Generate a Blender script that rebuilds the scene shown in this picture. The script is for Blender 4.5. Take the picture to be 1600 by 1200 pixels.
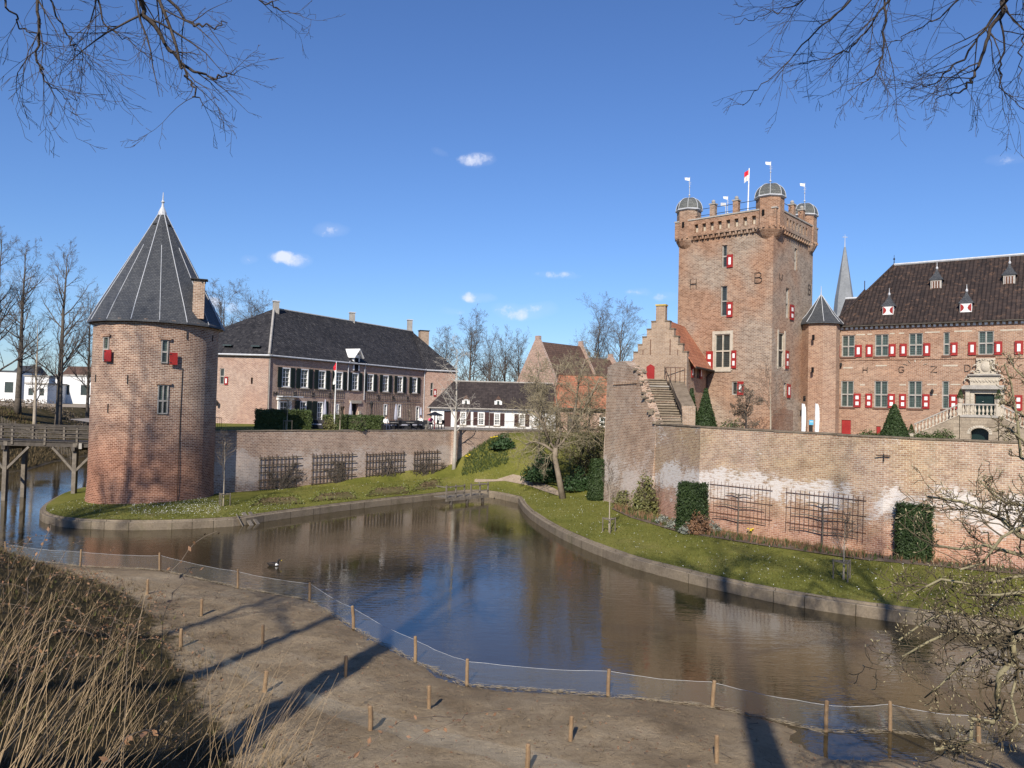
import bpy, math, random
import numpy as np
from mathutils import Vector, Matrix
from mathutils.geometry import delaunay_2d_cdt
random.seed(7); RNG = np.random.default_rng(7)
scene = bpy.context.scene
for o in list(bpy.data.objects): bpy.data.objects.remove(o)
C = scene.collection
# ---------------------------------------------------------------- camera (metres; moat water is z = 0)
F = 1200.0; RHO = 0.0258; TH = math.atan(0.0283); H = 8.0
cr, sr, ct, st = math.cos(RHO), math.sin(RHO), math.cos(TH), math.sin(TH)
fwd = Vector((0, ct, st)); upv = Vector((0, -st, ct)); rgt = Vector((1, 0, 0))
cx_ = rgt*cr + upv*sr; cy_ = upv*cr - rgt*sr
cam_d = bpy.data.cameras.new('camera'); cam = bpy.data.objects.new('camera', cam_d); C.objects.link(cam)
cam.matrix_world = Matrix(((cx_.x, cy_.x, -fwd.x, 0), (cx_.y, cy_.y, -fwd.y, 0), (cx_.z, cy_.z, -fwd.z, H), (0, 0, 0, 1)))
cam_d.sensor_width = 36; cam_d.lens = 27.0; cam_d.clip_end = 6000; cam_d.clip_start = 0.1
scene.camera = cam
# ---------------------------------------------------------------- sky and sun
SUN_AZ = math.radians(13.0); SUN_EL = math.radians(35)   # shadows fall 13 degrees right of straight ahead
world = bpy.data.worlds.new('World'); scene.world = world; world.use_nodes = True
wn = world.node_tree; wn.nodes.clear()
w_out = wn.nodes.new('ShaderNodeOutputWorld'); w_bg = wn.nodes.new('ShaderNodeBackground')
w_sky = wn.nodes.new('ShaderNodeTexSky'); w_sky.sky_type = 'NISHITA'; w_sky.sun_disc = False
w_sky.sun_elevation = SUN_EL; w_sky.sun_rotation = math.pi + SUN_AZ
w_sky.air_density = 1.15; w_sky.dust_density = 0.1; w_sky.ozone_density = 3.2; w_sky.altitude = 0
w_bg.inputs['Strength'].default_value = 0.079
wn.links.new(w_bg.outputs[0], w_out.inputs[0])
sun_d = bpy.data.lights.new('sun', 'SUN'); sun_d.energy = 5.0; sun_d.angle = math.radians(0.53); sun_d.color = (1, 0.92, 0.80)
sun = bpy.data.objects.new('sun', sun_d); C.objects.link(sun)
to_sun = Vector((-math.sin(SUN_AZ)*math.cos(SUN_EL), -math.cos(SUN_AZ)*math.cos(SUN_EL), math.sin(SUN_EL)))
sun.rotation_euler = to_sun.to_track_quat('Z', 'Y').to_euler(); sun.location = (0, -20, 60)
vs = scene.view_settings; vs.view_transform = 'Standard'; vs.look = 'None'; vs.exposure = 0.30; vs.gamma = 1.0; vs.use_curve_mapping = False
scene.render.engine = 'CYCLES'; scene.cycles.max_bounces = 6; scene.cycles.transparent_max_bounces = 24
scene.cycles.use_denoising = True
scene.cycles.diffuse_bounces = 3; scene.cycles.glossy_bounces = 3; scene.cycles.caustics_reflective = False
# ---------------------------------------------------------------- photo pixel (1600x1200) -> place
def ray(u, v):
    x = (u-800)/F; y = (600-v)/F
    X = x*cr - y*sr; Y = y*cr + x*sr
    return Vector((X, ct - Y*st, st + Y*ct))
EYE = Vector((0, 0, H))
def G(u, v, z=0.0):
    d = ray(u, v); return EYE + d*((z-H)/d.z)
def D(u, v, Y):
    d = ray(u, v); return EYE + d*(Y/d.y)
def hit(u, v, p, n):
    d = ray(u, v); return EYE + d*((Vector(p)-EYE).dot(n)/d.dot(n))
# small puffs of cloud in the sky, by direction
def nd(t, k, **kw):
    n = t.nodes.new(k)
    for a, b in kw.items():
        if a in n.inputs.keys(): n.inputs[a].default_value = b
        else: setattr(n, a, b)
    return n
def mth(t, op, a, b=None, c=None, clamp=False):
    n = t.nodes.new('ShaderNodeMath'); n.operation = op; n.use_clamp = clamp
    for i, q in enumerate((a, b, c)):
        if q is None: continue
        if isinstance(q, (int, float)): n.inputs[i].default_value = q
        else: t.links.new(q, n.inputs[i])
    return n.outputs[0]
def clouds():
    t = wn; tc = nd(t, 'ShaderNodeTexCoord')
    nz = nd(t, 'ShaderNodeTexNoise', Scale=30.0, Detail=8.0, Roughness=0.6)
    t.links.new(tc.outputs['Generated'], nz.inputs['Vector'])
    nz2 = nd(t, 'ShaderNodeTexNoise', Scale=15.0, Detail=3.0); t.links.new(tc.outputs['Generated'], nz2.inputs['Vector'])
    wob = nd(t, 'ShaderNodeVectorMath', operation='MULTIPLY_ADD'); t.links.new(nz2.outputs['Color'], wob.inputs[0])
    wob.inputs[1].default_value = (.05, .05, .03); t.links.new(tc.outputs['Generated'], wob.inputs[2])
    total = None
    for (u, v, wu, wv, s) in [(738,246,34,14,1.0),(517,349,34,13,.9),(460,401,38,15,1.15),(740,461,28,9,.8),(808,479,62,15,.85),(868,423,40,7,.5),(392,402,14,7,.45),
                              (985,447,20,8,.45),(355,471,44,14,.75),(684,241,12,6,.3),(1548,250,26,8,.35),(700,480,26,6,.3),(105,440,90,14,.25),(1030,455,30,9,.35)]:
        d = ray(u+36, v-7).normalized(); r = Vector((d.y, -d.x, 0)).normalized(); w = r.cross(d)
        sub = nd(t, 'ShaderNodeVectorMath', operation='SUBTRACT'); t.links.new(wob.outputs[0], sub.inputs[0]); sub.inputs[1].default_value = d
        def dt(vec, k):
            n = nd(t, 'ShaderNodeVectorMath', operation='DOT_PRODUCT'); t.links.new(sub.outputs[0], n.inputs[0]); n.inputs[1].default_value = vec*k
            return mth(t, 'POWER', mth(t, 'ABSOLUTE', n.outputs['Value']), 2.0)
        k = d.length
        e = mth(t, 'ADD', dt(r, F/wu), dt(w, F/wv)); e = mth(t, 'ADD', e, dt(d, 4.0))
        g = mth(t, 'MULTIPLY', mth(t, 'SUBTRACT', 1.0, e, clamp=True), s)
        total = g if total is None else mth(t, 'MAXIMUM', total, g)
    m = mth(t, 'ADD', mth(t, 'MULTIPLY', total, 1.25), mth(t, 'MULTIPLY_ADD', nz.outputs['Fac'], 4.6, -2.75)); m = mth(t, 'MULTIPLY', mth(t, 'MULTIPLY', m, 1.05, clamp=True), mth(t, 'MULTIPLY', total, 3.0, clamp=True)); m = mth(t, 'MAXIMUM', mth(t, 'MULTIPLY', m, .8), mth(t, 'MULTIPLY', mth(t, 'MULTIPLY', total, nz.outputs['Fac']), .30))
    tint = nd(t, 'ShaderNodeMixRGB', blend_type='MULTIPLY'); tint.inputs[0].default_value = 1.0; t.links.new(w_sky.outputs[0], tint.inputs[1]); tint.inputs[2].default_value = (.72, .94, 1.36, 1)
    mix = nd(t, 'ShaderNodeMixRGB'); t.links.new(m, mix.inputs[0]); t.links.new(tint.outputs[0], mix.inputs[1]); mix.inputs[2].default_value = (9.6, 9.9, 11.2, 1)
    t.links.new(mix.outputs[0], w_bg.inputs['Color'])
clouds()
# ---------------------------------------------------------------- mesh helpers
PLOC = {}
def link(o): C.objects.link(o); return o
def tag(o, label=None, cat=None, group=None, kind=None):
    if label: o['label'] = label
    if cat: o['category'] = cat
    if group: o['group'] = group
    if kind: o['kind'] = kind
    return o
def thing(name, label, cat, loc=(0, 0, 0), group=None):
    o = bpy.data.objects.new(name, None); link(o); o.location = loc; o.empty_display_size = .3
    PLOC[o] = Vector(loc); return tag(o, label, cat, group)
def auto_uv(V, FA, uvc=None):
    out = []
    for f in FA:
        p = V[list(f)]
        n = np.zeros(3)
        for i in range(len(f)):
            a, b = p[i], p[(i+1) % len(f)]
            n += np.cross(a, b)
        l = np.linalg.norm(n); n = n/l if l > 1e-12 else np.array((0, 0, 1.))
        if uvc is not None and abs(n[2]) < .95:
            a = np.arctan2(p[:, 1]-uvc[1], p[:, 0]-uvc[0])
            a = np.where(a - a[0] > math.pi, a-2*math.pi, np.where(a - a[0] < -math.pi, a+2*math.pi, a))
            out.append(np.stack((a*uvc[2], p[:, 2]), 1)); continue
        if abs(n[2]) > .97: out.append(p[:, :2].copy())
        else:
            t = np.array((-n[1], n[0], 0)); t /= np.linalg.norm(t); w = np.cross(n, t)
            if w[2] < 0: w = -w
            out.append(np.stack((p@t, p@w if abs(n[2]) > .12 else p[:, 2]), 1))
    return np.concatenate(out) if out else np.zeros((0, 2))
class MB:
    def __init__(s): s.v = []; s.f = []
    def add(s, vs, fs):
        b = len(s.v); s.v += [tuple(x) for x in vs]; s.f += [tuple(i+b for i in f) for f in fs]; return s
    def quad(s, a, b, c, d): return s.add((a, b, c, d), ((0, 1, 2, 3),))
    def hexa(s, p):  # 4 bottom (ccw from above), 4 top
        return s.add(p, ((3, 2, 1, 0), (4, 5, 6, 7), (0, 1, 5, 4), (1, 2, 6, 5), (2, 3, 7, 6), (3, 0, 4, 7)))
    def box(s, c, sz, a=0.0):
        x, y, z = c; ca, sa = math.cos(a), math.sin(a); w, d, h = sz[0]/2, sz[1]/2, sz[2]/2
        P = [(x+i*w*ca-j*d*sa, y+i*w*sa+j*d*ca) for i, j in ((-1, -1), (1, -1), (1, 1), (-1, 1))]
        return s.hexa([(q[0], q[1], z-h) for q in P]+[(q[0], q[1], z+h) for q in P])
    def bar(s, a, b, w, h=None):
        a, b = Vector(a), Vector(b); d = (b-a).normalized(); h = w if h is None else h
        up = Vector((0, 0, 1)) if abs(d.z) < .95 else Vector((0, 1, 0))
        t = d.cross(up).normalized(); n = t.cross(d)
        q = [(-1, -1), (1, -1), (1, 1), (-1, 1)]
        return s.hexa([a+t*i*w/2+n*j*h/2 for i, j in q]+[b+t*i*w/2+n*j*h/2 for i, j in q])
    def prism(s, poly, z0, z1):
        n = len(poly); z0 = z0 if hasattr(z0, '__len__') else [z0]*n; z1 = z1 if hasattr(z1, '__len__') else [z1]*n
        return s.add([(p[0], p[1], z0[i]) for i, p in enumerate(poly)]+[(p[0], p[1], z1[i]) for i, p in enumerate(poly)],
                     [tuple(range(n-1, -1, -1)), tuple(range(n, 2*n))]+[(i, (i+1) % n, n+(i+1) % n, n+i) for i in range(n)])
    def tube(s, path, rad, n=6, cap=True):
        path = [Vector(p) for p in path]; rad = rad if hasattr(rad, '__len__') else [rad]*len(path)
        vs, fs = [], []; ref = None
        for i, p in enumerate(path):
            d = (path[min(i+1, len(path)-1)]-path[max(i-1, 0)]).normalized()
            if ref is None: ref = Vector((1, 0, 0)) if abs(d.x) < .8 else Vector((0, 1, 0))
            t = (ref - d*ref.dot(d)).normalized(); b = d.cross(t); ref = t
            vs += [p+(t*math.cos(2*math.pi*k/n)+b*math.sin(2*math.pi*k/n))*rad[i] for k in range(n)]
        for i in range(len(path)-1):
            fs += [(i*n+k, i*n+(k+1) % n, (i+1)*n+(k+1) % n, (i+1)*n+k) for k in range(n)]
        if cap: fs += [tuple(range(n-1, -1, -1)), tuple((len(path)-1)*n+k for k in range(n))]
        return s.add(vs, fs)
    def lathe(s, prof, c, n=16, a0=0.0):
        vs, fs = [], []
        for r, z in prof: vs += [(c[0]+r*math.cos(a0+2*math.pi*k/n), c[1]+r*math.sin(a0+2*math.pi*k/n), c[2]+z) for k in range(n)]
        for i in range(len(prof)-1): fs += [(i*n+k, i*n+(k+1) % n, (i+1)*n+(k+1) % n, (i+1)*n+k) for k in range(n)]
        fs += [tuple(range(n-1, -1, -1)), tuple((len(prof)-1)*n+k for k in range(n))]
        return s.add(vs, fs)
    def build(s, name, mat, parent=None, smooth=False, uvc=None, base=None):
        V = np.array(s.v, float).reshape(-1, 3); uv = auto_uv(V, s.f, uvc)
        L = PLOC[parent] if parent is not None and parent in PLOC else (Vector(base) if base is not None else Vector((0, 0, 0)))
        me = bpy.data.meshes.new(name); me.from_pydata([tuple(x) for x in (V-np.array(L))], [], s.f)
        if len(uv): ul = me.uv_layers.new(name='UVMap'); ul.data.foreach_set('uv', uv.astype(np.float32).ravel())
        me.materials.append(mat)
        if smooth: me.polygons.foreach_set('use_smooth', [True]*len(me.polygons))
        o = bpy.data.objects.new(name, me); link(o)
        if parent is not None:
            o.parent = parent; PLOC[o] = L   # parts keep their thing's origin
        else:
            o.location = L; PLOC[o] = L
        return o
def np_mesh(name, V, FA, mat, parent=None, uv=None, base=None, smooth=False):
    """V (n,3), FA (m,k) arrays -> one mesh object"""
    L = PLOC[parent] if parent is not None else (Vector(base) if base is not None else Vector((0, 0, 0)))
    me = bpy.data.meshes.new(name); V = np.asarray(V, np.float32)-np.array(L, np.float32); FA = np.asarray(FA, np.int32); m, k = FA.shape
    me.vertices.add(len(V)); me.vertices.foreach_set('co', V.ravel()); me.loops.add(m*k); me.loops.foreach_set('vertex_index', FA.ravel())
    me.polygons.add(m); me.polygons.foreach_set('loop_start', np.arange(0, m*k, k, dtype=np.int32)); me.polygons.foreach_set('loop_total', np.full(m, k, np.int32))
    if smooth: me.polygons.foreach_set('use_smooth', np.ones(m, bool))
    me.update(calc_edges=True); me.validate()
    if uv is not None: ul = me.uv_layers.new(name='UVMap'); ul.data.foreach_set('uv', np.asarray(uv, np.float32).ravel())
    me.materials.append(mat); o = bpy.data.objects.new(name, me); link(o)
    if parent is not None: o.parent = parent
    else: o.location = L
    PLOC[o] = L; return o
def copy_tree(o, parent=None):
    c = o.copy(); link(c)
    if parent is not None: c.parent = parent
    PLOC[c] = Vector(c.location) if parent is None else PLOC.get(parent, Vector())
    for ch in o.children: copy_tree(ch, c)
    return c
# a flat facade: s metres along t, z height, d metres proud (towards the viewer side)
class Fac:
    def __init__(s, O, t, n=None):
        s.O = Vector((O[0], O[1], 0)); s.t = Vector((t[0], t[1], 0)).normalized()
        nn = Vector((s.t.y, -s.t.x, 0)); s.n = nn if nn.dot(-s.O) > 0 else -nn
    def P(s, a, z, d=0.0): q = s.O+s.t*a+s.n*d; return Vector((q.x, q.y, z))
    def px(s, u, v, d=0.0):
        p = hit(u, v, s.O+s.n*d, s.n); return ((p-s.O).dot(s.t), p.z)
    def rect(s, u0, v0, u1, v1, d=0.0):
        um, vm = (u0+u1)/2, (v0+v1)/2
        a = s.px(u0, vm, d)[0]; b = s.px(u1, vm, d)[0]; z1 = s.px(um, v0, d)[1]; z0 = s.px(um, v1, d)[1]
        return (min(a, b), max(a, b), z0, z1)
    def box(s, mb, a0, a1, z0, z1, d0, d1):
        q = [s.P(a0, 0, d1), s.P(a1, 0, d1), s.P(a1, 0, d0), s.P(a0, 0, d0)]
        return mb.hexa([Vector((p.x, p.y, z0)) for p in q]+[Vector((p.x, p.y, z1)) for p in q])
    def wall(s, mb, a0, a1, z0, z1, holes=(), depth=.25, P=None, cuts=()):
        """front skin with rectangular openings and their reveals"""
        P = P or s.P
        A = sorted({round(x, 4) for x in [a0, a1]+[h[0] for h in holes]+[h[1] for h in holes]+list(cuts) if a0 <= x <= a1})
        Z = sorted({round(x, 4) for x in [z0, z1]+[h[2] for h in holes]+[h[3] for h in holes] if z0 <= x <= z1})
        for i in range(len(A)-1):
            for j in range(len(Z)-1):
                am, zm = (A[i]+A[i+1])/2, (Z[j]+Z[j+1])/2
                if any(h[0] < am < h[1] and h[2] < zm < h[3] for h in holes): continue
                mb.quad(P(A[i], Z[j]), P(A[i+1], Z[j]), P(A[i+1], Z[j+1]), P(A[i], Z[j+1]))
        for h in holes:
            c = [(h[0], h[2]), (h[1], h[2]), (h[1], h[3]), (h[0], h[3])]
            for k in range(4):
                p, q = c[k], c[(k+1) % 4]; mb.quad(P(*q), P(*p), P(p[0], p[1], -depth), P(q[0], q[1], -depth))
def ptin(poly, x, y):
    r = False; n = len(poly)
    for i in range(n):
        (x1, y1), (x2, y2) = poly[i][:2], poly[(i+1) % n][:2]
        if (y1 > y) != (y2 > y) and x < (x2-x1)*(y-y1)/(y2-y1)+x1: r = not r
    return r
def pdist(line, X, Y):
    """distance of points to a polyline and the side (positive left of it)"""
    best = np.full(X.shape, 1e9); side = np.ones(X.shape)
    for (x1, y1), (x2, y2) in zip([l[:2] for l in line[:-1]], [l[:2] for l in line[1:]]):
        dx, dy = x2-x1, y2-y1; L2 = dx*dx+dy*dy
        t = np.clip(((X-x1)*dx+(Y-y1)*dy)/L2, 0, 1); d = np.hypot(X-x1-t*dx, Y-y1-t*dy)
        sd = np.sign(dx*(Y-y1)-dy*(X-x1)); m = d < best-1e-9
        best = np.where(m, d, best); side = np.where(m, sd, side)
    return best*side
def smooth_line(pts, k=5):
    out = []; n = len(pts)
    for i in range(n-1):
        p0, p1, p2, p3 = [np.array(pts[max(0, min(n-1, j))][:2], float) for j in (i-1, i, i+1, i+2)]
        for q in range(k):
            t = q/k; out.append(tuple(.5*(2*p1+(p2-p0)*t+(2*p0-5*p1+4*p2-p3)*t*t+(3*p1-p0-3*p2+p3)*t**3)))
    out.append(tuple(pts[-1][:2])); return out
def sheet(name, outer, hfun, mat, step, hole=None, extra=None, bounds=None, kind='structure', refine=None):
    """a ground sheet: boundary polygon, filled with grid points, height from hfun"""
    pts = [tuple(p[:2]) for p in outer]; edges = [(i, (i+1) % len(pts)) for i in range(len(pts))]
    if hole:
        b = len(pts); pts += [tuple(p[:2]) for p in hole]; edges += [(b+i, b+(i+1) % len(hole)) for i in range(len(hole))]
    xs = [p[0] for p in outer]; ys = [p[1] for p in outer]
    bx = bounds or (min(xs), max(xs), min(ys), max(ys))
    lines = [list(pts[:len(outer)])+[pts[0]]] + ([list(hole)+[hole[0]]] if hole else [])
    def grid(bx, stp):
        gx = np.arange(bx[0], bx[1], stp); gy = np.arange(bx[2], bx[3], stp); X, Y = np.meshgrid(gx, gy); X = X.ravel()+RNG.uniform(-.25, .25, X.size)*stp; Y = Y.ravel()+RNG.uniform(-.25, .25, Y.size)*stp
        dm = np.min([np.abs(pdist(l, X, Y)) for l in lines], 0)
        return [(x, y) for x, y, d in zip(X, Y, dm) if d > stp*.45 and ptin(outer, x, y) and not (hole and ptin(hole, x, y))]
    pts += grid(bx, step)
    if refine: pts += grid(refine[0], refine[1])
    if extra: pts += extra
    V2, _, FA, *_ = delaunay_2d_cdt([Vector(p) for p in pts], edges, [], 0, 1e-4)
    X = np.array([v.x for v in V2]); Y = np.array([v.y for v in V2]); Z = hfun(X, Y)
    fa = []
    for f in FA:
        c = (V2[f[0]]+V2[f[1]]+V2[f[2]])/3
        if ptin(outer, c.x, c.y) and not (hole and ptin(hole, c.x, c.y)): fa.append(f)
    fa = np.array(fa); a, b, c = [np.stack((X[fa[:, i]], Y[fa[:, i]]), 1) for i in range(3)]
    fl = (b[:, 0]-a[:, 0])*(c[:, 1]-a[:, 1])-(b[:, 1]-a[:, 1])*(c[:, 0]-a[:, 0]) < 0; fa[fl] = fa[fl][:, ::-1]
    o = np_mesh(name, np.stack((X, Y, Z), 1), fa, mat, smooth=True, uv=np.stack((X[fa.ravel()], Y[fa.ravel()]), 1)); o['kind'] = kind
    return o
# ---------------------------------------------------------------- materials
def mat(name, col, rough=.8, spec=.3, metal=0.0):
    m = bpy.data.materials.new(name); m.use_nodes = True; b = m.node_tree.nodes['Principled BSDF']
    b.inputs['Base Color'].default_value = (*col, 1); b.inputs['Roughness'].default_value = rough
    b.inputs['Specular IOR Level'].default_value = spec; b.inputs['Metallic'].default_value = metal; return m
def nodes(m): t = m.node_tree; return t, t.nodes['Principled BSDF']
def ramp(t, fac, stops):
    r = t.nodes.new('ShaderNodeValToRGB'); e = r.color_ramp.elements
    while len(e) < len(stops): e.new(.5)
    for i, (p, c) in enumerate(stops): e[i].position = p; e[i].color = (*c, 1) if len(c) == 3 else c
    t.links.new(fac, r.inputs[0]); return r.outputs[0]
def noise(t, vec, scale, detail=4, rough=.55, dist=0.0, sc3=None):
    n = nd(t, 'ShaderNodeTexNoise', Scale=scale, Detail=float(detail), Roughness=rough, Distortion=dist)
    if sc3:
        mp = nd(t, 'ShaderNodeMapping'); mp.inputs['Scale'].default_value = sc3; t.links.new(vec, mp.inputs[0]); vec = mp.outputs[0]
    t.links.new(vec, n.inputs['Vector']); return n.outputs['Fac']
def mixc(t, fac, a, b, mode='MIX'):
    n = t.nodes.new('ShaderNodeMixRGB'); n.blend_type = mode
    for i, q in enumerate((fac, a, b)):
        if isinstance(q, (int, float)): n.inputs[i].default_value = q
        elif isinstance(q, tuple): n.inputs[i].default_value = (*q, 1)
        else: t.links.new(q, n.inputs[i])
    return n.outputs[0]
def bump(t, b, h, strength=.4, dist=.02, prev=None):
    n = t.nodes.new('ShaderNodeBump'); n.inputs['Strength'].default_value = strength; n.inputs['Distance'].default_value = dist
    t.links.new(h, n.inputs['Height'])
    if prev is not None: t.links.new(prev, n.inputs['Normal'])
    t.links.new(n.outputs[0], b.inputs['Normal']); return n.outputs[0]
def coords(t):
    tc = nd(t, 'ShaderNodeTexCoord'); g = nd(t, 'ShaderNodeNewGeometry')
    return tc.outputs['UV'], g.outputs['Position']
def mottle(name, c1, c2, scale=1.5, rough=.85, c3=None, bs=.25, bscale=8.0, spec=.25, wpos=True):
    """uneven natural colour: two or three tones in noise, with fine relief"""
    m = mat(name, c1, rough, spec); t, b = nodes(m); uv, pos = coords(t)
    if not wpos: pos = nd(t, 'ShaderNodeTexCoord').outputs['Object']
    f = noise(t, pos, scale, 5, .6); st = [(.3, c1), (.68, c2)]
    if c3: st.append((.8, c3))
    col = ramp(t, f, st); f2 = noise(t, pos, scale*9, 3)
    col = mixc(t, .35, col, ramp(t, f2, [(.3, (.45,)*3), (.7, (1.35,)*3)]), 'MULTIPLY')
    t.links.new(col, b.inputs['Base Color']); bump(t, b, noise(t, pos, bscale, 4), bs, .03); return m
def brick(name, c1, c2, mort, bw=.24, rh=.075, ms=.011, white=0.0, wz=None, dark=.25, tint=None, zred=None, seed=0.0, green=0.0, bst=.5, patch=.5):
    m = mat(name, c1, .9, .15); t, b = nodes(m); uv, pos = coords(t)
    off = nd(t, 'ShaderNodeMapping'); off.inputs['Location'].default_value = (seed, 0, 0); t.links.new(uv, off.inputs[0]); uvm = off.outputs[0]
    wv = nd(t, 'ShaderNodeVectorMath', operation='MULTIPLY_ADD'); nzc = nd(t, 'ShaderNodeTexNoise', Scale=.9, Detail=2.0); t.links.new(pos, nzc.inputs['Vector'])
    t.links.new(nzc.outputs['Color'], wv.inputs[0]); wv.inputs[1].default_value = (.03, .03, 0); t.links.new(uvm, wv.inputs[2])
    br = nd(t, 'ShaderNodeTexBrick'); br.offset = .5; br.inputs['Scale'].default_value = 1.0
    br.inputs['Brick Width'].default_value = bw; br.inputs['Row Height'].default_value = rh; br.inputs['Mortar Size'].default_value = ms
    br.inputs['Mortar Smooth'].default_value = .3; br.inputs['Bias'].default_value = -.1
    t.links.new(wv.outputs[0], br.inputs['Vector'])
    for k, c in (('Color1', c1), ('Color2', c2), ('Mortar', mort)): br.inputs[k].default_value = (*c, 1)
    col = br.outputs['Color']
    if tint:   # big patches of another brick
        f = ramp(t, noise(t, pos, .16, 3, .5, .4), [(.45, (0,)*3), (.6, (1,)*3)]); col = mixc(t, mth(t, 'MULTIPLY', f, patch), col, mixc(t, 1.0, col, tint, 'MULTIPLY'))
    sx = nd(t, 'ShaderNodeSeparateXYZ'); t.links.new(pos, sx.inputs[0]); z = sx.outputs['Z']
    if zred:   # older redder brick low down
        zz = mth(t, 'MULTIPLY_ADD', noise(t, pos, .5, 3), 3.0, z); f = ramp(t, mth(t, 'MULTIPLY_ADD', zz, -1.0/zred[1], zred[0]/zred[1]), [(0, (0,)*3), (1, (1,)*3)])
        col = mixc(t, f, col, mixc(t, 1.0, col, zred[2], 'MULTIPLY'))
    f = noise(t, pos, 1.1, 6, .65); col = mixc(t, dark, col, ramp(t, f, [(.3, (.5, .47, .45)), (.5, (1, 1, 1)), (.72, (1.25, 1.22, 1.15))]), 'MULTIPLY')
    f3 = noise(t, pos, 11.0, 3, .7); col = mixc(t, .5, col, ramp(t, f3, [(.28, (.55,)*3), (.5, (1,)*3), (.75, (1.4,)*3)]), 'MULTIPLY')
    if green: 
        f = ramp(t, noise(t, pos, .7, 6, .7), [(.55, (0,)*3), (.7, (1,)*3)]); col = mixc(t, mth(t, 'MULTIPLY', f, green), col, (.10, .095, .05))
    if white:  # lime bloom
        f = noise(t, pos, .42, 7, .68, .5); n2 = noise(t, uvm, 7.0, 4, .75, sc3=(.35, 1.5, 1))
        if wz:
            band = mth(t, 'SUBTRACT', 1.0, mth(t, 'POWER', mth(t, 'ABSOLUTE', mth(t, 'MULTIPLY_ADD', mth(t, 'SUBTRACT', z, wz[0]), 1.0/wz[1], mth(t, 'MULTIPLY_ADD', noise(t, pos, .2, 3), 2.2, -1.1))), 2.0), clamp=True)
            f = mth(t, 'MULTIPLY_ADD', band, .24, f)
        f = ramp(t, f, [(.38, (0,)*3), (.74, (1,)*3)]); f = ramp(t, mth(t, 'MULTIPLY_ADD', n2, 1.6, mth(t, 'MULTIPLY_ADD', f, .75, -1.0)), [(.28, (0,)*3), (.52, (1,)*3)])
        col = mixc(t, mth(t, 'MULTIPLY', f, white), col, (.62, .57, .53))
    t.links.new(col, b.inputs['Base Color'])
    hgt = mth(t, 'MULTIPLY_ADD', f3, .6, mth(t, 'SUBTRACT', 1.0, br.outputs['Fac'])); bump(t, b, hgt, bst, .018); return m
def tiles(name, c1, c2, w=.25, h=.32, dirt=(.5, .5, .5), fleck=None, roll=True, rough=.75, lum=.5):
    m = mat(name, c1, rough, .18); t, b = nodes(m); uv, pos = coords(t)
    br = nd(t, 'ShaderNodeTexBrick'); br.offset = 0.0 if roll else .5; br.inputs['Scale'].default_value = 1.0
    br.inputs['Brick Width'].default_value = w; br.inputs['Row Height'].default_value = h; br.inputs['Mortar Size'].default_value = .012; br.inputs['Mortar Smooth'].default_value = .5
    for k, c in (('Color1', c1), ('Color2', c2), ('Mortar', tuple(x*.35 for x in c1))): br.inputs[k].default_value = (*c, 1)
    t.links.new(uv, br.inputs['Vector']); col = br.outputs['Color']
    f = noise(t, pos, .35, 6, .7); col = mixc(t, lum, col, ramp(t, f, [(.3, (.6,)*3), (.7, (1.4,)*3)]), 'MULTIPLY')
    if fleck: f2 = ramp(t, noise(t, pos, 2.6, 4, .75), [(.56, (0,)*3), (.66, (1,)*3)]); col = mixc(t, mth(t, 'MULTIPLY', f2, fleck[1]), col, fleck[0])
    t.links.new(col, b.inputs['Base Color'])
    su = nd(t, 'ShaderNodeSeparateXYZ'); t.links.new(uv, su.inputs[0])
    fr = mth(t, 'FRACT', mth(t, 'MULTIPLY', su.outputs['Y'], 1.0/h)); saw = mth(t, 'SUBTRACT', 1.0, fr)
    hh = saw
    if roll: hh = mth(t, 'MULTIPLY_ADD', mth(t, 'SINE', mth(t, 'MULTIPLY', su.outputs['X'], 2*math.pi/w)), .55, saw)
    hh = mth(t, 'MULTIPLY_ADD', noise(t, pos, 7, 2), .5, hh)
    bump(t, b, hh, 1.0, .05); return m
M = {}
M['brick_round'] = brick('medieval_brick', (0.217, 0.118, 0.077), (0.411, 0.262, 0.180), (0.588, 0.501, 0.412), .30, .115, .016, zred=(9.2, 4.5, (.86, .66, .60)), dark=.45, tint=(.86, .76, .72))
M['brick_tower'] = brick('tower_brick', (0.202, 0.133, 0.091), (0.373, 0.277, 0.204), (0.453, 0.418, 0.362), .29, .105, .014, tint=(1.0, .70, .55), patch=.75, dark=.5, seed=3.1)
M['brick_palace'] = brick('palace_brick', (0.252, 0.138, 0.090), (0.405, 0.251, 0.167), (0.472, 0.395, 0.315), .28, .10, .013, tint=(.92, .80, .74), dark=.35, seed=1.7)
M['brick_gable'] = brick('yellow_brick', (0.283, 0.190, 0.125), (0.388, 0.278, 0.194), (0.423, 0.362, 0.304), .26, .10, .013, dark=.4, tint=(.88, .82, .8), seed=9.2)
M['brick_house'] = brick('house_brick', (0.282, 0.160, 0.113), (0.437, 0.282, 0.203), (0.552, 0.498, 0.449), .28, .10, .013, dark=.4, tint=(.9, .75, .7), seed=5.5)
M['brick_left_wall'] = brick('weathered_wall_brick', (0.246, 0.153, 0.114), (0.411, 0.279, 0.208), (0.553, 0.466, 0.390), .30, .118, .017, white=.42, wz=(2.8, 1.4), dark=.55, tint=(.8, .74, .7), green=.08, seed=2.2)
M['brick_right_wall'] = brick('bloomed_wall_brick', (0.295, 0.180, 0.126), (0.437, 0.306, 0.212), (0.508, 0.451, 0.373), .27, .10, .014, white=.95, wz=(3.6, 1.25), dark=.6, tint=(.98, .95, .80), patch=.8, green=.35, seed=8.8, zred=(5.4, 2.2, (1.04, .84, .84)))
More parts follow.
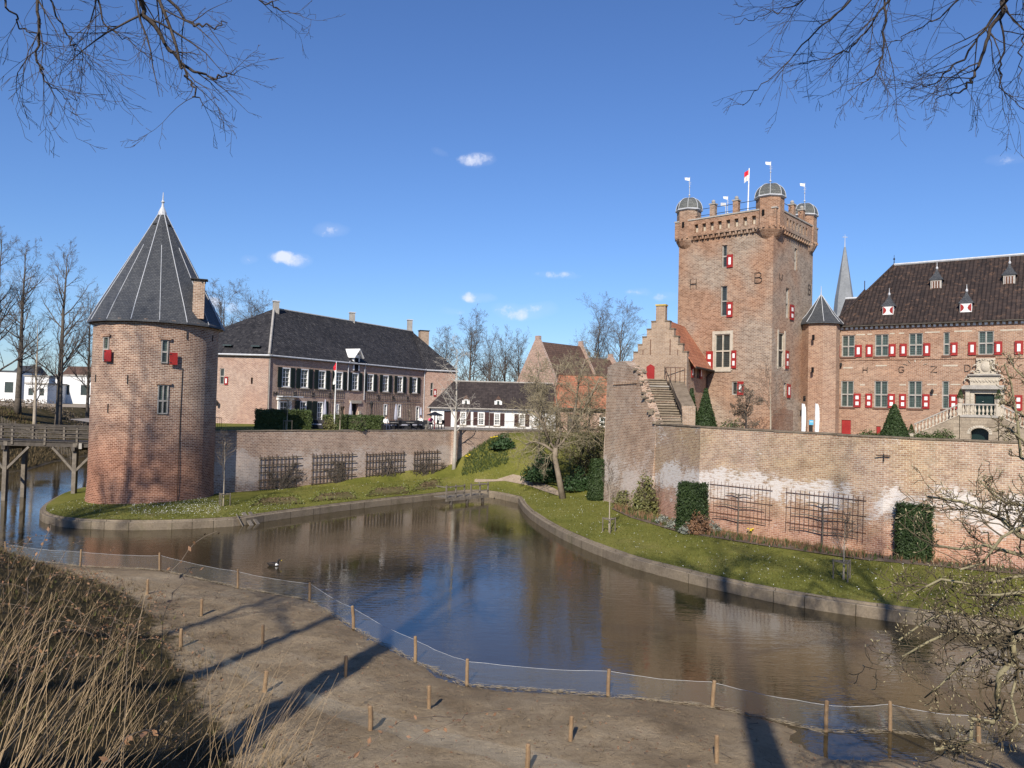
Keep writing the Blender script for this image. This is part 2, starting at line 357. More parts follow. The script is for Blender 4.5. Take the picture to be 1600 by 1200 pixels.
M['brick_bastion'] = brick('bastion_brick', (0.247, 0.164, 0.116), (0.389, 0.282, 0.212), (0.494, 0.452, 0.387), .30, .115, .017, white=.55, wz=(3.4, 1.5), dark=.5, tint=(1.0, .82, .7), green=.15, seed=4.4)
M['rubble'] = mottle('rubble_stone', (.13, .10, .07), (.24, .19, .14), 2.2, .95, (.075, .075, .04), .9, 5.0)
M['step_stone'] = mottle('stair_stone', (.17, .135, .095), (.28, .23, .17), 3.0, .95, (.10, .09, .055), .5, 9.0)
M['roof_dark'] = tiles('dark_pantiles', (.024, .023, .025), (.050, .047, .048), .28, .38, fleck=((.15, .14, .13), .55))
M['roof_palace'] = tiles('brown_glazed_pantiles', (.030, .023, .021), (.054, .038, .032), .29, .38, fleck=((.17, .10, .065), .65), rough=.7)
M['roof_red'] = tiles('red_pantiles', (.34, .13, .075), (.44, .19, .11), .26, .34, fleck=((.20, .12, .08), .45))
M['roof_brown'] = tiles('old_brown_tiles', (.10, .062, .048), (.15, .09, .065), .26, .34, fleck=((.2, .13, .09), .4))
M['roof_cottage'] = tiles('dark_cottage_tiles', (.040, .032, .030), (.066, .052, .047), .26, .34, fleck=((.12, .095, .08), .4))
M['slate'] = tiles('roof_slate', (.060, .064, .071), (.090, .093, .097), .20, .13, roll=False, rough=.5, lum=.3)
M['slate_dome'] = tiles('dome_slate', (.10, .105, .10), (.145, .148, .138), .2, .16, roll=False, rough=.6)
M['lead'] = mottle('lead_sheet', (.42, .43, .45), (.58, .59, .60), 3, .55, spec=.5)
M['stone'] = mottle('pale_sandstone', (.40, .35, .275), (.54, .48, .39), 2.4, .85, (.24, .21, .165), .5, 9.0)
M['stone_grey'] = mottle('grey_weathered_stone', (.28, .26, .23), (.42, .39, .35), 2.0, .9, (.16, .15, .12), .5, 8.0)
M['concrete'] = mottle('quay_concrete', (.15, .122, .090), (.24, .205, .155), 1.2, .9, (.075, .065, .045), .4, 12.0)
M['white_paint'] = mottle('white_paint', (.74, .73, .70), (.82, .81, .79), .8, .6, None, .1, 20)
M['white_wall'] = mottle('white_limewash', (.70, .69, .67), (.80, .79, .77), .6, .8, None, .25, 14)
M['red_paint'] = mottle('red_paint', (.255, .018, .018), (.33, .030, .026), 1.4, .55, None, .1, 25)
M['green_paint'] = mat('black_green_paint', (.008, .016, .013), .6, .25)
M['door_green'] = mat('dark_green_door_paint', (.006, .02, .018), .35, .4)
M['glass'] = mottle('old_window_glass', (.035, .045, .045), (.06, .075, .07), 2.0, .12, None, .05, 5, spec=.6)
M['glass_green'] = mottle('greenish_leaded_glass', (.055, .085, .075), (.11, .145, .125), 2.5, .2, None, .12, 9, spec=.6)
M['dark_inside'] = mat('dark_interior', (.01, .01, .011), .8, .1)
M['iron'] = mat('black_iron', (.018, .016, .015), .65, .4)
M['rust'] = mottle('rusty_iron', (.10, .055, .04), (.17, .09, .06), 5, .8)
M['wood_grey'] = mottle('weathered_timber', (.115, .098, .078), (.22, .19, .155), 2.5, .9, (.07, .06, .045), .5, 14, wpos=False)
M['wood_post'] = mottle('raw_post_wood', (.20, .130, .075), (.30, .205, .12), 3.0, .85, (.13, .085, .05), .3, 20)
M['wood_dark'] = mottle('dark_bridge_timber', (.055, .047, .040), (.11, .095, .08), 2.5, .9, None, .4, 12)
M['trellis'] = mottle('trellis_wood', (.085, .062, .046), (.15, .11, .08), 5, .9)
M['bark'] = mottle('grey_brown_bark', (.085, .07, .055), (.15, .125, .10), 3.0, .95, (.06, .05, .04), .6, 18, wpos=False)
M['bark_pale'] = mottle('pale_bark', (.30, .25, .19), (.42, .36, .28), 3.0, .9, (.22, .17, .12), .5, 16, wpos=False)
M['bark_birch'] = mottle('birch_bark', (.36, .33, .285), (.50, .46, .40), 1.6, .8, (.08, .07, .06), .3, 14, wpos=False)
M['bark_dark'] = mottle('dark_twig_bark', (.055, .042, .034), (.09, .072, .06), 4.0, .95, None, .4, 20, wpos=False)
M['twig'] = mottle('twig_bark', (.13, .10, .075), (.20, .16, .12), 3.0, .95, None, .2, 20, wpos=False)
M['twig_far'] = mottle('far_twig_bark', (.10, .082, .068), (.15, .125, .105), 1.0, .95, None, .2, 20, wpos=False)
M['magnolia_bark'] = mottle('magnolia_bark', (.19, .165, .095), (.29, .255, .155), 6.0, .9, (.10, .085, .05), .4, 40)
M['magnolia_twig'] = mottle('magnolia_twig', (.07, .055, .034), (.14, .11, .066), 6.0, .9)
M['bud'] = mottle('magnolia_bud', (.26, .215, .12), (.42, .36, .215), 30.0, .7)
def leaf(name, c1, c2, c3=None, tr=.25):
    m = mottle(name, c1, c2, 6.0, .6, c3, .1, 30, .3); b = m.node_tree.nodes['Principled BSDF']; return m
M['yew'] = leaf('yew_leaf', (.020, .038, .012), (.045, .072, .020))
M['hedge'] = leaf('hedge_leaf', (.040, .062, .018), (.085, .11, .032), (.11, .085, .035))
M['laurel'] = leaf('dark_laurel_leaf', (.018, .040, .014), (.045, .085, .028))
M['shrub_mixed'] = leaf('shrub_leaf', (.09, .10, .03), (.20, .19, .07), (.26, .15, .08))
M['shrub_brown'] = leaf('brown_dry_leaf', (.17, .085, .045), (.28, .16, .085), (.11, .06, .035))
M['lavender'] = leaf('lavender_leaf', (.16, .17, .14), (.27, .28, .23))
M['grass_blade'] = leaf('grass_blade', (.095, .11, .022), (.15, .155, .037), (.19, .17, .06))
M['dry_stalk'] = mottle('dry_straw', (.30, .205, .115), (.48, .36, .22), 9.0, .8, (.15, .10, .055), .1, 40)
M['dry_stalk2'] = mottle('dry_brown_grass', (.075, .055, .028), (.17, .125, .068), 6.0, .9, (.05, .045, .02), .1, 40)  # dead grass brown, darkened to stand in for tree-crown shade on the left bank
M['daisy'] = mat('white_petal', (.78, .77, .72), .7); M['daffodil'] = mat('yellow_petal', (.80, .62, .03), .6)
M['netting'] = None
def grass_mat(name, c1, c2, c3, dirt=None, dsc=.25, dlo=.58, dhi=.7):
    m = mat(name, c1, .95, .1); t, b = nodes(m); uv, pos = coords(t)
    col = ramp(t, noise(t, pos, .35, 6, .65), [(.32, c1), (.52, c2), (.72, c3)])
    col = mixc(t, .55, col, ramp(t, noise(t, pos, 9, 4, .75), [(.28, (.45,)*3), (.5, (1,)*3), (.74, (1.5, 1.45, 1.3))]), 'MULTIPLY')
    if dirt: col = mixc(t, ramp(t, noise(t, pos, dsc, 5, .6), [(dlo, (0,)*3), (dhi, (1,)*3)]), col, dirt)
    t.links.new(col, b.inputs['Base Color'])
    bump(t, b, mth(t, 'ADD', noise(t, pos, 30, 3, .7), noise(t, pos, 6, 3)), .8, .06); return m
M['lawn'] = grass_mat('lawn_grass', (.110, .118, .023), (.165, .162, .036), (.21, .19, .058), (.20, .155, .08), .3, .66, .78)
M['rough_grass'] = grass_mat('rough_bank_grass', (.085, .085, .030), (.15, .125, .055), (.22, .175, .09), (.10, .07, .04), .2, .56, .7)
def ground_mat():
    m = mat('bank_earth', (.2, .15, .1), .95, .12); t, b = nodes(m); uv, pos = coords(t)
    sand = ramp(t, noise(t, pos, .38, 7, .66, .3), [(.30, (.24, .178, .112)), (.48, (.385, .295, .19)), (.68, (.50, .40, .275))])
    sand = mixc(t, .6, sand, ramp(t, noise(t, pos, 5, 6, .78), [(.28, (.5, .47, .43)), (.5, (1,)*3), (.75, (1.32, 1.3, 1.25))]), 'MULTIPLY')
    dry = ramp(t, noise(t, pos, 1.6, 5, .6, 1.0, sc3=(1, .45, 1)), [(.60, (0,)*3), (.74, (1,)*3)]); sand = mixc(t, mth(t, 'MULTIPLY', dry, .35), sand, (.48, .40, .285))
    deb = ramp(t, noise(t, pos, 26, 3, .7), [(.66, (0,)*3), (.72, (1,)*3)]); sand = mixc(t, mth(t, 'MULTIPLY', deb, .7), sand, (.06, .045, .03))
    mo = ramp(t, noise(t, pos, .23, 6, .7, .6), [(.46, (0,)*3), (.64, (1,)*3)]); sand = mixc(t, mth(t, 'MULTIPLY', mo, .34), sand, (.13, .092, .052))
    gr = ramp(t, noise(t, pos, .9, 6, .7), [(.3, (.030, .030, .012)), (.5, (.07, .055, .026)), (.72, (.14, .105, .055))])
    gr = mixc(t, .6, gr, ramp(t, noise(t, pos, 14, 4, .75), [(.28, (.4,)*3), (.5, (1,)*3), (.74, (1.5,)*3)]), 'MULTIPLY')
    at = nd(t, 'ShaderNodeAttribute', attribute_name='turf'); f = mth(t, 'MULTIPLY_ADD', noise(t, pos, 1.3, 5, .7), .9, mth(t, 'SUBTRACT', at.outputs['Fac'], .45)); f = ramp(t, f, [(.42, (0,)*3), (.6, (1,)*3)])
    col = mixc(t, f, sand, gr)
    # wet silt: the strip along the waterline stays damp and darker
    sz = nd(t, 'ShaderNodeSeparateXYZ'); t.links.new(pos, sz.inputs[0]); wet = ramp(t, mth(t, 'MULTIPLY_ADD', noise(t, pos, .8, 4), .22, sz.outputs['Z']), [(.12, (1,)*3), (.34, (0,)*3)])
    col = mixc(t, mth(t, 'MULTIPLY', wet, .45), col, (.15, .11, .066)); t.links.new(col, b.inputs['Base Color'])
    t.links.new(mth(t, 'MULTIPLY_ADD', wet, -.5, .95), b.inputs['Roughness'])
    bp = bump(t, b, mth(t, 'MULTIPLY_ADD', noise(t, pos, 2.2, 7, .75), 2.2, noise(t, pos, 22, 5, .8)), .95, .10); return m
M['ground'] = ground_mat()
def water_mat():
    m = mat('murky_moat_water', (.07, .055, .03), .025, .8); t, b = nodes(m); uv, pos = coords(t); b.inputs['IOR'].default_value = 1.42
    col = ramp(t, noise(t, pos, .12, 4, .5), [(.35, (.036, .026, .011)), (.65, (.056, .041, .018))]); t.links.new(col, b.inputs['Base Color'])
    n1 = noise(t, pos, 1.0, 3, .55, .3, sc3=(1.1, 3.2, 1)); n2 = noise(t, pos, 1.0, 2, .5, .2, sc3=(4.5, 11, 1))
    # the breeze roughens some stretches and leaves others smooth
    calm = ramp(t, noise(t, pos, .085, 3, .5), [(.38, (.12,)*3), (.62, (1,)*3)])
    h = mth(t, 'MULTIPLY', mth(t, 'MULTIPLY_ADD', n2, .42, n1), calm); bump(t, b, h, .13, .12); return m
M['water'] = water_mat()
def net_mat():
    m = bpy.data.materials.new('fine_fence_netting'); m.use_nodes = True; t = m.node_tree; b = t.nodes['Principled BSDF']
    b.inputs['Base Color'].default_value = (.45, .47, .46, 1); b.inputs['Roughness'].default_value = .7
    uv, pos = coords(t); tr = nd(t, 'ShaderNodeBsdfTransparent'); mx = nd(t, 'ShaderNodeMixShader')
    s = nd(t, 'ShaderNodeSeparateXYZ'); t.links.new(uv, s.inputs[0])
    g = mth(t, 'MAXIMUM', mth(t, 'GREATER_THAN', mth(t, 'FRACT', mth(t, 'MULTIPLY', s.outputs['X'], 40)), .92), mth(t, 'GREATER_THAN', mth(t, 'FRACT', mth(t, 'MULTIPLY', s.outputs['Y'], 40)), .92))
    t.links.new(mth(t, 'MULTIPLY_ADD', g, .26, .035), mx.inputs[0]); t.links.new(tr.outputs[0], mx.inputs[1]); t.links.new(b.outputs[0], mx.inputs[2])
    t.links.new(mx.outputs[0], t.nodes['Material Output'].inputs[0]); return m
M['netting'] = net_mat()
M['black_weave'] = mat('black_rattan', (.014, .014, .017), .6, .3)
M['parasol_grey'] = mottle('grey_parasol_cloth', (.30, .30, .36), (.40, .40, .46), 3, .9)
M['parasol_red'] = mat('dark_red_cloth', (.20, .02, .03), .8)
M['pink'] = mat('pink_cloth', (.75, .12, .22), .8); M['skin'] = mat('skin', (.45, .28, .2), .6); M['navy'] = mat('navy_cloth', (.03, .035, .06), .8); M['hair'] = mat('brown_hair', (.05, .03, .02), .7)
M['blue_sign'] = mat('blue_sign_print', (.10, .40, .62), .5); M['orange_paint'] = mat('flag_red', (.70, .03, .05), .7)
M['cobble'] = mottle('terrace_paving', (.24, .21, .18), (.33, .29, .25), 2.5, .9, (.17, .15, .12), .5, 6)

M['ashlar'] = brick('stair_ashlar', (.27, .22, .165), (.36, .30, .225), (.24, .20, .15), .55, .26, .014, dark=.5, seed=6.1)
M['kerb'] = brick('kerb_concrete', (.19, .155, .115), (.23, .19, .14), (.06, .05, .035), 1.9, 3.0, .022, dark=.6, green=.5, bst=.3, seed=2.9, zred=(.42, .25, (.45, .46, .36)))

M['bark_mid'] = mottle('brown_grey_bark', (.17, .135, .10), (.27, .22, .165), 3.0, .9, (.11, .085, .06), .6, 16, wpos=False)
# ---------------------------------------------------------------- ground, moat, lawns, courts
WL = [(60,14),(35,15.5),(20,17.6),(13,19.2),(9.8,19.6),(8.1,19.5),(5.6,20.9),(2.9,21.5),(-1.06,22.0),(-2.76,23.9),(-5.35,27.2),(-7.86,30.8),(-11.36,32.6),(-16,35.5),(-19.9,35.9),(-24.1,37.1),(-45,39),(-90,42),
      (-110,50),(-90,60),(-62,67),(-50.3,76),(-55,97),(-54,125),(-40,150),(60,150),(62,60)]
WLs = smooth_line(WL+[WL[0]], 4)[:-1]
TOE = [(60,9),(20,11),(8,12.5),(2,13.6),(-2,14.2),(-4.6,15.8),(-7,19.5),(-10.5,25),(-14.5,30.5),(-20,34.2),(-30,36),(-90,39)]
TOEs = smooth_line(TOE, 4)
def ground_h(X, Y):
    X = np.asarray(X, float); Y = np.asarray(Y, float)
    d = pdist(WLs+[WLs[0]], X, Y); e = pdist(TOEs, X, Y)
    near = Y < 50 + 0*X
    zn = np.where(d < 0, .3*d, .02+.10*np.minimum(d, 1)+.075*np.clip(d-1, 0, 5))
    ee = np.clip(e, 0, None); zn = zn + np.where(ee < 2, .13*ee*ee, .52+.50*(ee-2))
    zn = zn - .34*np.exp(-(((X-8.9)/1.7)**2+((Y-18.6)/.75)**2))
    zn = zn + .035*np.sin(X*1.7+Y*.6)*np.sin(Y*1.3-X*.4)*np.clip(d, 0, 1) + .02*np.sin(X*4.1)*np.sin(Y*3.7)*np.clip(d, 0, 1)
    zn = zn+(.045*np.sin(X*2.3+1.1*np.sin(Y*1.9))+.035*np.sin(Y*4.3+X*1.7)+.02*np.sin(X*6.1-Y*3))*np.clip(1-np.hypot((X-8.5)/4, (Y-18.6)/2.4), 0, 1)
    for a_, b_, ph, am in ((3.1, 1.7, .3, .016), (-2.2, 3.6, 1.1, .016), (5.3, -4.1, 2.0, .012), (7.9, 6.2, .7, .008), (-6.6, 8.8, 2.9, .008), (1.3, 5.1, 4.0, .014)): zn = zn+am*np.sin(a_*X+b_*Y+ph+1.3*np.sin(.9*Y-.7*X))*np.clip(d*1.2, 0, 1)
    zn = np.minimum(zn, 6.35)
    zl = np.where(d < 0, .5*d, np.minimum(.10+.46*d, 5.9+.02*np.sin(X*.1)))
    return np.where(near, zn, zl)
_gx, _gy = np.arange(-40, 20.01, .2), np.arange(0, 40.01, .2); _GX, _GY = np.meshgrid(_gx, _gy); _GZ = ground_h(_GX.ravel(), _GY.ravel()).reshape(_GX.shape).tolist()
def gz(x, y):
    if -39.9 < x < 19.9 and .1 < y < 39.9:
        a = (x+40)*5; b = y*5; i = int(a); j = int(b); a -= i; b -= j; r0, r1 = _GZ[j], _GZ[j+1]
        return (r0[i]*(1-a)+r0[i+1]*a)*(1-b)+(r1[i]*(1-a)+r1[i+1]*a)*b
    return float(ground_h(np.array([x]), np.array([y]))[0])
def shrink(line, w):
    """polyline moved to its right by w (towards the water)"""
    out = []; n = len(line)
    for i in range(n):
        a = np.array(line[i-1] if i else line[0]); b = np.array(line[i+1] if i < n-1 else line[-1]); d = b-a; d = d/np.linalg.norm(d)
        out.append((line[i][0]+d[1]*w, line[i][1]-d[0]*w))
    return out
hole = shrink(WLs, 1.3)
big = [(-3000, -3000), (3000, -3000), (3000, 4000), (-3000, 4000)]
def ring(): return [(math.cos(a)*r, math.sin(a)*r+60) for r in (180, 260, 420, 700, 1300, 2400) for a in np.linspace(0, 2*math.pi, 40, endpoint=False)]
gr = sheet('ground', big, ground_h, M['ground'], 2.2, hole=hole, extra=ring(), bounds=(-110, 66, -40, 160), refine=((-20, 16, 12, 36), .33))
me = gr.data; n = len(me.vertices); co = np.zeros(n*3); me.vertices.foreach_get('co', co); co = co.reshape(-1, 3)
e = pdist(TOEs, co[:, 0], co[:, 1]); tf = np.where(co[:, 1] < 50, np.clip(e*.45+.25, 0, 1), 1.0)
a = me.attributes.new('turf', 'FLOAT', 'POINT'); a.data.foreach_set('value', tf.astype(np.float32))
w = MB(); w.add([(-112, 12, 0), (64, 12, 0), (64, 152, 0), (-112, 152, 0)], ((0, 1, 2, 3),)); o = w.build('moat_water', M['water']); o['kind'] = 'structure'
# castle island lawn and its stone kerb
CURB = [(-35,66),(-34.2,60),(-33,56),(-31.3,51.8),(-29.6,48.8),(-27.6,46.9),(-25.2,46.0),(-21.3,46.2),(-17.2,48.3),(-15.4,51.3),(-11.2,57.6),(-5.7,64.6),(-3.4,67.2),(-1.3,66.4),(.75,63.2)]
CURB2 = [(.75,63.2),(1.1,58.4),(1.75,53.6),(3.3,46.7),(5.55,40.4),(7.8,36.6),(11.06,32.75),(14.1,30.6),(18.8,28.1),(24,26.2),(34,24)]
CL = smooth_line(CURB, 4)[:-1]+smooth_line(CURB2, 5)
def kerb():
    mb = MB(); inn = shrink(CL, -.34); lip = shrink(CL, -.02); n = len(CL)
    v = []
    for i in range(n):
        (x, y), (a, b), (c, d) = CL[i], inn[i], lip[i]
        v += [(x, y, -.9), (x, y, .44), (c, d, .47), (c+(a-c)*.55, d+(b-d)*.55, .475), (c+(a-c)*.62, d+(b-d)*.62, .56), (a, b, .57), (a, b, -.2)]
    f = [(i*7+k, i*7+k+1, (i+1)*7+k+1, (i+1)*7+k) for i in range(n-1) for k in range(6)]
    mb.add(v, [q[::-1] for q in f]); o = mb.build('moat_kerb', M['kerb']); o['kind'] = 'structure'
kerb()
B0, Bm, B1, P2, P3, P4, P5 = (7.35, 59.2), (8.7, 55.6), (9.9, 52.4), (11.5, 46.6), (18.75, 38.6), (26, 35.2), (40, 28.6)
W0, W1, W2, W3 = (-23.4, 54.6), (-5.6, 75.3), (-.3, 78.8), (4.6, 84.5)
lawn_poly = shrink(CL, -.3)+[(34,31.5),(26.3,35.6),(18.9,39),(11.8,46.8),(10.2,52.6),(9,55.8),(7.8,59.4),(9,64),(13,74),(13,86.5),(4.4,86.5),(-.6,79.1),(-5.7,75.7),(-20,58.9),(-24,56.5),(-26,60),(-30,66)]
def lawn_h(X, Y):
    X = np.asarray(X, float); Y = np.asarray(Y, float)
    d = np.abs(pdist(CL, X, Y)); z = .555+.42*np.clip(d/6, 0, 1)
    q = .6*X+.8*Y; k = np.clip((q-53.0)/10.5, 0, 1); k = k*k*(3-2*k); k = np.where(X > -8, k, 0)
    return z+4.25*k+.03*np.sin(X*.9)*np.sin(Y*.8)
def Lhit(u, v):
    d = ray(u, v); p = EYE+d*((5.5-H)/d.z if d.z < -.01 else 30)
    for k in range(160):
        if p.z < lz(p.x, p.y): break
        p = p+d*.5
    for k in range(5):
        if p.z < lz(p.x, p.y): p = p-d*.1
    return Vector((p.x, p.y, lz(p.x, p.y)))
def lz(x, y): return float(lawn_h(np.array([x]), np.array([y]))[0])
sheet('lawn', lawn_poly, lawn_h, M['lawn'], 1.0)
sheet('garden_path', [(-1.2,69.9),(.3,70.0),(2.2,68.2),(3.8,65.4),(4.6,62.8),(4.0,62.5),(3.1,64.8),(1.5,67.4),(-.4,69.2),(-3.2,70.2),(-3.2,70.9)], lambda X, Y: lawn_h(X, Y)+.035, mottle('trodden_earth_path', (.30, .23, .16), (.38, .30, .22), 1.5), .5)
# courts behind the walls
sheet('terrace', [(-22.6,56.6),(-5.75,75.75),(-.5,79.2),(4.3,84.9),(4.3,100),(30,130),(30,149),(-38,149),(-52,118),(-46,80),(-31,62)], lambda X, Y: 5.42+0*X, M['cobble'], 6)
sheet('terrace_grass', [(-22.4,57.0),(-13.6,66.8),(-21,76),(-26,78.6),(-36,78.6),(-30,63)], lambda X, Y: 5.45+0*X, M['lawn'], 3)
sheet('castle_court', [(10.6,52.4),(12,46.9),(19,39.2),(26.2,35.7),(40,29.2),(60,29),(60,148),(32,148),(16,80),(13.4,62),(9.6,60.5)], lambda X, Y: 6.3+0*X, M['cobble'], 6)
def wall_strip(line, z0, z1, th, side=1):
    """solid wall along a polyline, thickened to its left"""
    mb = MB(); n = len(line); inn = shrink(line, -th*side); z1 = z1 if hasattr(z1, '__len__') else [z1]*n
    for i in range(n-1):
        a, b, c, d = line[i], line[i+1], inn[i+1], inn[i]
        mb.hexa([(*a, z0), (*b, z0), (*c, z0), (*d, z0), (*a, z1[i]), (*b, z1[i+1]), (*c, z1[i+1]), (*d, z1[i])])
    return mb
def coping(line, z1, th, name, matl, parent, over=.07, h=.14):
    out = shrink(line, over); mb = wall_strip(out, 0, 0, th); mb = MB(); inn = shrink(line, -th-over); n = len(line)
    for i in range(n-1):
        L = math.dist(line[i], line[i+1]); k = max(1, int(L/1.1))
        for j in range(k):
            f0, f1 = (j+.01)/k, (j+.99)/k; lerp = lambda P, f: (P[i][0]+(P[i+1][0]-P[i][0])*f, P[i][1]+(P[i+1][1]-P[i][1])*f)
            za = z1[i]+(z1[i+1]-z1[i])*f0+random.uniform(-.012, .022); zb = z1[i]+(z1[i+1]-z1[i])*f1+random.uniform(-.012, .022)
            a, b, c, d = lerp(out, f0), lerp(out, f1), lerp(inn, f1), lerp(inn, f0)
            m = MB(); m.hexa([(*a, za+.003), (*b, zb+.003), (*c, zb+.003), (*d, za+.003), (*a, za+h), (*b, zb+h), (*c, zb+h), (*d, za+h)])
            m.build(name, matl, parent)
lw = thing('retaining_wall', 'weathered brick terrace retaining wall with four trellises beside the round tower', 'wall', (*W0, 0))
wall_strip([W0, W1, W2, W3], 0, [5.56, 5.40, 5.38, 5.3], .8).build('wall', M['brick_left_wall'], lw)
coping([W0, W1, W2, W3], [5.56, 5.40, 5.38, 5.3], .8, 'coping_stone', M['rubble'], lw, .04, .07)
m = MB(); d = Vector((W1[0]-W0[0], W1[1]-W0[1], 0)).normalized()
m.box((W1[0]+d.x*.15-.05, W1[1]+d.y*.15-.15, 2.9), (.55, .5, 5.0), math.atan2(d.y, d.x)); m.build('buttress', M['brick_left_wall'], lw)
rw = thing('curtain_wall', 'long brick curtain wall with white lime bloom below the castle court', 'wall', (*P3, 0))
RWL = [Bm, B1, P2, P3, P4, P5]; RWZ = [6.95, 6.95, 6.98, 6.86, 6.84, 6.8]
def battered(line, z0, zt, th, out):
    mb = MB(); lo = shrink(line, out); inn = shrink(line, -th); n = len(line)
    for i in range(n-1):
        mb.hexa([(*lo[i], z0), (*lo[i+1], z0), (*inn[i+1], z0), (*inn[i], z0), (*line[i], zt[i]), (*line[i+1], zt[i+1]), (*inn[i+1], zt[i+1]), (*inn[i], zt[i])])
    return mb
battered(RWL[1:], .2, RWZ[1:], .75, .12).build('wall', M['brick_right_wall'], rw)
coping(RWL[1:], RWZ[1:], .75, 'coping_stone', M['rubble'], rw, .05, .08)
# ruined bastion: ragged top following the stair down to the wall
bf = Fac(B0, (B1[0]-B0[0], B1[1]-B0[1])); Lb = math.dist(B0, B1)
def bastion():
    t = thing('ruined_bastion', 'tall ruined brick bastion with ragged stair flank beside the curtain wall', 'ruin', (*B0, 0))
    prof = []
    for u, v in [(953, 573), (962, 566), (972, 564), (978, 566), (984, 572), (991, 573), (996, 580), (999, 592), (1002, 604), (1006, 616), (1010, 627), (1016, 642), (1022, 658)]:
        a, z = bf.px(u, v); prof.append((max(0.0, a), z))
    prof[0] = (0.0, prof[0][1]); prof.append((Lb, 7.0)); prof = sorted(prof)
    mb = MB(); n = len(prof)
    vs = []
    for a, z in prof:
        k = .55*(1-(0)); vs += [bf.P(a, .3, .45), bf.P(a, 5.2, .10), bf.P(a, z, 0), bf.P(a, z+random.uniform(-.1, .05), -.7), bf.P(a, .3, -.7)]
    fs = [(i*5+k, (i+1)*5+k, (i+1)*5+k+1, i*5+k+1) for i in range(n-1) for k in range(4)]+[(4, 3, 2, 1, 0), tuple((n-1)*5+k for k in range(5))]
    mb.add(vs, fs); mb.build('wall', M['brick_bastion'], t)
    # left return of the ruin going back from the corner
    rt = Vector((.33, .94, 0)); q = Vector((*B0, 0)); m = MB()
    for i, (s0, s1, z) in enumerate([(0.02, 1.1, 11.0), (1.1, 2.3, 11.25), (2.3, 3.6, 10.7), (3.6, 5.2, 9.4), (5.2, 7.0, 7.5)]):
        a, b = q+rt*s0, q+rt*s1; nx = Vector((.94, -.33, 0))*1.0; ob = Vector((-.94, .33, 0))*(.28)
        m.hexa([(a+ob).to_tuple()[:2]+(.5,), (a+nx).to_tuple()[:2]+(.5,), (b+nx).to_tuple()[:2]+(.5,), (b+ob).to_tuple()[:2]+(.5,), a.to_tuple()[:2]+(z,), (a+nx).to_tuple()[:2]+(z,), (b+nx).to_tuple()[:2]+(z,), b.to_tuple()[:2]+(z,)])
    m.build('return_wall', M['brick_bastion'], t)
    # corbel table
    a0, z0 = bf.px(960, 600); a1, z1 = bf.px(997, 597); k = 15
    for i in range(k):
        a = a0+(a1-a0)*i/k; m = MB(); zz = z0+(z1-z0)*i/k; bf.box(m, a, a+(a1-a0)/k*.5, zz-.08, zz+.12, -.05, .12); m.build('corbel', M['brick_bastion'], t)
    # loose ragged stones along the broken edge
    for i in range(46):
        j = random.randrange(4, n-1); f = random.random(); a = prof[j][0]*(1-f)+prof[j+1][0]*f; z = prof[j][1]*(1-f)+prof[j+1][1]*f
        p = bf.P(a, z-.02, random.uniform(-.6, .04)); m = MB(); m.box(p, (random.uniform(.2, .5), random.uniform(.16, .32), random.uniform(.08, .17)), random.uniform(0, 3)); m.build('stone', random.choice((M['rubble'], M['step_stone'], M['brick_bastion'])), t)
    # stair of worn stone treads, climbing away to the red door
    ns = 19; p0 = Vector((10.95, 52.7, 6.95)); p1 = Vector((10.85, 58.6, 10.32)); 
    for i in range(ns):
        f = i/ns; c = p0.lerp(p1, f+.5/ns); z = p0.z+(p1.z-p0.z)*(i+1)/ns
        dpt = (p1.y-p0.y)/ns; m = MB(); m.box((c.x-.1, c.y, z-.40), (1.9, dpt+.04, .62)); m.build('riser', random.choice((M['rubble'], M['brick_bastion'], M['rubble'])), t); m = MB(); m.box((c.x-.1+random.uniform(-.06, .06), c.y-.05, z-.045), (1.95+random.uniform(-.2, .1), dpt+.1, .085), random.uniform(-.03, .03)); m.build('tread', random.choice((M['step_stone'], M['step_stone'], M['stone_grey'])), t)
    m = MB(); m.hexa([(10.35, 52.7, 5), (12.1, 52.7, 5), (12.1, 59.2, 5), (9.6, 59.2, 5), (10.35, 52.7, 6.6), (12.1, 52.7, 6.6), (12.1, 59.2, 9.95), (9.6, 59.2, 9.95)]); m.build('stair_core', M['rubble'], t)
    m = MB(); m.hexa([(11.85, 53.5, 5.5), (12.75, 53.4, 5.5), (13.05, 58.3, 5.5), (11.9, 58.8, 5.5), (11.85, 53.5, 8.35), (12.75, 53.4, 8.35), (13.05, 58.3, 10.2), (11.9, 58.8, 10.3)]); m.build('stair_parapet', M['rubble'], t)
    m = MB(); m.box((12.3, 53.38, 7.0), (.95, .12, 2.6)); m.build('parapet_end', M['brick_gable'], t)
    m = MB(); A = [p0.lerp(p1, f)+Vector((.78, 0, .95)) for f in (0.02, .35, .7, 1)]; m.tube(A, .028, 5)
    for f in (.02, .35, .7, 1): q = p0.lerp(p1, f)+Vector((.78, 0, .1)); m.tube([q, q+Vector((0, 0, .87))], .022, 5)
    m.build('handrail', M['iron'], t)
    m = MB()
    for x in np.linspace(11.6, 13.0, 5): m.tube([(x, 57.9, 10.2), (x, 57.9, 11.2)], .03, 5)
    m.tube([(11.6, 57.9, 11.2), (13.0, 57.9, 11.2)], .03, 5); m.build('landing_rail', M['rust'], t)
bastion()
